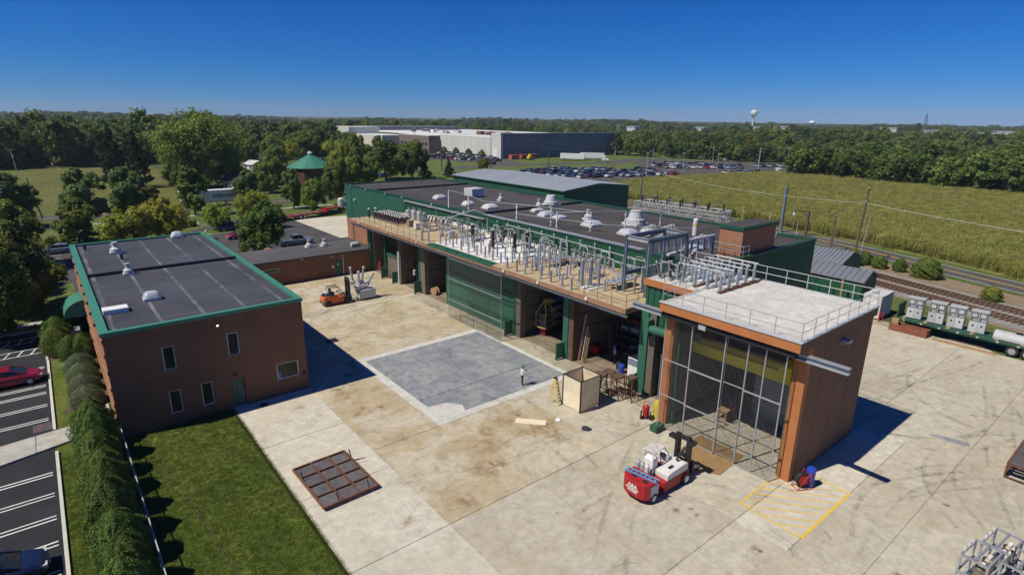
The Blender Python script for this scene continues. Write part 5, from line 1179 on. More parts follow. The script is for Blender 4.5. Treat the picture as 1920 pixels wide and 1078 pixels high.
# second lower portal behind
t = thing('steel_portal', 'lower blue-grey steel portal carrying hanging insulators near the brick penthouse', 'steel frame', (44.5, 26.6, hZ))
for a in (-2.0, 1.9): MB().bar((a, 1.5, 0), (a, 1.5, 1.9), .16).build('column', A['steel_blue'], t)
MB().bar((-2.2, 1.5, 1.95), (2.1, 1.5, 1.95), .2, .16).build('beam', A['grey_light'], t)
for k in range(4): MB().lathe(shed_prof(.14, 1.0, 8), (-1.4+k*.95, 1.5, .85), 8).build('hanging_insulator', A['porcelain_blue'], t)
for k in range(6):
    o = MB().lathe([(.1, 0), (.16, .15), (.16, .9), (.1, 1.05)], (-2.8+k*.9, 2.9+.1*k, .5), 10, (1, .15, 0)).build('pressure_pipe', A['grey_light'], t)
# insulator field on the white roof of the tall bay
cnt = 0
for i in range(5):
    for j in range(4):
        x = 36.7+i*1.15; y = 24.4-j*1.05-.25*i*0
        post_ins(ORD[cnt]+' post of the insulator grid on the white bay roof', x, y, tz, 1.3+.1*rd_.random(), .13, ['porcelain_grey', 'porcelain_grey', 'porcelain_blue'][cnt % 3], 'insulator grid on the white roof', .1, .22, capm='galv'); cnt += 1
for i in range(5): one('bus_pipe', MB().tube((36.7+i*1.15, 24.6, tz+1.42), (36.7+i*1.15, 21.0, tz+1.42), .06), A['grey_light'], ORD[i]+' grey bus pipe lying over the insulator grid on the white roof', 'bus pipe', 'bus pipes over the insulator grid')
one('grating_skid', MB().box(36.2, 20.9, tz-.02, 41.7, 21.15, tz+.12).box(36.2, 22.95, tz-.02, 41.7, 23.15, tz+.12), A['steel_rust'], 'low dark timber skid under the insulator grid on the white roof', 'skid')
for i, (x, y, rz) in enumerate(((38.0, 25.6, .2), (39.6, 26.0, 1.3), (41.0, 25.4, .5), (37.0, 25.9, 1.5))): switch(('dark breaker gear behind the insulator grid, left', 'dark breaker gear behind the insulator grid, second from left', 'dark breaker gear behind the insulator grid, right', 'dark breaker gear behind the insulator grid at the roof corner')[i], x, y, rz, 2.0, .9, 3, z=tz, grp='breaker gear behind the grid')
# bus pipes: on stubs over the hall roof, and under the coping along the wall
posts = [(42.9, 61.6), (43.6, 52.6), (45.2, 48.3), (43.7, 45.75), (46.3, 43.1), (50.2, 41.5), (55.8, 40.9)]
for i, (x, y) in enumerate(posts): post_ins(ORD[i]+' tall white striped support post from the left on the hall roof', x, y, hZ-.05, 2.1 if i < 6 else 1.5, .10, 'white_paint', 'white support posts on the hall roof', .1, .1, None, 3)
def busway(label, pts, r=.04, m_='galv'): return one('bus_pipe', MB().path(pts, r), A[m_], label, 'bus pipe', 'bus pipes over the hall')
H2 = hZ+2.05
busway('grey bus pipe running from the wall over the first roof posts', [(42.0, 65.0, dZ+2.3), (43.0, 66.5, H2+.3), (43.0, 61.6, H2+.1), (43.1, 58.5, H2-.3), (43.6, 52.6, H2), (45.2, 48.3, H2)])
busway('long grey bus pipe across the middle roof posts', [(43.7, 45.75, H2-.1), (46.3, 43.1, H2+.1), (50.2, 41.5, H2), (55.8, 40.9, H2-.5), (58.5, 38.6, H2-1.0)])
busway('grey bus pipe linking the second and fifth roof posts', [(45.2, 48.3, H2-.05), (46.3, 43.1, H2)])
busway('low bus pipe running across the hall roof behind the skylights', [(43.6, 52.6, hZ+.9), (45.4, 47, hZ+.85), (47, 41.5, hZ+.85), (50, 38.6, hZ+.8), (54, 35.2, hZ+.7)])
busway('bus pipe rising from the deck to a peak before the green wall', [(39.5, 61.5, dZ+1.6), (41.5, 58.5, dZ+2.9), (41.6, 55.0, dZ+2.6), (41.7, 52.5, dZ+2.5)])
busway('long bus pipe along the green wall over the white deck', [(41.9, 52.5, dZ+1.9), (41.9, 41.0, dZ+1.7), (41.9, 31.5, dZ+1.5)], .06)
busway('lower bus pipe parallel to the wall before the portal', [(41.3, 41.0, dZ+1.1), (41.3, 31.2, dZ+1.0)], .05)
busway('thin bus pipe over the left switches', [(38.5, 66.0, dZ+1.5), (40.6, 62.0, dZ+1.5), (40.8, 57.5, dZ+1.4)], .04)
busway('bent bus pipe dropping beside the tall tapered posts', [(37.6, 36.0, dZ+.9), (36.6, 34.0, dZ+2.3), (36.2, 32.5, dZ+2.3), (36.2, 31.9, dZ+1.5), (36.4, 31.2, dZ+.3)], .035)
for i in range(11):
    y = 56.6-i*2.0; post_ins(ORD[i]+' pale post insulator from the left standing under the coping of the green wall', 42.25, y, dZ+.3, 1.75, .11, 'porcelain_grey', 'posts under the wall coping', .4, .1)
for i in range(7):
    x, y = 41.7, 54.0-i*2.9; t = thing('bus_hoop', ORD[i]+' bent pipe hoop from the left before the green wall', 'pipe', (x, y, dZ), 0, 'pipe hoops before the wall'); MB().path([(0, -.5, 0), (0, -.5, 1.35), (0, -.2, 1.6), (0, .6, 1.55), (0, .6, .8)], .045).build('pipe', A['grey_light'], t); MB().lathe(shed_prof(.09, .6, 5), (0, .6, .2), 8).build('insulator', A['porcelain_grey'], t)
# hall roof units
for i, (x, y, sx, sy, lb) in enumerate(((46.9, 75.0, 2.2, 1.7, 'rounded grey skylight farthest left on the hall roof'), (46.6, 67.0, 1.9, 1.5, 'grey skylight behind the first roof post'), (47.4, 62.9, 2.4, 1.9, 'large rounded grey skylight left of the second roof post'), (51.0, 57.2, 2.2, 1.2, 'flat grey skylight right of the second roof post'), (49.6, 53.9, 2.4, 1.7, 'rounded white skylight before the big bell fan'), (49.5, 51.4, 2.0, 1.5, 'flat white skylight beside the third roof post'), (49.2, 45.6, 2.4, 2.2, 'broad white skylight in the middle of the hall roof'), (48.6, 39.7, 2.2, 2.0, 'white skylight behind the steel portal, left of a pair'), (50.4, 38.4, 1.8, 1.8, 'grey skylight behind the steel portal, right of a pair'), (47.9, 31.0, 2.2, 2.0, 'pale flat skylight near the brick penthouse'))):
    dome_skylight(lb, (x, y, hZ-.05), sx*.82, sy*.82, 'skylights on the hall roof', .4 if 'flat' not in lb else .2, 'glass_dome' if 'grey' not in lb else 'grey_light')
one('roof_unit', MB().box(51.4, 72.8, hZ+.1, 53.6, 75.0, hZ+1.3).box(51.6, 73.0, hZ-.05, 53.4, 74.8, hZ+.1), A['grey_light'], 'boxy grey air handling unit on the far part of the hall roof', 'roof unit', bevel=.03)
for x, y, r, h, lb in ((53.2, 68.0, .38, 1.1, 'small bottle-shaped vent beside the boxy roof unit'), (53.4, 59.6, .45, 1.2, 'small bottle-shaped vent left of the big bell fan'), (56.0, 60.0, 1.0, 1.5, 'big bell-shaped fan at the middle of the hall roof'), (51.8, 48.7, .5, 1.25, 'small bottle-shaped vent in the middle of the hall roof'), (53.8, 43.0, 1.05, 1.7, 'big bell-shaped fan nearest the portal on the hall roof')):
    fan_vent(lb, (x, y, hZ-.05), r, h, 'fans on the hall roof', 'bell' if r > .9 else 'bottle')
t = thing('surge_arrester', 'tall slim white cylinder standing alone on the hall roof', 'arrester', (54.0, 35.0, hZ-.05)); MB().lathe([(.26, 0), (.27, .1), (.27, 1.65), (.2, 1.8), (.05, 1.86)], n=14).build('body', A['white_dirty'], t); MB().lathe([(.285, 1.1), (.285, 1.25)], n=14).build('band', A['yellow_paint'], t)
def pipe_rack(label, x, y, rz, n=4, h=.9, z=hZ-.05):
    t = thing('pipe_rack', label, 'pipe rack', (x, y, z), rz, 'pipe racks on the hall roof')
    for k in range(n): MB().path([(k*.7, 0, 0), (k*.7, 0, h), (k*.7, .25, h+.12), (k*.7, .6, h)], .045).build('pipe', A['grey_light'], t)
    MB().tube((-.3, 0, .35), (n*.7, 0, .35), .03).build('cross_pipe', A['grey_light'], t); MB().lathe(shed_prof(.1, .5, 4), (n*.7, 0, 0), 8).build('insulator', A['porcelain_grey'], t)
pipe_rack('pipe hoops on the hall roof behind the steel portal, left row', 48.4, 37.2, .3, 5); pipe_rack('pipe hoops on the hall roof behind the steel portal, right row', 50.8, 36.4, .2, 4); pipe_rack('low pipe hoops on the hall roof before the brick penthouse', 50.5, 32.2, .25, 4, .5); pipe_rack('pipe hoops on the hall roof beyond the brick penthouse', 57.5, 28.6, .2, 4, .6); pipe_rack('pipe hoops between skylight and penthouse', 47.0, 34.2, .3, 3, .7)

# more open gear between the rows: stands with posts and thin risers
rq = random.Random(21)
for i in range(18):
    x = rq.uniform(37.3, 41.6); y = 64.5-i*1.82+rq.uniform(-.4, .4)
    switch(ORD[i]+' raised switch on a galvanised stand from the left, deep on the deck', x, y, rq.choice([0, .1, 1.5, 1.6, .8]), rq.uniform(1.3, 2.2), .6, 2, z=dZ, stand=rq.uniform(.45, 1.0), grp='raised switches on stands')
for i in range(22):
    x = rq.uniform(36.8, 41.9); y = 65-i*1.6+rq.uniform(-.5, .5); h = rq.uniform(1.0, 2.3); a = rq.uniform(0, 6.28)
    t = thing('pipe_riser', ORD[i]+' thin pipe riser with bent top from the left, among the deck switches', 'pipe', (x, y, dZ), a, 'thin pipe risers on the deck'); MB().path([(0, 0, 0), (0, 0, h), (.35, 0, h+.25), (1.0, 0, h+.2)], .028, 5).build('pipe', A['galv'], t); MB().box(-.12, -.12, 0, .12, .12, .05).build('foot', A['galv'], t)
for i in range(12):
    x = 36.4+(i % 6)*.95+rq.uniform(-.2, .2); y = 25.4+(i//6)*.8+rq.uniform(-.2, .2)
    post_ins(ORD[i]+' dark bushing in the crowded gear behind the white roof grid', x, y, tz, rq.uniform(.8, 1.5), .14, rq.choice(['porcelain_brown', 'porcelain_tan', 'porcelain_grey', 'porcelain_brown']), 'dark bushings behind the grid', .12, .1, (rq.uniform(-.3, .3), rq.uniform(-.3, .3), 0), 6, 'bushing', 'bushing')
for i in range(10):
    x = 37.2+(i % 5)*.95; y = 28.2+(i//5)*1.1
    post_ins(ORD[i]+' grey post standing under the steel portal', x, y, dZ, rq.uniform(1.1, 1.9), .11, 'porcelain_grey', 'posts under the steel portal')
# ------------------------------------------------------------------ road vehicles
def loft(stations):
    """stations: (x, halfwidth, z_low, z_side, z_top, top_halfwidth) -> closed hull"""
    mb = MB(); ring = []
    for x, w, zl, zs, zt, tw in stations:
        ring.append([(x, -w*.9, zl), (x, -w, zl+.12), (x, -w, zs), (x, -tw, zt), (x, 0, zt+.015), (x, tw, zt), (x, w, zs), (x, w, zl+.12), (x, w*.9, zl)])
    n = len(ring[0]); vs_ = [p for r in ring for p in r]; fs = []
    for i in range(len(ring)-1):
        for j in range(n): fs.append((i*n+j, i*n+(j+1) % n, (i+1)*n+(j+1) % n, (i+1)*n+j))
    fs += [tuple(range(n)), tuple((len(ring)-1)*n+j for j in range(n-1, -1, -1))]
    return mb.add(vs_, fs)
def wheel_mb(r=.33, w=.22): return MB().lathe([(r*.5, -w/2), (r*.92, -w/2), (r, -w*.35), (r, w*.35), (r*.92, w/2), (r*.5, w/2)], n=18, axis=(0, 1, 0))
def rim_mb(r=.33, w=.22):
    mb = MB().lathe([(r*.12, -w*.52), (r*.60, -w*.50), (r*.62, -w*.42), (r*.62, w*.42), (r*.60, w*.50), (r*.12, w*.52)], n=14, axis=(0, 1, 0)); return mb
def wheel(par, x, y, r=.33, w=.22, m_rim='galv', z=None):
    t = wheel_mb(r, w).shift(x, y, r if z is None else z).build('wheel', A['rubber'], par); rim_mb(r, w).shift(x, y, r if z is None else z).build('rim', A[m_rim], t); return t
CAR = {'sedan': dict(L=4.7, W=1.8, st=[(-2.35, .72, .35, .62, .78, .60), (-2.2, .84, .26, .72, .93, .74), (-1.6, .90, .22, .80, 1.00, .80), (-.6, .91, .20, .82, .97, .84), (.8, .91, .20, .80, .95, .82), (1.5, .89, .22, .74, .90, .76), (2.1, .82, .26, .62, .78, .66), (2.35, .66, .36, .52, .62, .52)],
                     cab=[(-1.95, .70, .98, .99), (-1.15, .62, .98, 1.40), (-.2, .60, .96, 1.47), (.35, .61, .95, 1.42), (1.35, .72, .93, .95)], roof=(-1.15, .35)),
       'suv': dict(L=4.8, W=1.88, st=[(-2.4, .80, .38, .8, 1.02, .74), (-2.3, .90, .30, .85, 1.10, .82), (-1.4, .94, .28, .9, 1.12, .86), (.6, .94, .28, .9, 1.10, .86), (1.4, .93, .28, .88, 1.06, .82), (2.2, .88, .32, .78, .96, .74), (2.4, .74, .42, .66, .8, .6)],
                   cab=[(-2.33, .76, 1.10, 1.12), (-2.05, .68, 1.10, 1.72), (-.6, .68, 1.10, 1.78), (.3, .68, 1.09, 1.72), (1.15, .76, 1.07, 1.09)], roof=(-2.05, .3)),
       'pickup': dict(L=5.6, W=1.95, st=[(-2.8, .88, .45, .9, 1.02, .84), (-2.7, .95, .40, .95, 1.05, .90), (-.7, .95, .38, .95, 1.05, .90), (-.65, .95, .38, .95, 1.10, .88), (1.2, .95, .38, .95, 1.12, .86), (2.5, .92, .40, .88, 1.05, .80), (2.8, .80, .48, .75, .9, .66)],
                      cab=[(-.62, .74, 1.08, 1.10), (-.45, .66, 1.08, 1.80), (.4, .66, 1.10, 1.84), (.7, .67, 1.10, 1.78), (1.45, .76, 1.10, 1.12)], roof=(-.45, .7))}
def cab_mb(cab):
    mb = MB(); ring = [[(x, -w-.10*(1 if zt > zb+.1 else 0), zb), (x, -w, zt-.02), (x, 0, zt+.02 if zt > zb+.1 else zt), (x, w, zt-.02), (x, w+.10*(1 if zt > zb+.1 else 0), zb)] for x, w, zb, zt in cab]
    n = 5; vs_ = [p for r in ring for p in r]; fs = [(i*n+j, i*n+(j+1) % n, (i+1)*n+(j+1) % n, (i+1)*n+j) for i in range(len(ring)-1) for j in range(n)]
    return mb.add(vs_, fs+[tuple(range(n)), tuple((len(ring)-1)*n+j for j in range(n-1, -1, -1))])
def roof_mb(cab, rf):
    pts = [c for c in cab if rf[0]-.01 <= c[0] <= rf[1]+.01]; mb = MB(); vs_ = []
    for x, w, zb, zt in pts: vs_ += [(x, -w-.02, zt-.03), (x, -w*.9, zt+.03), (x, w*.9, zt+.03), (x, w+.02, zt-.03)]
    fs = [(i*4+j, i*4+j+1, (i+1)*4+j+1, (i+1)*4+j) for i in range(len(pts)-1) for j in range(3)]
    return mb.add(vs_, fs)
def make_car(kind, paint, label, loc, rz, cat='car', name='parked_car', group=None):
    c = CAR[kind]; t = thing(name, label, cat, loc, rz, group); L = c['L']
    MBody = loft(c['st']).build('body', A[paint], t, smooth=False, bevel=.03)
    g_ = cab_mb(c['cab']).build('windows', A['car_glass'], t); roof_mb(c['cab'], c['roof']).build('roof', A[paint], t)
    cb = c['cab']
    for s_ in (-1, 1):   # pillars
        mb = MB()
        for i in (0, -1):
            a, b = (cb[0], cb[1]) if i == 0 else (cb[-1], cb[-2]); mb.bar((a[0], s_*(a[1]+.01), a[3]), (b[0], s_*(b[1]+.02), b[3]), .07)
        m_ = cb[2]; mb.bar((m_[0], s_*(m_[1]+.11), m_[2]), (m_[0], s_*(m_[1]+.02), m_[3]), .08); mb.build('pillar', A[paint], t)
    r = .33 if kind == 'sedan' else .38
    for x in (-L*.29, L*.31):
        for s_ in (-1, 1): wheel(t, x, s_*(c['W']/2-.10), r, .22)
    for s_ in (-1, 1):
        MB().cbox((L/2-.16, s_*c['W']*.33, c['st'][-2][3]+.02), (.22, .34, .13)).build('headlight', A['glass_dome'], t); MB().cbox((-L/2+.06, s_*c['W']*.36, c['st'][0][3]+.08), (.10, .26, .16)).build('tail_light', A['red_paint'], t)
        MB().cbox((c['cab'][-1][0]-.45, s_*(c['W']/2+.07), c['cab'][-1][2]+.08), (.12, .16, .13)).build('mirror', A[paint], t)
    MB().cbox((L/2+.005, 0, .45), (.04, .5, .12)).build('number_plate', A['white_paint'], t)
    if kind == 'pickup': MB().box(-2.65, -.78, .9, -.72, .78, 1.06).build('bed_floor', A['black_paint'], t)
    return t
make_car('sedan', 'car_red', 'dark red saloon parked nose to the red kerb left of the office', (-4.75, 58.9, -.03), 0.0)
make_car('sedan', 'car_navy', 'dark navy saloon parked nose to the kerb at the bottom left', (-5.05, 32.2, -.03), 0.0)
make_car('suv', 'car_navy', 'dark minivan beside the kerbed island in the back car park', (27.2, 118.6, -.045), -.1)
make_car('sedan', 'car_magenta', 'magenta car half hidden by the round tree in the back car park', (26.6, 110.2, -.045), 3.2)
make_car('pickup', 'car_slate', 'blue-grey pickup truck parked behind the low annex', (32.6, 98.9, -.045), -.05, 'pickup')
make_car('suv', 'car_silver', 'silver car parked in tree shade left of the office', (-2.1, 95.2, -.045), .05)
make_car('sedan', 'car_slate', 'blue-grey car just behind the far left corner of the office roof', (.6, 114.3, -.045), 3.1)
make_car('sedan', 'car_grey', 'grey car second in the shaded row left of the office', (-1.4, 102.2, -.045), .05)
make_car('sedan', 'car_blue', 'blue car parked on the grass before the distant trees', (98.5, 196, -.05), .3)
make_car('sedan', 'car_black', 'dark car on the far street behind the field', (57, 205, -.05), .1)

# far car park: each car one mesh, several colours and two kinds
FCM = {}
def far_car_mesh(kind, paint):
    if (kind, paint) in FCM: return FCM[kind, paint]
    c = CAR[kind]; mb = loft(c['st']); mb.cur = 1
    q = cab_mb(c['cab']); mb.add(q.v, q.f); mb.cur = 0; q = roof_mb(c['cab'], c['roof']); mb.add(q.v, q.f); mb.cur = 2
    for x in (-c['L']*.29, c['L']*.31):
        for s_ in (-1, 1): mb.tube((x, s_*(c['W']/2-.22), .34), (x, s_*(c['W']/2+.01), .34), .34, n=10)
    me = mb.mesh('car'); 
    for m_ in (paint, 'car_glass', 'rubber'): me.materials.append(A[m_])
    me.polygons.foreach_set('material_index', mb.mi); FCM[kind, paint] = me; return me
rcar = random.Random(4)
cols = ['car_white']*5+['car_silver']*4+['car_black']*5+['car_grey']*4+['car_navy']*3+['car_blue']*2+['car_red']*2+['car_maroon']*2+['car_paleblue']*3
def far_car(x, y, rz, where, grp):
    p = rcar.choice(cols); k = rcar.choice(['sedan', 'sedan', 'suv', 'suv', 'pickup']); o = bpy.data.objects.new('parked_car', far_car_mesh(k, p)); COL.objects.link(o)
    o.location = (x, y, G0+.06); o.rotation_euler = (0, 0, rz+rcar.choice([0, PI])+rcar.uniform(-.04, .04))
    kn = {'sedan': 'saloon', 'suv': 'tall wagon', 'pickup': 'pickup truck'}[k]; tag(o, f"{p[4:].replace('paleblue', 'pale blue')} {kn} parked {where}", 'car', grp)
def car_row(p, q, n, where, grp, skip=.12, turn=0.):
    p = Vector((*p, 0)); q = Vector((*q, 0)); a = math.atan2((q-p).y, (q-p).x)
    for k in range(n):
        if rcar.random() < skip: continue
        c = p.lerp(q, (k+.5)/n); far_car(c.x, c.y, a+PI/2+turn, where, grp)
g1_ = 'cars in the near half of the far car park'
car_row((159, 152), (150, 180), 9, 'in the front row behind the metal roofed shed', g1_); car_row((166, 151), (158, 184), 11, 'in the second row behind the metal roofed shed', g1_); car_row((171, 149), (164, 187), 12, 'in the third row behind the metal roofed shed', g1_)
car_row((180, 146), (172, 188), 14, 'in the fourth row behind the metal roofed shed', g1_); car_row((185, 145), (178, 186), 13, 'in the fifth row of the far car park', g1_); car_row((195, 143), (188, 178), 11, 'in the sixth row of the far car park', g1_); car_row((201, 141), (206, 166), 8, 'in the seventh row of the far car park', g1_)
g2_ = 'cars in the right half of the far car park'
car_row((222, 168), (258, 145), 13, 'in the long row right of the grass strip', g2_); car_row((228, 176), (266, 150), 14, 'in the second row right of the grass strip', g2_); car_row((236, 182), (262, 168), 9, 'in the back row before the woods', g2_); car_row((268, 148), (287, 138), 7, 'at the right end of the long back row', g2_)
car_row((222, 133), (240, 127), 6, 'in the short row nearest the corn', g2_, .0); far_car(252, 124, .2, 'alone at the edge of the corn', g2_); far_car(286, 129, .1, 'alone on the far car park exit', g2_); far_car(300, 180, .4, 'alone at the wood edge', g2_)
g3_ = 'cars before the warehouse'
car_row((178, 238), (166, 296), 18, 'in the front row before the pale warehouse wall', g3_); car_row((184, 236), (172, 300), 19, 'in the middle row before the pale warehouse wall', g3_); car_row((193, 250), (195, 314), 18, 'close under the pale warehouse wall', g3_); car_row((166, 226), (176, 224), 3, 'at the corner of the warehouse car park', g3_)

# ------------------------------------------------------------------ semi-trailers
def box_trailer(label, loc, rz, L=14, txt=None, m_='white_paint', H=2.7, group=None):
    t = thing('semi_trailer', label, 'trailer', loc, rz, group)
    MB().box(-L/2, -1.25, 1.15, L/2, 1.25, 1.15+H).build('box', A[m_], t, bevel=.03); MB().box(-L/2, -.5, .9, L/2, .5, 1.149).build('chassis', A['steel_dark'], t)
    for x in (-L/2+1.2, -L/2+2.4):
        for s_ in (-1, 1): wheel(t, x, s_*1.0, .5, .3)
    for s_ in (-1, 1): MB().box(L/2-3.2, s_*.8-.08, 0, L/2-3.0, s_*.8+.08, 1.0).build('landing_leg', A['steel_dark'], t)
    if txt:
        me = text_mesh(txt, 1.12, .006, True); me.materials.append(A['door_green']); o = bpy.data.objects.new('lettering', me); COL.objects.link(o); o.parent = t
        o.rotation_euler = (PI/2, 0, 0); o.location = (3.1, -1.262, 2.45); o.scale = (.92, 1.0, 1)
    return t
box_trailer('long white box trailer with green EVERGREEN lettering on the street', (31.6, 154.5, -.03), 0.0, 13, 'EVERGREEN')
box_trailer('white box trailer parked before the dark warehouse wall, left one', (222, 222, -.05), -.95, 13, group='white trailers at the warehouse'); tr_r = box_trailer('white box trailer with tractor before the dark warehouse wall, right one', (236, 221, -.05), -.95, 13, group='white trailers at the warehouse')
t = thing('truck_tractor', 'white truck tractor beside the right warehouse trailer', 'truck', (231.5, 209.5, -.05), -.95)
MB().box(-.2, -1.2, .8, 1.9, 1.2, 3.2).build('cab', A['white_paint'], t, bevel=.1); MB().box(1.9, -1.0, .7, 3.3, 1.0, 1.9).build('bonnet', A['white_paint'], t, bevel=.1); MB().box(1.5, -1.05, 2.1, 1.92, 1.05, 2.9).build('windscreen', A['car_glass'], t); MB().box(-3.2, -.5, .6, -.2, .5, .95).build('chassis', A['steel_dark'], t)
for x in (-2.6, -1.4, 2.4):
    for s_ in (-1, 1): wheel(t, x, s_*1.0, .5, .3)
# red lowboy trailer behind
t = thing('lowboy_trailer', 'dark red lowboy trailer with ramps parked behind the hall', 'trailer', (44.2, 125.2, -.03), .22)
MB().box(-3.2, -1.2, .7, 4.6, 1.2, .95).build('deck', A['red_dark'], t); MB().prism([(-7.6, -1.2), (-3.2, -1.2), (-3.2, 1.2), (-7.6, 1.2)], 0, .05)
MB().add([(-7.6, -1.2, .02), (-3.2, -1.2, .72), (-3.2, 1.2, .72), (-7.6, 1.2, .02), (-7.6, -1.2, .12), (-3.2, -1.2, .93), (-3.2, 1.2, .93), (-7.6, 1.2, .12)], [(0,3,2,1),(4,5,6,7),(0,1,5,4),(1,2,6,5),(2,3,7,6),(3,0,4,7)]).build('ramp', A['red_dark'], t)
MB().box(4.6, -.6, 1.2, 8.2, .6, 1.5).build('gooseneck', A['red_paint'], t); MB().box(4.4, -1.0, .7, 4.9, 1.0, 1.5).build('gooseneck', A['red_paint'], t)
for x in (-2.2, -1.2):
    for s_ in (-1, 1): wheel(t, x, s_*1.05, .45, .3)
for k in range(4): MB().box(-2.6+k*1.6, -1.18, .951, -2.4+k*1.6, 1.18, 1.0).build('cross_slat', A['wood'], t)
t = thing('utility_tank', 'small white and red tank standing behind the red lowboy', 'tank', (54.6, 131, -.03)); MB().lathe([(.6, .5), (.75, .7), (.75, 2.6), (.4, 2.9)], n=12).build('tank', A['white_dirty'], t); MB().box(-.7, -.7, 0, .7, .7, .5).build('stand', A['red_dark'], t)
fn = thing('board_fence', 'short grey board fence panel behind the hall corner', 'fence', (58, 131, -.03), -.2)
for k in range(9): MB().box(-1.6+k*.36, -.02, .05, -1.3+k*.36, .02, 2.2).build('board', A['grey_paint'], fn)

# ------------------------------------------------------------------ green flatbed with switchgear cabinets, right edge
fx = 70.6
t = thing('flatbed_trailer', 'dark green flatbed trailer parked on the yard edge by the railway', 'trailer', (fx, 12, 0))
MB().box(-.9, -12.5, 1.05, 1.5, 7.4, 1.28).build('deck', A['trailer_green'], t); MB().box(-.35, -12.0, .75, .95, 7.0, 1.05).build('chassis', A['trailer_green'], t)
for k in range(9): MB().box(-.88, 6.6-k*2.0, 1.281, 1.48, 6.9-k*2.0, 1.33).build('deck_board', A['wood'], t)
MB().box(-.7, 7.3, 1.28, 1.3, 7.42, 2.7).build('headboard', A['trailer_green'], t)
for k in range(8): MB().box(-.935, 6.5-k*1.6, 1.08, -.901, 6.7-k*1.6, 1.2).build('side_marker', A['white_dirty'], t)
for s_ in (-.5, 1.1): MB().box(s_-.08, 4.1, 0, s_+.08, 4.3, 1.05).build('landing_leg', A['trailer_green'], t)
for y in (-2.6, -3.75, -4.9):
    for x in (-.72, 1.3): 
        w_ = MB().lathe([(.26, -.15), (.48, -.15), (.52, -.08), (.52, .08), (.48, .15), (.26, .15)], (x, y, .52), 18, (1, 0, 0)).build('wheel', A['rubber'], t); MB().lathe([(.08, -.17), (.3, -.16), (.32, .16), (.08, .17)], (x, y, .52), 14, (1, 0, 0)).build('rim', A['galv'], w_)
for i, yc in enumerate((18.05, 16.1, 14.4, 12.6)):
    t = thing('switchgear_cabinet', ('leftmost', 'second', 'third', 'rightmost')[i]+' grey double switchgear cabinet standing on the green flatbed', 'cabinet', (fx+.3, yc, 1.34), .10, 'cabinets on the flatbed')
    MB().box(-.55, -.68, 0, .55, .68, 2.15).build('case', A['grey_paint'], t, bevel=.015); MB().box(-.62, -.72, 2.151, .65, .72, 2.2).build('top', A['grey_paint'], t)
    for s_ in (-.34, .34):
        d = MB().box(-.58, s_-.31, .06, -.551, s_+.31, 1.12).build('door', A['grey_light'], t); MB().lathe([(.09, 0), (.09, .02)], (-.58, s_, .75), 12, (-1, 0, 0)).build('dial', A['black_paint'], d)
        op = MB().box(-.575, s_-.3, 1.2, -.551, s_+.3, 2.08).build('opening', A['interior_dark' if (i, s_) == (1, .34) or (i, s_) == (1, -.34) else 'steel_dark'], t); MB().box(-.59, s_-.2, 1.62, -.576, s_+.2, 2.0).build('panel', A['grey_light'], op)
        MB().box(-.592, s_-.25, 1.25, -.576, s_+.1, 1.45).build('meter', A['grey_paint'], op)
for i, yc in enumerate((9.9, 7.4)):
    t = thing('tank_section', ('pale blue-grey half-round tank section with a hatch on the flatbed', 'second pale blue-grey tank section at the right frame edge')[i], 'tank', (fx+.2, yc, 1.34), 0)
    mb = MB(); n = 10
    pts = [(.75*math.cos(PI*k/n), .75*math.sin(PI*k/n)) for k in range(n+1)]
    mb.extr([(x, z) for x, z in pts], 'y', -1.2, 1.2).build('shell', A['grey_paint'], t)
    MB().box(-.2, -.9, .72, .4, -.35, .77).build('hatch', A['black_paint'], t)
rb = thing('rusty_trough', 'long rusty red steel trough on the ground before the flatbed', 'trough', (69.3, 18, 0), 0)
for r in ((-.55, -1.9, -.5, 1.6), (.5, -1.9, .55, 1.6)): MB().box(r[0], r[1], .05, r[2], r[3], .75).build('side', A['rust_box'], rb)
for r in ((-.5, -1.9, .5, -1.85), (-.5, 1.55, .5, 1.6)): MB().box(r[0], r[1], .05, r[2], r[3], .75).build('end', A['rust_box'], rb)
MB().box(-.5, -1.85, .05, .5, 1.55, .1).build('bottom', A['rust_box'], rb); MB().box(-.2, .9, .3, .3, 1.5, 1.2).build('box', A['wood'], rb)
for k in range(4): one('timber_beam', MB().box(68.9+k*.28, 10.4+k*.35, 0, 69.15+k*.28, 15.6-k*.4, .2), A[('wood', 'white_dirty', 'wood', 'wood_dark')[k]], ('weathered timber beam nearest the yard under the flatbed', 'pale timber beam second from the yard under the flatbed', 'third timber beam under the flatbed', 'dark timber beam farthest under the flatbed')[k], 'timber')
# ------------------------------------------------------------------ orange forklift carrying a breaker
t = thing('forklift', 'orange and dark blue forklift carrying a grey breaker across the yard', 'forklift', (25.1, 63.5, 0))
MB().extr([(-1.75, .35), (-1.75, 1.0), (-1.55, 1.25), (-.5, 1.2), (.1, .95), (.95, .95), (.95, .3), (-1.5, .3)], 'y', -.62, .62).build('chassis', A['orange_paint'], t, bevel=.05)
MB().extr([(-1.82, .3), (-1.82, .62), (-1.3, .62), (-1.3, .3)], 'y', -.6, .6).build('bumper', A['steel_dark'], t)
MB().extr([(-1.7, 1.2), (-1.5, 1.38), (-.4, 1.36), (-.35, 1.2)], 'y', -.55, .55).build('bonnet', A['car_navy'], t, bevel=.04)
MB().box(-.75, -.3, 1.37, -.3, .3, 1.5).build('seat', A['black_paint'], t); MB().box(-.85, -.3, 1.5, -.72, .3, 1.95).build('seat_back', A['black_paint'], t)
MB().lathe([(.16, -.4), (.18, -.35), (.18, .35), (.16, .4)], (-1.25, 0, 1.56), 10, (0, 1, 0)).build('gas_bottle', A['grey_light'], t)
gu = MB()
for s_ in (-.52, .52): gu.path([(-1.05, s_, 1.3), (-.95, s_, 2.15), (.15, s_, 2.18), (.75, s_, 1.1)], .04)
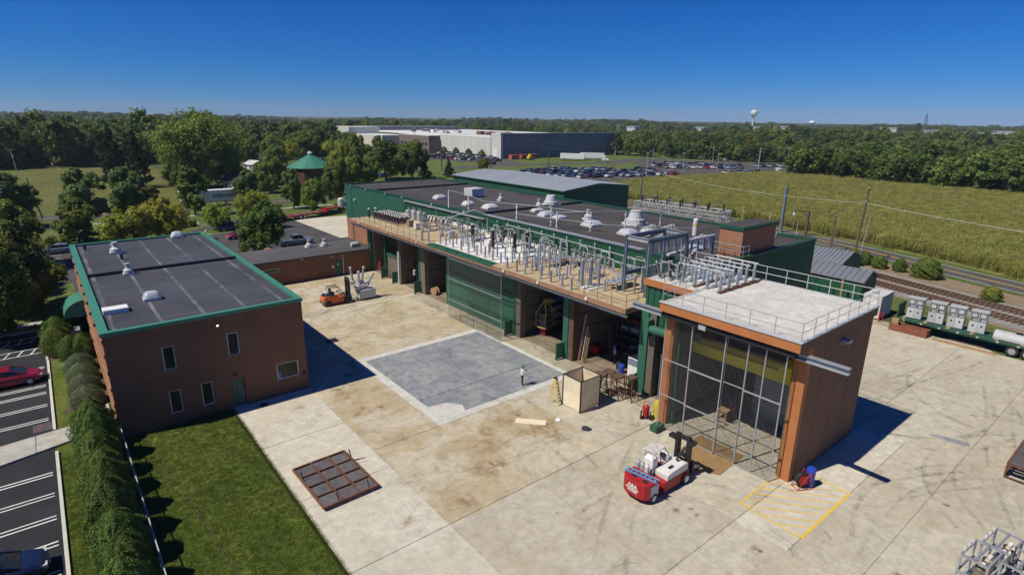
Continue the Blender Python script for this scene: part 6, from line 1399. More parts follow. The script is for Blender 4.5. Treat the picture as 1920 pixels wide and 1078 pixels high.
for k in range(6): gu.bar((-.95+k*.2, -.52, 2.17), (-.95+k*.2, .52, 2.17), .05, .03)
gu.build('overhead_guard', A['black_paint'], t)
MB().tube((.35, 0, 1.0), (.15, 0, 1.5), .03).lathe([(.17, 0), (.19, .02), (.17, .04)], (.14, 0, 1.5), 12, (-.5, 0, 1)).build('steering_wheel', A['black_paint'], t)
ma = MB()
for s_ in (-.38, .38): ma.box(1.3, s_-.09, .15, 1.5, s_+.09, 3.0); ma.box(1.5, s_-.06, .2, 1.6, s_+.06, 2.6)
for z in (.5, 1.6, 2.9): ma.box(1.32, -.3, z, 1.48, .3, z+.14)
ma.build('mast', A['black_paint'], t)
for s_ in (-.3, .3): MB().box(1.62, s_-.07, .12, 2.9, s_+.07, .18).build('fork', A['steel_dark'], t)
MB().box(1.6, -.55, .2, 1.66, .55, .85).build('carriage', A['black_paint'], t)
for s_ in (-.58, .58): wheel(t, 1.05, s_, .42, .3, 'black_paint'); wheel(t, -1.2, s_, .34, .26, 'black_paint')
for s_ in (-.58, .58): MB().extr([(.5, .75), (.7, .98), (1.35, .98), (1.55, .7), (1.45, .7), (1.3, .9), (.75, .9), (.6, .72)], 'y', s_-.16, s_+.16).build('mudguard', A['car_navy'], t)
bk = thing('circuit_breaker', 'grey high voltage breaker with four long bushings on the forklift', 'circuit breaker', (28.7, 63.4, .2))
MB().box(-.95, -.65, 0, 1.1, .65, 1.05).build('cabinet', A['grey_light'], bk, bevel=.03); MB().box(.08, -.661, .05, .10, -.651, 1.0).build('door_seam', A['steel_dark'], bk)
for s_ in (-.5, .5): MB().bar((-.9, s_, -.1), (1.0, s_, -.1), .14).build('skid_rail', A['steel_dark'], bk)
MB().lathe([(.1, -.9), (.36, -.75), (.36, .75), (.1, .9)], (-.55, 0, 1.35), 12, (1, .25, 0)).build('tank', A['grey_paint'], bk); MB().lathe([(.1, -.5), (.3, -.4), (.3, .4), (.1, .5)], (-.2, .2, 1.6), 10, (0, 1, .2)).build('tank', A['white_dirty'], bk)
MB().box(-1.1, -.35, .7, -.6, .35, 1.2).build('mechanism', A['steel_dark'], bk)
for (a, b) in (((-1.35, .3, 1.9), (-1.55, .35, 3.85)), ((-.75, .05, 1.6), (-.7, .0, 3.3)), ((-.25, .3, 1.85), (.25, .5, 3.65)), ((.2, -.2, 1.5), (1.2, -.1, 2.85))):
    a = Vector(a); b = Vector(b); d = b-a
    q = MB().lathe(shed_prof(.155, d.length*.82, 14, .75), a+d*.1, 10, d).build('bushing', A['porcelain_grey'], bk)
    MB().lathe([(.16, 0), (.19, .1), (.13, .22)], b-d.normalized()*.18, 10, d).build('cap', A['grey_light'], q); MB().lathe([(.24, -.12), (.26, 0), (.24, .25), (.16, .3)], a, 12, d).build('turret', A['grey_light'], q)

# ------------------------------------------------------------------ red and white rigging forklift
t = thing('rigging_forklift', 'red and white rigging forklift with black mast before the wire screens', 'forklift', (26.4, 17.8, 0))
cw = MB().prism([(-2.45, -.75), (-2.6, -.4), (-2.6, .4), (-2.45, .75), (-2.2, .95), (-1.3, .95), (-1.3, -.95), (-2.2, -.95)], .35, 1.35).build('counterweight', A['red_paint'], t, bevel=.06)
MB().box(-2.1, -.958, .55, -1.4, -.951, 1.2).build('side_plate', A['grey_light'], cw)
for s_ in (-.45, .35): MB().box(-2.2, s_-.22, 1.351, -1.95, s_+.12, 1.362).build('grip_pad', A['black_paint'], cw)
me = text_mesh('A&A', .34, .004, True); me.materials.append(A['white_paint'])
me2 = text_mesh('MACHINERY', .165, .004, True); me2.materials.append(A['white_paint'])
me3 = text_mesh('MOVING', .165, .004, True); me3.materials.append(A['white_paint'])
for q, z in ((me, 1.03), (me2, .83), (me3, .68)):
    o = bpy.data.objects.new('lettering', q); COL.objects.link(o); o.parent = cw; o.rotation_euler = (PI/2, 0, -PI/2); o.location = (-2.606, -.0, z)
MB().box(-1.3, -.35, .4, -.75, .35, .9).build('link', A['black_paint'], t)
MB().box(-.75, -.9, .2, 1.75, .9, .85).build('chassis', A['red_paint'], t, bevel=.04)
MB().extr([(-.45, .85), (-.45, 1.22), (.0, 1.3), (1.35, 1.38), (1.6, 1.3), (1.6, .85)], 'y', -.88, .05).build('bonnet', A['white_paint'], t, bevel=.04)
MB().box(.1, -.6, 1.35, .5, -.45, 1.4).build('handle', A['black_paint'], t)
MB().extr([(-.7, .85), (-.6, 1.75), (-.35, 1.95), (-.15, 1.9), (-.2, .85)], 'y', .1, .85).build('seat_shroud', A['white_paint'], t, bevel=.03)
MB().box(-.1, .2, .85, .4, .8, 1.15).build('seat', A['black_paint'], t)
MB().extr([(.9, .85), (.85, 1.45), (1.15, 1.55), (1.4, .85)], 'y', .1, .85).build('console', A['white_paint'], t); MB().lathe([(.17, 0), (.19, .02), (.17, .04)], (.82, .45, 1.5), 12, (-.5, 0, 1)).build('steering_wheel', A['black_paint'], t)
gu = MB()
for s_ in (.14, .86): gu.path([(-.6, s_, 1.2), (-.62, s_, 2.3), (.4, s_, 2.38)], .045); gu.tube((.4, s_, 2.38), (1.25, s_, 1.2), .04)
for k in range(7): gu.bar((-.6+k*.165, .14, 2.36), (-.6+k*.165, .86, 2.36), .05, .03)
gu.build('overhead_guard', A['white_paint'], t)
for k in range(3): MB().lathe([(.13, 0), (.15, .05), (.15, .7), (.08, .8), (.06, .88)], (-1.05, .2+k*.33, .9), 12).build('gas_bottle', A['grey_paint' if k else 'white_dirty'], t)
ma = MB()
for s_ in (-.55, .25): ma.box(1.85, s_-.12, .1, 2.1, s_+.12, 2.75); ma.box(2.1, s_-.08, .15, 2.25, s_+.08, 2.3)
for z in (.4, 1.3, 2.5): ma.box(1.88, -.45, z, 2.08, .15, z+.2)
ma.box(1.75, -.95, 2.35, 2.2, -.6, 2.55); ma.box(1.75, .3, 2.3, 2.15, .8, 2.5)
ma.build('mast', A['black_paint'], t)
for s_ in (-.5, .2): MB().box(2.26, s_-.1, .1, 3.5, s_+.1, .18).build('fork', A['steel_dark'], t)
MB().path([(1.0, -.4, 1.5), (1.9, -.35, 2.0)], .07).build('tilt_cylinder', A['black_paint'], t); MB().box(2.24, -.85, .25, 2.32, .55, .95).build('carriage', A['black_paint'], t)
for x, s_ in ((1.35, -.92), (1.35, .92), (-1.75, -.85), (-1.75, .85)):
    wheel(t, x, s_, .36 if x > 0 else .32, .26, 'white_paint')
lad = thing('step_ladder', 'blue ladder lying across the red counterweight of the rigging forklift', 'ladder', (24.6, 17.8, 1.37), 1.75)
for s_ in (-.17, .17): MB().box(-1.05, s_-.035, .02, 1.05, s_+.035, .10).build('stile', A['blue_light'], lad)
for k in range(7): MB().box(-.9+k*.3, -.135, .04, -.84+k*.3, .135, .08).build('rung', A['galv'], lad)

# ------------------------------------------------------------------ ladders, crate, stands
def a_ladder(label, loc, rz, h, m_, spread=.9, w=.5, steps=7, grp=None):
    t = thing('step_ladder', label, 'ladder', loc, rz, grp)
    for s_ in (-1, 1):
        MB().bar((-spread/2, s_*w*.5, 0), (-.05, s_*w*.28, h), .07, .05).build('stile', A[m_], t); MB().bar((spread/2, s_*w*.5, 0), (.08, s_*w*.28, h*.96), .05, .04).build('stile', A[m_], t)
    for k in range(steps):
        f = (k+1)/(steps+.6); x = -spread/2*(1-f)-.05*f; ww = w*(.5*(1-f)+.28*f); MB().box(x-.05, -ww, h*f-.015, x+.07, ww, h*f+.015).build('step', A['galv'], t)
    for f in (.25, .6): 
        x = spread/2*(1-f)+.08*f; ww = w*(.5*(1-f)+.28*f); MB().bar((x, -ww, h*f*.96), (x, ww, h*f*.96), .04).build('cross_bar', A[m_], t)
    MB().box(-.12, -w*.3, h, .14, w*.3, h+.05).build('cap', A['black_paint'], t); return t
a_ladder('yellow step ladder standing beside the open plywood box', (28.5, 29.35, 0), 1.9, 2.15, 'yellow_paint')
a_ladder('tall orange and silver step ladder inside the right bay', (38.9, 33.3, 0), 1.75, 3.45, 'red_dark', 1.3, .75, 10)
a_ladder('small red step ladder just inside the far left bay', (36.2, 74.4, 0), .4, 1.35, 'red_paint', .6, .45, 3)
cx = thing('plywood_box', 'open-topped box of pale plywood sheets with dark corner frame', 'box', (29.95, 27.95, 0))
for r in ((-1.05, -.95, -1.03, .95), (1.03, -.95, 1.05, .95)): MB().box(r[0], r[1], .06, r[2], r[3], 1.32).build('sheet', A['plywood'], cx); MB().box(r[0], r[1], 1.325, r[2], r[3], 2.55).build('sheet', A['plywood'], cx)
for r in ((-1.03, -.95, 1.03, -.93), (-1.03, .93, 1.03, .95)): MB().box(r[0], r[1], .06, r[2], r[3], 1.32).build('sheet', A['plywood'], cx); MB().box(r[0], r[1], 1.325, r[2], r[3], 2.55).build('sheet', A['plywood'], cx)
for sx in (-1.05, 1.05):
    for sy in (-.95, .95): MB().box(sx-.045, sy-.045, 0, sx+.045, sy+.045, 2.6).build('corner_post', A['black_paint'], cx)
for a, b in (((-1.05, -.95), (1.05, -.95)), ((1.05, -.95), (1.05, .95)), ((1.05, .95), (-1.05, .95)), ((-1.05, .95), (-1.05, -.95))): MB().bar((*a, 2.58), (*b, 2.58), .055).build('top_bar', A['black_paint'], cx)
def stand(label, x, y, rz, h=1.95, w=.85, m_='steel_rust'):
    t = thing('work_stand', label, 'stand', (x, y, 0), rz, 'rusty work stands'); MB().box(-w/2, -w/2, h-.12, w/2, w/2, h).build('top', A['wood_dark'], t)
    for a in (-1, 1):
        for b in (-1, 1): MB().bar((a*w*.6, b*w*.6, 0), (a*w*.38, b*w*.38, h-.1), .06).build('leg', A[m_], t)
    for z in (.5, 1.2):
        for a in (-1, 1): MB().bar((a*w*.52, -w*.5, z), (a*w*.5, w*.5, z), .04).build('brace', A[m_], t); MB().bar((-w*.5, a*w*.5, z), (w*.5, a*w*.5, z), .04).build('brace', A[m_], t)
        MB().bar((-w*.55, -w*.55, .15), (-w*.42, w*.42, 1.6), .035).build('brace', A[m_], t)
stand('rusty work stand nearest the plywood box', 32.2, 28.2, .1, 1.9, 1.0); stand('rusty work stand behind the other two by the bay', 33.2, 28.0, .2, 1.95, .9); stand('rusty work stand in the middle of the three', 33.1, 26.95, .05, 2.0, .8); stand('rusty work stand nearest the green pillar', 33.7, 26.1, .0, 2.0, .75)
one('plywood_sheet', MB().prism([(24.1, 28.9), (24.6, 29.35), (26.15, 27.75), (25.6, 27.25)], .004, .05), A['plywood'], 'pale plywood sheet lying flat on the stained concrete', 'board')
def rag(label, x, y, m_, r, seed, h=.14, name='rag', cat='cloth'):
    rr = random.Random(seed); mb = MB(); n = 10; vs_ = [(0, 0, h)]
    for k in range(n): a = 2*PI*k/n; q = r*rr.uniform(.6, 1.1); vs_.append((math.cos(a)*q*.55, math.sin(a)*q*.55, h*rr.uniform(.5, 1.0)))
    for k in range(n): a = 2*PI*k/n; q = r*rr.uniform(.75, 1.2); vs_.append((math.cos(a)*q, math.sin(a)*q, .006))
    fs = [(0, 1+k, 1+(k+1) % n) for k in range(n)]+[(1+k, 1+n+k, 1+n+(k+1) % n, 1+(k+1) % n) for k in range(n)]
    o = one(name, mb.add(vs_, fs), A[m_], label, cat); o.location = (x, y, 0); return o
rag('crumpled black cloth dropped on the concrete before the box', 27.65, 25.1, 'cloth_dark', .42, 1); rag('small crumpled white bag beside the plywood sheet', 26.95, 27.3, 'cloth_white', .24, 2, .12, 'plastic_bag', 'bag')
# wheeled extinguisher
t = thing('wheeled_extinguisher', 'red wheeled fire extinguisher standing before the tall bay', 'fire extinguisher', (32.25, 23.45, 0), .6)
MB().lathe([(.12, .15), (.2, .2), (.2, 1.0), (.12, 1.1), (.05, 1.15)], n=14).build('cylinder', A['red_paint'], t)
for s_ in (-.34, .34): w_ = MB().lathe([(.2, -.05), (.3, -.05), (.3, .05), (.2, .05)], (-.05, s_, .3), 16, (0, 1, 0)).build('wheel', A['rubber'], t); MB().lathe([(.05, -.04), (.2, -.04), (.2, .04), (.05, .04)], (-.05, s_, .3), 12, (0, 1, 0)).build('rim', A['red_paint'], w_)
MB().path([(.15, -.2, .1), (.2, -.22, 1.0), (-.15, -.2, 1.45), (-.15, .2, 1.45), (.2, .22, 1.0), (.15, .2, .1), (.5, .2, .03), (.5, -.2, .03), (.15, -.2, .1)], .025).build('handle_frame', A['red_paint'], t)
MB().path([(.1, 0, 1.1), (.35, .25, .8), (.4, .3, .3)], .025).build('hose', A['black_paint'], t)
# hose reel with blue drum
t = thing('hose_reel', 'red hose reel with coiled black hose by the brown wall', 'hose reel', (33.0, 12.25, 0), -.5)
MB().lathe([(.30, -.16), (.42, -.16), (.45, 0), (.42, .16), (.30, .16)], (0, 0, .62), 20, (0, 1, 0)).build('hose', A['black_paint'], t)
for s_ in (-.2, .2): MB().lathe([(.05, -.01), (.33, -.01), (.33, .01), (.05, .01)], (0, s_, .62), 18, (0, 1, 0)).build('flange', A['red_paint'], t)
for s_ in (-.3, .3): MB().path([(-.4, s_, .03), (-.05, s_, .66), (.35, s_, 1.1), (.5, s_, .03), (-.4, s_, .03)], .025).build('frame', A['red_paint'], t)
MB().path([(-.4, -.3, .03), (-.4, .3, .03)], .025).build('frame', A['red_paint'], t)
t = thing('gas_bottle', 'bright blue drum strapped behind the red hose reel', 'drum', (33.55, 12.0, 0)); MB().lathe([(.24, .1), (.27, .15), (.27, 1.15), (.24, 1.25)], n=14).build('drum', A['blue_paint'], t)
for z in (.35, .9): MB().lathe([(.28, z), (.285, z+.02), (.28, z+.05)], n=14).build('strap', A['red_dark'], t)
MB().path([(.2, -.1, .02), (.6, -.4, .02), (.9, -.1, .02), (1.3, -.2, .02)], .02).build('cable', A['black_paint'], t)
# post with weight box, yellow barrel guard
t = thing('screen_post', 'thin steel post in a concrete weight box left of the screens', 'post', (31.5, 21.85, 0)); MB().box(-.45, -.3, .05, .45, .3, .5).build('weight_box', A['trailer_green'], t); MB().tube((0, 0, .5), (.5, .35, 5.2), .035).build('pole', A['galv'], t)
one('yellow_guard', MB().lathe([(.3, 0), (.33, .1), (.33, 1.15), (.28, 1.3)], (33.1, 23.0, 0), 12), A['yellow_paint'], 'yellow plastic guard beside the orange corner pier', 'barrel')
# rusty gridded frame on the concrete
t = thing('grid_frame', 'square rusty steel frame with twelve dark plates lying on the concrete', 'steel frame', (11.0, 30.3, 0), .02)
GX, GY, gz = 3.35, 4.75, .22
for i in range(4): MB().bar((-GX/2+i*GX/3, -GY/2, gz), (-GX/2+i*GX/3, GY/2, gz), .10 if i in (0, 3) else .07, .14).build('bar', A['steel_rust'], t)
for j in range(5): MB().bar((-GX/2, -GY/2+j*GY/4, gz), (GX/2, -GY/2+j*GY/4, gz), .10 if j in (0, 4) else .07, .141).build('bar', A['steel_rust'], t)
for i in range(3):
    for j in range(4): MB().box(-GX/2+i*GX/3+.06, -GY/2+j*GY/4+.06, gz-.06, -GX/2+(i+1)*GX/3-.06, -GY/2+(j+1)*GY/4-.06, gz-.03-.012*((i+j) % 2)).build('plate', A['steel_plate'], t)
for a, b in ((-GX/2+.1, .95), (-.75, -GY/2+.1), (GX/2-.5, -GY/2+.15), (GX/2+.05, 1.4)): MB().bar((a, b, gz), (a-.1, b+.02, gz+.62), .06).build('prong', A['steel_rust'], t)
for a in (-1, 1):
    for b in (-1, 1): MB().box(a*GX*.46-.08, b*GY*.46-.08, 0, a*GX*.46+.08, b*GY*.46+.08, gz-.07).build('foot', A['steel_rust'], t)
MB().bar((GX/2, .9, .25), (GX/2+.7, .7, .28), .04).build('hook', A['steel_rust'], t)
# rusty slatted work table at the right frame edge
t = thing('slat_table', 'rusty red steel table frame with slatted top at the right frame edge', 'table', (46.9, 3.6, 0), 0)
for a, b in (((-2.6, -1.1), (2.6, -1.1)), ((2.6, -1.1), (2.6, 1.1)), ((2.6, 1.1), (-2.6, 1.1)), ((-2.6, 1.1), (-2.6, -1.1))): MB().bar((*a, 1.0), (*b, 1.0), .12).build('frame', A['steel_rust'], t); MB().bar((*a, .1), (*b, .1), .08).build('frame', A['steel_rust'], t)
for k in range(12): MB().box(-2.5+k*.42, -1.04, .98, -2.2+k*.42, 1.04, 1.03).build('slat', A['steel_plate'], t)
for a in (-2.6, -.9, .9, 2.6):
    for b in (-1.1, 1.1): MB().bar((a, b, 0), (a, b, 1.0), .1).build('leg', A['steel_rust'], t)
for a in (-2.6, -.9, .9): MB().bar((a, 1.1, .1), (a+1.7, 1.1, 1.0), .06).build('brace', A['steel_rust'], t)
# galvanised switch frames, bottom right
def gear_frame(label, x, y, rz=.0):
    t = thing('switch_frame', label, 'switchgear', (x, y, 0), rz, 'galvanised switch frames'); W_, D_, H_ = 1.75, 1.05, 1.9
    for a in (-W_/2, W_/2):
        for b in (-D_/2, D_/2): MB().bar((a, b, 0), (a, b, H_), .09).build('post', A['galv'], t)
    for z in (.12, 1.0, H_):
        for b in (-D_/2, 0, D_/2):
            if z < H_ and b == 0: continue
            MB().bar((-W_/2, b, z), (W_/2, b, z), .085).build('rail', A['galv'], t)
        for a in (-W_/2, W_/2): MB().bar((a, -D_/2, z), (a, D_/2, z), .085).build('rail', A['galv'], t)
    for k in range(2):
        MB().lathe([(.12, 0), (.26, .1), (.26, .75), (.15, .85)], (-.45+k*.9, -.22, .75), 10).build('coil', A['copper_old'], t); MB().box(-.62+k*.9, -.3, 1.62, -.32+k*.9, -.16, 1.72).build('terminal', A['white_paint'], t)
    for k in range(3): MB().lathe(shed_prof(.06, .22, 3), (-.5+k*.5, D_/2, H_-.02), 8).build('insulator', A['white_dirty'], t)
    for a in (-1, 1): MB().bar((a*W_/2, -D_/2, .15), (a*W_/2, D_/2, 1.0), .05).build('brace', A['galv'], t)
    MB().box(-.6, -.4, .2, .6, .3, .75).build('drive_box', A['steel_dark'], t)
gear_frame('galvanised switch frame farthest back of the group at bottom right', 33.6, 2.95, -.10); gear_frame('galvanised switch frame nearest the camera at the bottom right', 31.75, 3.35, -.10); gear_frame('galvanised switch frame between two others at bottom right', 32.6, 2.0, -.10); gear_frame('galvanised switch frame at the right end of the group', 34.2, 1.4, -.10); gear_frame('galvanised switch frame at the front right of the group', 31.6, 1.2, -.1)
# wall-mounted lamp on the brown side wall, parked under the fascia
one('wall_lamp', MB().box(37.3, 12.55, 8.2, 37.9, 12.99, 8.36).tube((36.9, 12.97, 8.1), (37.4, 12.8, 8.25), .04), A['grey_paint'], 'small grey lamp on an arm high on the brown side wall', 'lamp')
# ------------------------------------------------------------------ inside the bays
t = thing('wood_bench', 'small wooden stand inside the tall bay behind the screens', 'stand', (36.9, 19.7, 0), .1)
for a in (-.7, .7):
    for b in (-.3, .3): MB().bar((a, b, 0), (a, b, .9), .1).build('leg', A['wood'], t)
MB().box(-.8, -.4, .9, .8, .4, 1.0).build('top', A['wood'], t); MB().box(-.75, -.35, .2, .75, .35, .27).build('shelf', A['wood'], t)
t = thing('steel_tank', 'large blue-grey rivetted tank standing in the back of the tall bay', 'tank', (40.0, 16.6, 0)); MB().box(-1.2, -2.2, .1, 1.2, 2.2, 3.6).build('shell', A['steel_blue'], t, bevel=.06)
for z in (1.3, 2.5): MB().box(-1.24, -2.22, z, -1.201, 2.22, z+.1).build('flange', A['grey_paint'], t)
for k in range(6): MB().lathe([(.07, 0), (.07, .04)], (-1.22, -1.5+.75*(k % 3)*2, 1.9 if k < 3 else 3.1), 8, (-1, 0, 0)).build('port', A['grey_light'], t)
t = thing('hoist_cage', 'wooden crated motor with yellow lifting sling in the middle bay', 'crate', (38.0, 41.0, .9), .2)
for a in (-.75, .75):
    for b in (-.6, .6): MB().bar((a, b, 0), (a, b, 1.5), .1).build('post', A['wood'], t)
for z in (.05, .75, 1.45):
    for b in (-.6, .6): MB().bar((-.75, b, z), (.75, b, z), .1).build('rail', A['wood'], t)
    for a in (-.75, .75): MB().bar((a, -.6, z), (a, .6, z), .1).build('rail', A['wood'], t)
MB().box(-.5, -.4, .1, .5, .4, 1.2).build('motor', A['steel_dark'], t)
for a in (-.75, .75): MB().path([(a, -.6, 1.5), (0, 0, 2.9), (a, .6, 1.5)], .05).build('sling', A['yellow_paint'], t)
MB().box(-.45, -.35, -.9, .45, .35, .0).build('cart', A['red_dark'], t)
t = thing('white_freezer', 'tall white cabinet standing by the green pillar of the right bay', 'cabinet', (37.2, 28.4, 0)); MB().box(-.55, -.55, 0, .55, .55, 1.95).build('case', A['white_paint'], t, bevel=.03); MB().box(-.56, -.5, 1.3, -.551, .5, 1.9).build('panel', A['paper2'] if 'paper2' in A else A['steel_blue'], t)
for i, (x, y, h, r, m_, lb) in enumerate(((37.0, 29.9, .75, .28, 'blue_paint', 'blue bucket-shaped drum beside the white cabinet'), (37.5, 30.6, .6, .25, 'black_paint', 'black drum beside the blue one in the right bay'))): one('drum', MB().lathe([(r*.9, 0), (r, .05), (r, h), (r*.8, h+.05)], (x, y, 0), 14), A[m_], lb, 'drum')
t = thing('tool_cart', 'red tool cart with yellow post at the back of the right bay', 'cart', (38.6, 36.2-1.9, 0), .3); MB().box(-.6, -.35, .15, .6, .35, .9).build('body', A['red_paint'], t, bevel=.02); MB().box(-.7, -.45, .9, .7, .45, .96).build('tray', A['red_dark'], t); MB().bar((.8, .3, 0), (.8, .3, 1.6), .07).build('post', A['yellow_paint'], t)
for i, (dy, m_) in enumerate(((0, 'white_dirty'), (.18, 'fascia_orange'), (.5, 'grey_light'), (.75, 'wood'), (.95, 'wood'))): one('leaning_plank', MB().bar((35.95, 34.2-dy, 0), (36.9-.1*i, 34.3-dy, 4.2-.45*i), .16, .05), A[m_], ('leftmost white plank leaning inside the right bay', 'orange plank leaning inside the right bay', 'grey plank leaning inside the right bay', 'wooden plank leaning fourth in the right bay', 'short wooden plank leaning last in the right bay')[i], 'plank')
def shelf(label, x, y, n=4, w=2.4, m_='steel_dark', items='porcelain_grey', rz=0., cols=('white_dirty', 'blue_light', 'galv', 'wood'), z0=.4, dz=.85, d=.7):
    t = thing('storage_shelf', label, 'shelf', (x, y, 0), rz); 
    for a in (-w/2, w/2):
        for b in (-d/2, d/2): MB().bar((a, b, 0), (a, b, z0+dz*n), .08).build('upright', A[m_], t)
    q = random.Random(int(x*10+y))
    for k in range(n):
        MB().box(-w/2, -d/2, z0+k*dz, w/2, d/2, z0+k*dz+.06).build('board', A[m_], t)
        for j in range(4):
            bx_ = -w/2+.2+j*(w-.3)/4; MB().box(bx_, -d*.35, z0+k*dz+.06, bx_+(w-.3)/4*.8, d*.3, z0+k*dz+.06+q.uniform(.2, .5)).build('stored_box', A[q.choice(cols)], t)
shelf('loaded steel shelf on the left wall of the middle bay', 39.6, 41.7, 4, 3.0); shelf('shelf of pale parts in the bay right of the green doors', 40.6, 39.4, 5, 2.6, rz=1.57); shelf('blue-boxed shelf between the right bay and the tall bay', 37.0, 24.6, 4, 2.6, 'steel_blue', cols=('blue_light', 'steel_blue', 'white_dirty')); shelf('second blue-boxed shelf close to the orange pier', 36.0, 23.5, 3, 1.8, 'steel_blue', cols=('blue_light', 'steel_blue'))
shelf('dark loaded shelf at the back of the right bay', 41.4, 31.5, 4, 5.0, rz=1.57, cols=('interior_red', 'steel_dark', 'galv', 'wood_dark')); shelf('dark loaded shelf at the back of the third bay', 41.2, 57.6, 4, 4.4, rz=1.57, cols=('steel_dark', 'galv', 'wood_dark')); shelf('shelf along the left wall of the second bay', 39.2, 65.9, 3, 4.0, cols=('steel_dark', 'wood_dark', 'galv')); shelf('dark shelf along the back of the far left bay', 41.3, 71.5, 3, 4.0, rz=1.57, cols=('steel_dark', 'wood_dark'))
one('interior_panel', MB().box(36.2, 27.0, 0, 40.5, 27.12, 5.6), A['interior_red'], 'dark red steel panel hanging in the right bay', 'panel')
t = thing('work_table', 'low dark work table behind the ladder in the right bay', 'table', (39.8, 30.2, 0)); MB().box(-.8, -1.2, .85, .8, 1.2, .95).build('top', A['steel_dark'], t)
for a in (-.7, .7):
    for b in (-1.1, 1.1): MB().bar((a, b, 0), (a, b, .85), .08).build('leg', A['steel_dark'], t)
one('wire_spool', MB().lathe([(.5, -.3), (.5, -.25), (.25, -.24), (.25, .24), (.5, .25), (.5, .3)], (36.3, 59.6, .5), 16, (1, .3, 0)), A['wood'], 'wooden cable spool just inside the third bay', 'spool')
t = thing('hanging_box', 'grey control pendant hanging on a cable in the second bay', 'pendant', (36.2, 64.4, 0)); MB().box(-.15, -.15, 1.5, .15, .15, 2.2).build('box', A['grey_light'], t); MB().tube((0, 0, 2.2), (0, 0, 6.9), .015).build('cable', A['black_paint'], t)

# ------------------------------------------------------------------ people (skin-modifier figures)
def person(label, loc, rz, shirt, hat, arms):
    t = thing('person', label, 'person', loc, rz); me = bpy.data.meshes.new('body')
    V = {'pel': (0, 0, .95), 'spine': (0, 0, 1.15), 'chest': (.02, 0, 1.36), 'neck': (.02, 0, 1.50), 'head': (.04, 0, 1.60), 'top': (.04, 0, 1.70)}
    E = [('pel', 'spine'), ('spine', 'chest'), ('chest', 'neck'), ('neck', 'head'), ('head', 'top')]
    Rr = {'pel': .15, 'spine': .14, 'chest': .165, 'neck': .06, 'head': .10, 'top': .085}
    for s_, S in ((1, 'L'), (-1, 'R')):
        V.update({'hip'+S: (0, .09*s_, .90), 'knee'+S: (.03+.02*s_, .11*s_, .50), 'ank'+S: (-.01+.03*s_, .12*s_, .09), 'toe'+S: (.15+.03*s_, .14*s_, .04), 'sh'+S: (0, .19*s_, 1.40)})
        Rr.update({'hip'+S: .10, 'knee'+S: .065, 'ank'+S: .05, 'toe'+S: .04, 'sh'+S: .075}); E += [('pel', 'hip'+S), ('hip'+S, 'knee'+S), ('knee'+S, 'ank'+S), ('ank'+S, 'toe'+S), ('chest', 'sh'+S)]
        el, wr, ha = arms[S]; V.update({'el'+S: el, 'wr'+S: wr, 'ha'+S: ha}); Rr.update({'el'+S: .048, 'wr'+S: .034, 'ha'+S: .036}); E += [('sh'+S, 'el'+S), ('el'+S, 'wr'+S), ('wr'+S, 'ha'+S)]
        h = Vector(ha); d = (h-Vector(wr)).normalized(); sd_ = d.cross(Vector((0, 0, 1))); sd_ = sd_.normalized() if sd_.length > .1 else Vector((0, 1, 0))
        for k in range(4): V[f'f{k}{S}'] = tuple(h+d*(.075-.008*abs(k-1.5))+sd_*(.022*(k-1.5)*1.1)); Rr[f'f{k}{S}'] = .009; E.append(('ha'+S, f'f{k}{S}'))
        V['th'+S] = tuple(h+d*.02+sd_*.055); Rr['th'+S] = .010; E.append(('ha'+S, 'th'+S))
    ks = list(V); me.from_pydata([V[k] for k in ks], [(ks.index(a), ks.index(b)) for a, b in E], []); o = bpy.data.objects.new('body', me); COL.objects.link(o); o.parent = t
    sk = o.modifiers.new('skin', 'SKIN'); 
    lay = me.skin_vertices if len(me.skin_vertices) else None
    if lay is None:
        bm = bmesh.new(); bm.from_mesh(me); bm.verts.layers.skin.verify(); bm.to_mesh(me); bm.free()
    for k, sv in zip(ks, me.skin_vertices[0].data): r = Rr[k]; sv.radius = (r, r); sv.use_root = (k == 'pel')
    ss = o.modifiers.new('sub', 'SUBSURF'); ss.levels = 1; ss.render_levels = 2
    # clothes by height: trousers below the belt, shirt to the wrist, skin on head and hands
    tm = NT('figure_'+shirt); p = tm.pos(True); sx = tm.n('SeparateXYZ'); tm.l(p, sx.inputs[0]); sc_ = {'cloth_white': (.70, .71, .74), 'cloth_lilac': (.42, .42, .62)}[shirt]
    c = tm.mix(tm.math('GREATER_THAN', sx.outputs[2], .97), (.03, .032, .045), sc_); c = tm.mix(tm.math('GREATER_THAN', sx.outputs[2], 1.475), c, (.45, .27, .19)); c = tm.mix(tm.math('LESS_THAN', sx.outputs[2], .10), c, (.05, .04, .03))
    fwd = tm.math('MULTIPLY', tm.math('GREATER_THAN', sx.outputs[0], .27), tm.math('GREATER_THAN', sx.outputs[2], .9)); c = tm.mix(fwd, c, (.45, .27, .19)); tm.col(c); me.materials.append(tm.set(.85))
    MB().lathe([(.14, 0), (.135, .03), (.12, .09), (.07, .13), (.01, .145)], (.035, 0, 1.67), 14).box(.1, -.07, 1.67, .22, .07, 1.69).build('hard_hat', A[hat], t, smooth=True)
    MB().lathe([(.012, 0), (.02, .02), (.004, .04)], (.125, 0, 1.60), 6, (1, 0, -.2)).build('nose', A['skin'], t)
    for s_ in (-1, 1): MB().cbox((.13, s_*.035, 1.63), (.012, .022, .012)).build('eye', A['black_paint'], t); MB().cbox((.03, s_*.105, 1.60), (.03, .015, .05)).build('ear', A['skin'], t)
    MB().cbox((.13, 0, 1.555), (.012, .05, .008)).build('mouth', A['red_dark'], t)
    return t
fw_arms = {'L': ((.08, .26, 1.14), (.30, .16, 1.20), (.37, .10, 1.24)), 'R': ((.08, -.26, 1.14), (.30, -.14, 1.22), (.37, -.06, 1.25))}
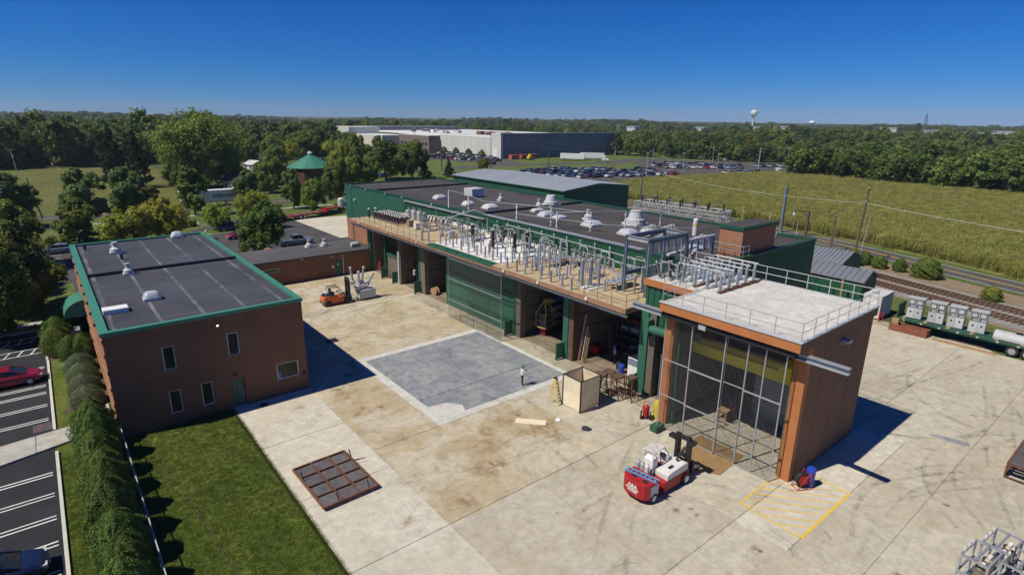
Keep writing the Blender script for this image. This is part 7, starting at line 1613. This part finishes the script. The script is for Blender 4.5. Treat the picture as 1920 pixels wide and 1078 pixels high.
person('person in white shirt and green hard hat standing on the grey pad', (28.5, 33.35, .003), -.35, 'cloth_white', 'hat_green', fw_arms)
dn_arms = {'L': ((.0, .27, 1.12), (.12, .27, .90), (.16, .26, .83)), 'R': ((-.02, -.27, 1.12), (.06, -.28, .88), (.08, -.28, .80))}
person('person in pale lilac shirt and blue hat beside the tall ladder', (38.05, 31.6, .0), 2.6, 'cloth_lilac', 'hat_blue', dn_arms)
one('phone', MB().cbox((28.5+.36, 33.35-.12, 1.28), (.03, .09, .16)), A['black_paint'], 'small black device held by the person in the white shirt', 'device')

# ------------------------------------------------------------------ fence by the lawn, air conditioner, small lawn bits
fc = thing('chain_fence', 'low chain link fence with blue-grey top rail along the lawn', 'fence', (1.5, 30, -.05))
for k in range(16): MB().tube((0, 14.2-k*2.9, 0), (0, 14.2-k*2.9, 1.25), .035).build('post', A['steel_blue'], fc)
MB().tube((0, 14.2, 1.22), (0, -30, 1.22), .035).build('rail', A['grey_light'], fc); MB().tube((0, 14.2, .1), (0, -30, .1), .02).build('rail', A['grey_light'], fc)
MB().quad((.01, 14.2, .08), (.01, -30, .08), (.01, -30, 1.22), (.01, 14.2, 1.22)).build('wire_cloth', A['chain_link'], fc)
for k in range(6): one('footing_slab', MB().box(.95, 42.6-k*2.9, -.05, 1.42, 43.2-k*2.9, .03), A['concrete_walk'], ORD[k]+' small concrete slab from the office beside the lawn fence', 'slab', 'slabs beside the lawn fence')
t = thing('air_conditioner', 'grey air conditioning unit enclosed by the tall hedge', 'air conditioner', (.1, 67.4, -.02)); MB().box(-.7, -.7, 0, .7, .7, 1.3).build('case', A['grey_paint'], t, bevel=.03); MB().lathe([(.5, 1.301), (.5, 1.33)], n=16).build('fan_grille', A['steel_dark'], t)
# ------------------------------------------------------------------ buildings behind
b2 = thing('storage_building', 'long green building with pale grey metal gable roof behind the hall', 'building', (95, 107.5, -.05))
bx0, bx1, by0_, by1_, be, br = 84.7, 105.3, 86.7, 128.4, 6.95, 7.9
wbuild(ribbed('x', bx0, by0_, by1_, -.1, be, .6, .05), 'siding', A['siding_green'], b2); wbuild(MB().extr([(bx0+.06, -.1), (bx1, -.1), (bx1, be), ((bx0+bx1)/2, br-.06), (bx0+.06, be)], 'y', by0_, by1_-.1), 'wall', A['siding_green'], b2)
mxx = (bx0+bx1)/2
for s_, xa in ((-1, bx0-.35), (1, bx1+.35)):
    rr_ = wbuild(MB().add([(xa, by0_-.3, be-.05), (mxx, by0_-.3, br), (mxx, by1_+.3, br), (xa, by1_+.3, be-.05), (xa, by0_-.3, be+.07), (mxx, by0_-.3, br+.12), (mxx, by1_+.3, br+.12), (xa, by1_+.3, be+.07)], [(0,3,2,1),(4,5,6,7),(0,1,5,4),(1,2,6,5),(2,3,7,6),(3,0,4,7)]), 'roof', A['metal_roof_far'], b2)
    if s_ < 0:
        for k in range(27):
            y = by0_+1.55*k; wbuild(MB().bar((xa+.05, y, be+.10), (mxx-.05, y, br+.15), .05, .06), 'roof_seam', A['metal_roof'], rr_)
wbuild(MB().box(bx0-.45, by0_-.3, be-.22, bx0-.28, by1_+.3, be-.02), 'gutter', A['trim_green'], b2)
for k in range(5): wbuild(MB().box(bx0-.12, by0_+4+k*9, 0, bx0-.051, by0_+4.3+k*9, be-.2), 'downpipe', A['trim_green'], b2)
def gable_shed(label, x0, x1, y0, y1, e, r, m_w='siding_green', m_r='metal_roof', seams=13, name='shed', cat='shed', m_s='steel_dark', ridge=None):
    t = thing(name, label, cat, ((x0+x1)/2, (y0+y1)/2, 0)); mx = ridge or (x0+x1)/2
    wbuild(MB().extr([(x0+.05, -.1), (x1, -.1), (x1, e), (mx, r-.05), (x0+.05, e)], 'y', y0, y1), 'wall', A[m_w], t); wbuild(ribbed('x', x0, y0+.02, y1-.02, -.05, e-.02, .35, .04), 'siding', A[m_w], t)
    for xa, s_ in ((x0-.3, 1), (x1+.3, -1)):
        rr_ = wbuild(MB().add([(xa, y0-.25, e-.06), (mx, y0-.25, r), (mx, y1+.25, r), (xa, y1+.25, e-.06), (xa, y0-.25, e+.04), (mx, y0-.25, r+.08), (mx, y1+.25, r+.08), (xa, y1+.25, e+.04)], [(0,3,2,1),(4,5,6,7),(0,1,5,4),(1,2,6,5),(2,3,7,6),(3,0,4,7)]), 'roof', A[m_r], t)
        for k in range(seams+1):
            y = y0-.2+(y1-y0+.4)*k/seams; wbuild(MB().bar((xa+s_*.03, y, e+.07), (mx-s_*.03, y, r+.11), .06, .07), 'roof_seam', A[m_s], rr_)
    return t
s1_ = gable_shed('green shed with ribbed metal roof beside the near end of the hall', 74.0, 78.2, 24.6, 33.6, 3.2, 4.25)
for y in (27.6, 29.4): wbuild(MB().box(73.8, y, 0, 73.95, y+1.0, 2.1), 'door', A['trim_green'], s1_)
for y, lb in ((26.2, 'first'), (30.6, 'second')): one('timber_post', MB().bar((72.6, y, 0), (72.6, y+.1, 3.6), .2), A['wood'], lb+' upright timber leaning by the green shed wall', 'timber')
s2_ = gable_shed('smaller green shed with grey roof behind the ribbed one', 82.0, 88.8, 30.3, 37.0, 3.1, 4.3)
t = thing('roof_tank', 'white rounded cover on the roof of the back green shed', 'cover', (82.6, 36.2, 4.0)); MB().lathe([(.1, -1.4), (.5, -1.3), (.55, 1.3), (.1, 1.4)], (0, 0, .2), 12, (1, 0, 0)).build('cover', A['white_paint'], t)
wc = thing('white_container', 'white metal container standing at the yard end by the shed', 'container', (73, 22.4, 0)); MB().box(-1.8, -.95, .1, .1, .95, 2.7).build('body', A['white_dirty'], wc, bevel=.02); MB().box(.12, -.95, .1, 1.8, .95, 2.75).build('body', A['white_dirty'], wc, bevel=.02)
MB().lathe([(.3, 0), (.36, .12), (.1, .16)], (-.6, .2, 2.7), 12).build('roof_vent', A['grey_paint'], wc); MB().box(-1.82, -.5, .3, -1.801, .5, 2.3).build('door', A['white_paint'], wc)
for k in range(2): one('red_bollard', MB().lathe([(.08, 0), (.08, .95), (.05, 1.0)], (70.9+k*.5, 21.3-.2*k, 0), 8), A['red_paint'], ('left', 'right')[k]+' of two thin red bollards at the white container', 'bollard')
# warehouse far behind
wh = thing('warehouse', 'huge far warehouse with pale side, dark blue front and white roof', 'warehouse', (240, 300, -.05))
W0, W1, V0, V1 = 197, 291, 251, 420
for r, z, m_ in (((W0, V0, W1, V0+.6), 13.2, 'wall_navy'), ):
    wbuild(ribbed('y', r[1], r[0]+.6, r[2], 0, z, 1.6, .12), 'siding', A[m_], wh); wbuild(MB().box(r[0]+.6, r[1]+.02, 0, r[2], r[3], z), 'wall', A[m_], wh)
wbuild(MB().box(W0-.8, V0-.1, 0, W0+.59, V0+9, 13.5), 'wall', A['wall_grey'], wh)
for k in range(8):
    y = V0+9+k*6.6
    wbuild(MB().box(W0, y+.06, 0, W0+.6, y+6.54, 11.0), 'wall_panel', A['wall_grey'], wh); wbuild(MB().box(W0+.05, y-.06, 0, W0+.3, y+.06, 11.0), 'panel_joint', A['wall_brownish'], wh)
wbuild(MB().box(W0-8, V0+62, 0, W0+.4, V0+100, 10.2), 'wall', A['wall_brownish'], wh); wbuild(MB().box(W0-8.2, V0+61.8, 10.2, W0+.3, V0+100.2, 10.5), 'roof', A['white_paint'], wh)
for k in range(9): wbuild(MB().box(W0-8.06, V0+64+k*3.8, 4.5, W0-8.005, V0+66.8+k*3.8, 6.2), 'window', A['window_blue'], wh)
wbuild(MB().box(W0-20, V0+100, 0, W0-8, V0+140, 9.2), 'wall', A['cream_wall'], wh)
rf = wbuild(MB().box(W0+.7, V0+.7, 10.5, W1, V1, 11.6), 'roof', A['white_paint'], wh); wbuild(MB().box(W0-.85, V0-.15, 13.2, W1+.1, V0+.7, 13.5), 'parapet', A['white_paint'], wh)
wbuild(MB().box(W0-19.9, V0+100.1, 9.2, W0+.6, V1-.1, 9.6), 'roof', A['white_paint'], wh)
wbuild(MB().box(W0+2, V0+150, 0, W1-20, V1+10, 14.3), 'high_bay', A['wall_navy'], wh); wbuild(MB().box(W0-22, V0+146, 0, W0+1.9, V1+9, 14.0), 'high_bay', A['wall_grey'], wh)
rr_ = random.Random(3)
for k in range(26):
    x = W0+rr_.uniform(3, 40); y = V0+rr_.uniform(8, 130); s_ = rr_.uniform(1, 2.2); wbuild(MB().box(x, y, 11.6, x+s_*1.4, y+s_*2, 11.6+s_*.9), 'roof_unit', A[rr_.choice(['grey_paint', 'steel_dark', 'white_dirty', 'steel_rust'])], rf)
wbuild(MB().box(W0-.95, V0+3, .1, W0-.81, V0+7, 5.2), 'loading_door', A['white_paint'], wh)
for x in (205, 216, 240): wbuild(MB().box(x, V0-.25, .1, x+4, V0-.13, 4.6), 'loading_door', A['steel_dark'], wh)
for k in range(4): PT('roadshrub', 'warehouse_shrub', ORD[k]+' small dark tree from the corner along the pale warehouse wall', 'tree', W0-1.8, V0+16+k*13, 4.4, 1.9, 'small trees along the warehouse wall', k)
for k in range(3): one('red_container', MB().box(199+k*7, V0-6, 0, 204.5+k*7, V0-3.4, 2.4), A['wall_red'], ('left', 'middle', 'right')[k]+' red skip under the dark warehouse front', 'container', 'red skips at the warehouse')
t = thing('yellow_loader', 'yellow loader parked before the warehouse', 'loader', (206, 238, -.05)); MB().box(-1.5, -1, .7, 1.2, 1, 2.0).build('body', A['yellow_paint'], t, bevel=.1); MB().box(-.6, -.8, 2.0, .6, .8, 3.1).build('cab', A['yellow_paint'], t); MB().box(1.2, -1.2, .3, 2.2, 1.2, 1.4).build('bucket', A['steel_dark'], t)
for x in (-.9, .9):
    for s_ in (-1, 1): wheel(t, x, s_*.95, .6, .4, 'yellow_paint')
# round wooden tank with conical green roof
rt_ = thing('round_tank_house', 'round brown wooden tank house with green conical roof among the trees', 'building', (67.5, 183.5, -.05))
n = 14; Rk = 6.9
for k in range(n):
    a0, a1 = 2*PI*k/n, 2*PI*(k+1)/n
    for j in range(5):
        b0 = a0+(a1-a0)*j/5+.004; b1 = a0+(a1-a0)*(j+1)/5-.004
        p0 = Vector((math.cos(a0), math.sin(a0)))*Rk; p1 = Vector((math.cos(a1), math.sin(a1)))*Rk; q0 = p0.lerp(p1, j/5+.01); q1 = p0.lerp(p1, (j+1)/5-.01)
        MB().prism([(q0.x*.97, q0.y*.97), (q1.x*.97, q1.y*.97), (q1.x, q1.y), (q0.x, q0.y)][::-1], 0, 6.0).build('board', A['wood_tank'], rt_)
    e0 = Vector((math.cos(a0), math.sin(a0)))*7.4; e1 = Vector((math.cos(a1), math.sin(a1)))*7.4
    MB().add([(e0.x, e0.y, 5.9), (e1.x, e1.y, 5.9), (0, 0, 10.0), (e0.x, e0.y, 5.75), (e1.x, e1.y, 5.75), (0, 0, 9.8)], [(0, 1, 2), (3, 5, 4), (0, 3, 4, 1)]).build('roof_panel', A['coping_green'], rt_)
MB().lathe([(.7, 9.8), (.9, 10.0), (.5, 10.5), (.05, 10.7)], n=10).build('finial', A['grey_light'], rt_)
MB().box(-1.5, -7.0, .1, 1.9, -6.75, 3.6).build('door', A['door_green'], rt_)
# small house under the huge tree, lawns sheds
def house(label, x, y, w, d, e, r, rz=0., mw='cream_wall', mr='roof_tar', chim=True):
    t = thing('house', label, 'house', (x, y, -.05), rz)
    MB().extr([(-w/2, 0), (w/2, 0), (w/2, e), (0, r), (-w/2, e)], 'y', -d/2, d/2).build('wall', A[mw], t)
    rf = None
    for s_ in (-1, 1): rf = MB().add([(s_*(w/2+.4), -d/2-.3, e-.2), (0, -d/2-.3, r+.05), (0, d/2+.3, r+.05), (s_*(w/2+.4), d/2+.3, e-.2), (s_*(w/2+.4), -d/2-.3, e), (0, -d/2-.3, r+.25), (0, d/2+.3, r+.25), (s_*(w/2+.4), d/2+.3, e)], [(0,3,2,1),(4,5,6,7),(0,1,5,4),(1,2,6,5),(2,3,7,6),(3,0,4,7)]).build('roof', A[mr], t)
    if chim: MB().box(-.4, -d*.3, r-.3, .4, -d*.3+.8, r+1.1).build('chimney', A['brick_red'], rf)
    for a in (-.28, .28): wd = MB().box(a*w-.5, -d/2-.06, 1, a*w+.5, -d/2-.001, 2.4).build('window', A['window_blue'], t); MB().box(-w/2-.06, a*d-.5, 1, -w/2-.001, a*d+.5, 2.4).build('window', A['window_blue'], t)
    return t
house('small pale house under the huge spreading tree', 46, 181, 7, 9, 3.2, 5.6, .2); house('small pale pavilion among the trees left of the tank', 68, 246, 6, 6, 2.6, 3.8, .3, 'cream_wall', 'white_dirty', False)
one('field_wall', MB().box(14, 345, 0, 62, 345.4, 2.4), A['wall_grey'], 'long low grey wall at the far edge of the left field', 'wall')
# far town buildings seen over the woods
for i, (x, y, w, d, h, m_, lb) in enumerate(((885, 470, 60, 26, 13, 'white_dirty', 'long white block right of the water tower'), (905, 440, 70, 20, 8, 'wall_navy', 'low dark block below the white one near the water tower'), (700, 345, 14, 12, 15, 'white_dirty', 'small white gable building rising from the right woods'), (950, 322, 40, 20, 14.5, 'white_dirty', 'white flat building on the right horizon, left one'), (965, 272, 36, 20, 12, 'white_dirty', 'white flat building on the right horizon, middle one'), (690, 160, 26, 14, 13, 'slate_blue', 'grey-blue long roof in the right woods'), (985, 198, 40, 20, 12.5, 'white_dirty', 'white flat building on the right horizon, right one'), (640, 420, 30, 12, 13, 'white_dirty', 'pale roof showing over the woods left of the water tower'), (560, 460, 20, 10, 13, 'white_dirty', 'small pale roof showing over the central woods'))):
    t = thing('far_building', lb, 'building', (x, y, -.05), .35); mm = A[m_] if m_ in A else A['steel_blue']
    MB().box(-w/2, -d/2, 0, w/2, d/2, h).build('wall', mm, t); MB().box(-w/2-.5, -d/2-.5, h, w/2+.5, d/2+.5, h+.8).build('roof', A['grey_light'], t)
    for k in range(int(w/6)): MB().box(-w/2+2+k*6, -d/2-.12, h-4, -w/2+5+k*6, -d/2-.001, h-2).build('window', A['window_blue'], t); 
# water towers
wt = thing('water_tower', 'pale green ball-topped water tower standing over the right woods', 'water tower', (882, 489, 0)); MB().lathe([(4.5, 0), (2.0, 5), (1.5, 10), (1.5, 25), (2.0, 27.8), (4.0, 29.6), (5.1, 32.4), (4.9, 35), (3.4, 37.4), (.3, 38.6)], n=20).build('tower', A['tower_green'], wt, smooth=True); MB().lathe([(.4, 38.4), (.4, 39.4), (.05, 39.8)], n=8).build('finial', A['grey_light'], wt)
wt = thing('water_tower', 'tiny white water tank cap on the right horizon', 'water tower', (1367, 617, 0)); MB().lathe([(2, 0), (1.6, 16), (6, 18), (6.5, 21), (4, 23.5), (.2, 24)], n=16).build('tower', A['white_paint'], wt, smooth=True)
t = thing('transmission_pylon', 'lattice transmission pylon rising over the right woods', 'pylon', (955, 279, 0))
for a in (-1, 1):
    for b in (-1, 1): MB().bar((a*3, b*3, 0), (a*.5, b*.5, 34), .35).build('leg', A['steel_dark'], t)
for z in (22, 26, 30): MB().bar((-5, 0, z), (5, 0, z), .4).build('cross_arm', A['steel_dark'], t)
for k in range(7): MB().bar((-3+k*.36, -3+k*.36, k*4.8), (3-k*.36-.36, -3+k*.36, k*4.8+4.8), .25).build('brace', A['steel_dark'], t)
# ------------------------------------------------------------------ substation lattice behind the hall
st = thing('substation_frame', 'galvanised lattice substation frame with switches behind the hall', 'substation', (80, 55, 0))
def truss(par, p, q, h, w, n, m_='grey_light', r=.05):
    p = Vector(p); q = Vector(q); d = (q-p)/n; u = Vector((0, 0, h)); s_ = d.cross(Vector((0, 0, 1))).normalized()*w/2
    mb = MB()
    for c in (s_, -s_, s_+u, -s_+u): mb.bar(p+c, q+c, r*1.6)
    for k in range(n):
        a = p+d*k; b = p+d*(k+1)
        for c in (s_, -s_): mb.bar(a+c, b+c+u, r) if k % 2 else mb.bar(a+c+u, b+c, r)
        mb.bar(a+s_, a-s_, r); mb.bar(a+s_+u, a-s_+u, r)
    return mb.build('truss', A[m_], par)
for x in (-1.6, 1.6): truss(st, (x, -8, 7.2), (x, 8, 7.2), 1.0, .7, 16)
for y in (-8, -2.7, 2.7, 8): truss(st, (-1.6, y, 7.3), (1.6, y, 7.3), .8, .5, 4)
for x in (-1.6, 1.6):
    for y in (-8, -2.7, 2.7, 8):
        mb = MB()
        for a in (-.3, .3):
            for b in (-.3, .3): mb.bar((x+a, y+b, 0), (x+a, y+b, 7.2), .08)
        for k in range(9): mb.bar((x-.3, y-.3, k*.8), (x+.3, y-.3, k*.8+.8), .05); mb.bar((x-.3, y+.3, k*.8+.8), (x-.3, y-.3, k*.8), .05)
        mb.build('column', A['grey_light'], st)
for k in range(12): MB().lathe(shed_prof(.18, 1.0, 6), (-1.2 if k % 2 else 1.2, -7+k*1.25, 8.2), 8).build('insulator', A['porcelain_brown'], st)
for k in range(4): MB().path([(-1.6, -6.5+k*4, 9.0), (1.6, -6.5+k*4, 9.1)], .06).build('bus_pipe', A['galv'], st)
# ------------------------------------------------------------------ poles and wires
def upole(label, x, y, h, arms=1, m_='wood_pole', r=.16, name='utility_pole', lean=(0, 0), aw=1.2, rz=.3, gear=False, grp='utility poles'):
    t = thing(name, label, 'pole', (x, y, -.05), rz, grp); MB().tube((0, 0, 0), (lean[0], lean[1], h), r, r*.65, 8).build('pole', A[m_], t)
    for k in range(arms):
        z = h-.5-k*2.2; c = Vector((lean[0], lean[1], 0))*(z/h); a = MB().bar((c.x-aw, c.y, z), (c.x+aw, c.y, z), .12).build('cross_arm', A[m_], t)
        for q in (-.9, -.4, .5, .9): MB().lathe([(.05, 0), (.08, .06), (.05, .2)], (c.x+q*aw, c.y, z+.06), 6).build('insulator', A['white_dirty'], a)
    if gear: MB().lathe([(.25, 0), (.28, .1), (.28, .8), (.2, .9)], (lean[0]+.35, lean[1], h-3.2), 10).build('transformer', A['grey_paint'], t)
    return t
upole('tall wooden utility pole with two cross arms beside the country road', 100.8, 35.6, 12.2, 2, lean=(-.7, -.5), r=.2); upole('shorter wooden pole with cross arms left of the tall one', 104.9, 40.9, 6.6, 1, gear=False, lean=(-.1, 0)); MB()
upole('thin leaning grey pole right of the tall wooden one', 109.4, 37.6, 6.2, 0, 'grey_paint', .09, lean=(-.2, -.4))
t = thing('rail_signal_mast', 'thick grey steel mast standing behind the hall roof', 'mast', (114.8, 54.8, -.05)); MB().box(-.28, -.22, 0, .28, .22, 9.2).build('mast', A['steel_blue'], t); MB().path([(.2, 0, 5.8), (1.6, -1.4, 5.9)], .04).build('arm', A['steel_dark'], t)
t = thing('gallows_lamp', 'black angled gallows post with lamp right of the grey mast', 'lamp post', (115.0, 49.9, -.05)); MB().box(-.25, -.2, 0, .25, .2, 4.9).build('post', A['wood_dark'], t); MB().bar((0, 0, 4.8), (-.9, 2.4, 4.75), .22).build('arm', A['wood_dark'], t); MB().bar((0, 0, 3.6), (-.45, 1.1, 4.7), .15).build('brace', A['wood_dark'], t); MB().lathe([(.2, 0), (.12, .5), (.05, .6)], (-.9, 2.4, 3.9), 8).build('lamp', A['white_paint'], t)
upole('dark steel pole before the corn behind the hall', 118.5, 93.5, 10.2, 0, 'steel_dark', .22); upole('double cross-armed pole in the far car park', 164, 142.5, 12.0, 2, rz=.8, gear=True); upole('dark wooden pole at the left end of the far car park', 152.8, 165.6, 9.0, 0, r=.25, m_='wood_dark'); upole('tall pole with cross arms before the warehouse corner', 152.3, 201.7, 16, 2, rz=.9); upole('dark wooden pole before the warehouse car rows', 131.4, 208, 12.2, 0, m_='wood_dark', r=.25); upole('very tall slim pole among the big pair of trees', 116.3, 203, 17.5, 1, m_='grey_paint', rz=.8)
upole('leaning wooden pole by the street on the left', -.7, 154.8, 8.4, 0, lean=(-1.1, .3)); upole('pale pole with transformer in the left field', -5.6, 283, 8.4, 1, 'grey_paint', gear=True, lean=(-.6, 0)); upole('pale street pole left of the wooden tank', 56, 196, 10, 1, 'grey_paint'); upole('leaning pale pole before the wooden tank', 52.2, 173.5, 7.2, 0, 'grey_paint', lean=(-.6, 0)); upole('slim pole at the centre of the far car park', 176, 137, 10, 1, 'grey_paint', rz=.8)
for i, (x, y, h, lb) in enumerate(((228, 157.3, 7.2, 'left car park lamp before the woods'), (236, 180.6, 7.5, 'back car park lamp near the grass strip'), (237, 145.5, 7.2, 'middle car park lamp before the woods'), (257, 137, 9.5, 'car park lamp by the exit road'), (262, 164, 9, 'car park lamp at the wood edge'), (290, 140, 9, 'car park lamp farthest right'), (196, 170, 8, 'car park lamp among the cars'), (240.5, 128.4, 9, 'car park lamp nearest the corn'))):
    t = thing('car_park_lamp', lb, 'lamp post', (x, y, -.05), .7, 'car park lamps'); MB().tube((0, 0, 0), (0, 0, h), .12, .08).build('pole', A['grey_paint'], t); MB().bar((-.9, 0, h), (.9, 0, h), .14).build('arm', A['grey_paint'], t)
    for s_ in (-1, 1): MB().box(s_*.9-.35, -.2, h-.05, s_*.9+.35, .2, h+.15).build('lamp_head', A['white_dirty'], t)
for i, (x, y, lb) in enumerate(((98, 630, 'ball field floodlight mast farthest left'), (146.7, 559, 'ball field floodlight mast, middle'), (153.7, 557, 'ball field floodlight mast, right'), (172, 520, 'ball field floodlight mast near the warehouse'))):
    t = thing('floodlight_mast', lb, 'lamp post', (x, y, 0), 0, 'ball field masts'); MB().tube((0, 0, 0), (0, 0, 19), .35, .25).build('pole', A['grey_light'], t); MB().box(-1.6, -.3, 18.2, 1.6, .3, 19.6).build('lamp_bank', A['white_paint'], t)
for i in range(6): one('thin_mast', MB().tube((66+i*.6, 47-i*3.2, 0), (66+i*.6, 47-i*3.2, 11.2-.5*(i % 3)), .05, .03, 6), A['grey_light'], ORD[i]+' thin lightning mast from the left behind the hall roof', 'mast', 'thin masts behind the hall')
def wire(label, p, q, sag, r=.02, m_='wire_dark', n=14):
    p = Vector(p); q = Vector(q); pts = [p.lerp(q, k/n)-Vector((0, 0, sag*4*(k/n)*(1-k/n))) for k in range(n+1)]
    return one('overhead_wire', MB().path(pts, r, 4), A[m_], label, 'wire', 'overhead wires')
wire('pale overhead cable from the tall road pole towards the right edge', (100.2, 35.2, 9.3), (84, -10, 9.3), .5, .03, 'wire_light'); wire('pale overhead cable from the dark steel pole to the tall road pole', (118.5, 93.5, 9.6), (100.2, 35.2, 9.3), 1.2, .03, 'wire_light')
wire('thin upper wire on the tall road pole towards the right', (100.1, 35.1, 12.0), (84, -10, 12), .6); wire('thin upper wire between steel pole and tall road pole', (118.5, 93.5, 10), (100.1, 35.1, 12.0), .9); wire('lower wire between the road poles', (104.9, 40.9, 6.2), (80, -12, 6.2), .5); wire('lower wire behind the hall to the gallows post', (115, 49.9, 4.6), (104.9, 40.9, 6.2), .3)
wire('wire from the car park pole across to the steel pole', (164, 142.5, 11.5), (118.5, 93.5, 10), 1.2); wire('wire from the warehouse pole to the car park pole', (152.3, 201.7, 15), (164, 142.5, 11.5), 1.0); wire('second wire from the warehouse pole to the car park pole', (152.3, 201.7, 13), (164, 142.5, 9.5), 1.0); wire('wire from the car park pole towards the exit road', (164, 142.5, 11.5), (257, 137, 9), 1.6); wire('wire along the warehouse front', (116.3, 203, 16.5), (152.3, 201.7, 15), .8)
wire('wire across the left field', (-5.9, 283, 7.8), (-80, 300, 7.8), 1); wire('lower wire along the left street', (-1.6, 155, 7), (56, 196, 9.4), 1.2); wire('upper wire along the left street', (-1.7, 155, 8.2), (-70, 150, 8.2), 1)
# flag on the far left
t = thing('flag_pole', 'flagpole with a red, white and blue striped flag at the left edge', 'flag', (-6.0, 133, -.05)); MB().tube((0, 0, 0), (0, 0, 9.5), .07, .04).build('pole', A['white_dirty'], t)
for k in range(7): MB().box(.05, -.02, 9.3-k*.28, 1.0-.05*k, .02, 9.57-k*.28).build('stripe', A['red_dark' if k % 2 == 0 else 'white_paint'], t)
MB().box(.05, -.025, 8.5, .5, -.021, 9.57).build('canton', A['blue_paint'], t)

# ------------------------------------------------------------------ summer haze
hz = MB().box(-700, -200, -1.2, 2600, 3400, 60).build('haze', None); hz.data.materials.clear()
hm = bpy.data.materials.new('haze'); hm.use_nodes = True; ht = hm.node_tree; ht.nodes.clear(); ho = ht.nodes.new('ShaderNodeOutputMaterial'); pv = ht.nodes.new('ShaderNodeVolumePrincipled')
pv.inputs['Color'].default_value = (.74, .87, 1.0, 1); pv.inputs['Density'].default_value = 0.00012; pv.inputs['Anisotropy'].default_value = .1; ht.links.new(pv.outputs[0], ho.inputs['Volume']); hz.data.materials.append(hm); hz['kind'] = 'stuff'; hz['label'] = 'thin blue summer haze over the far woods'; hz['category'] = 'haze'
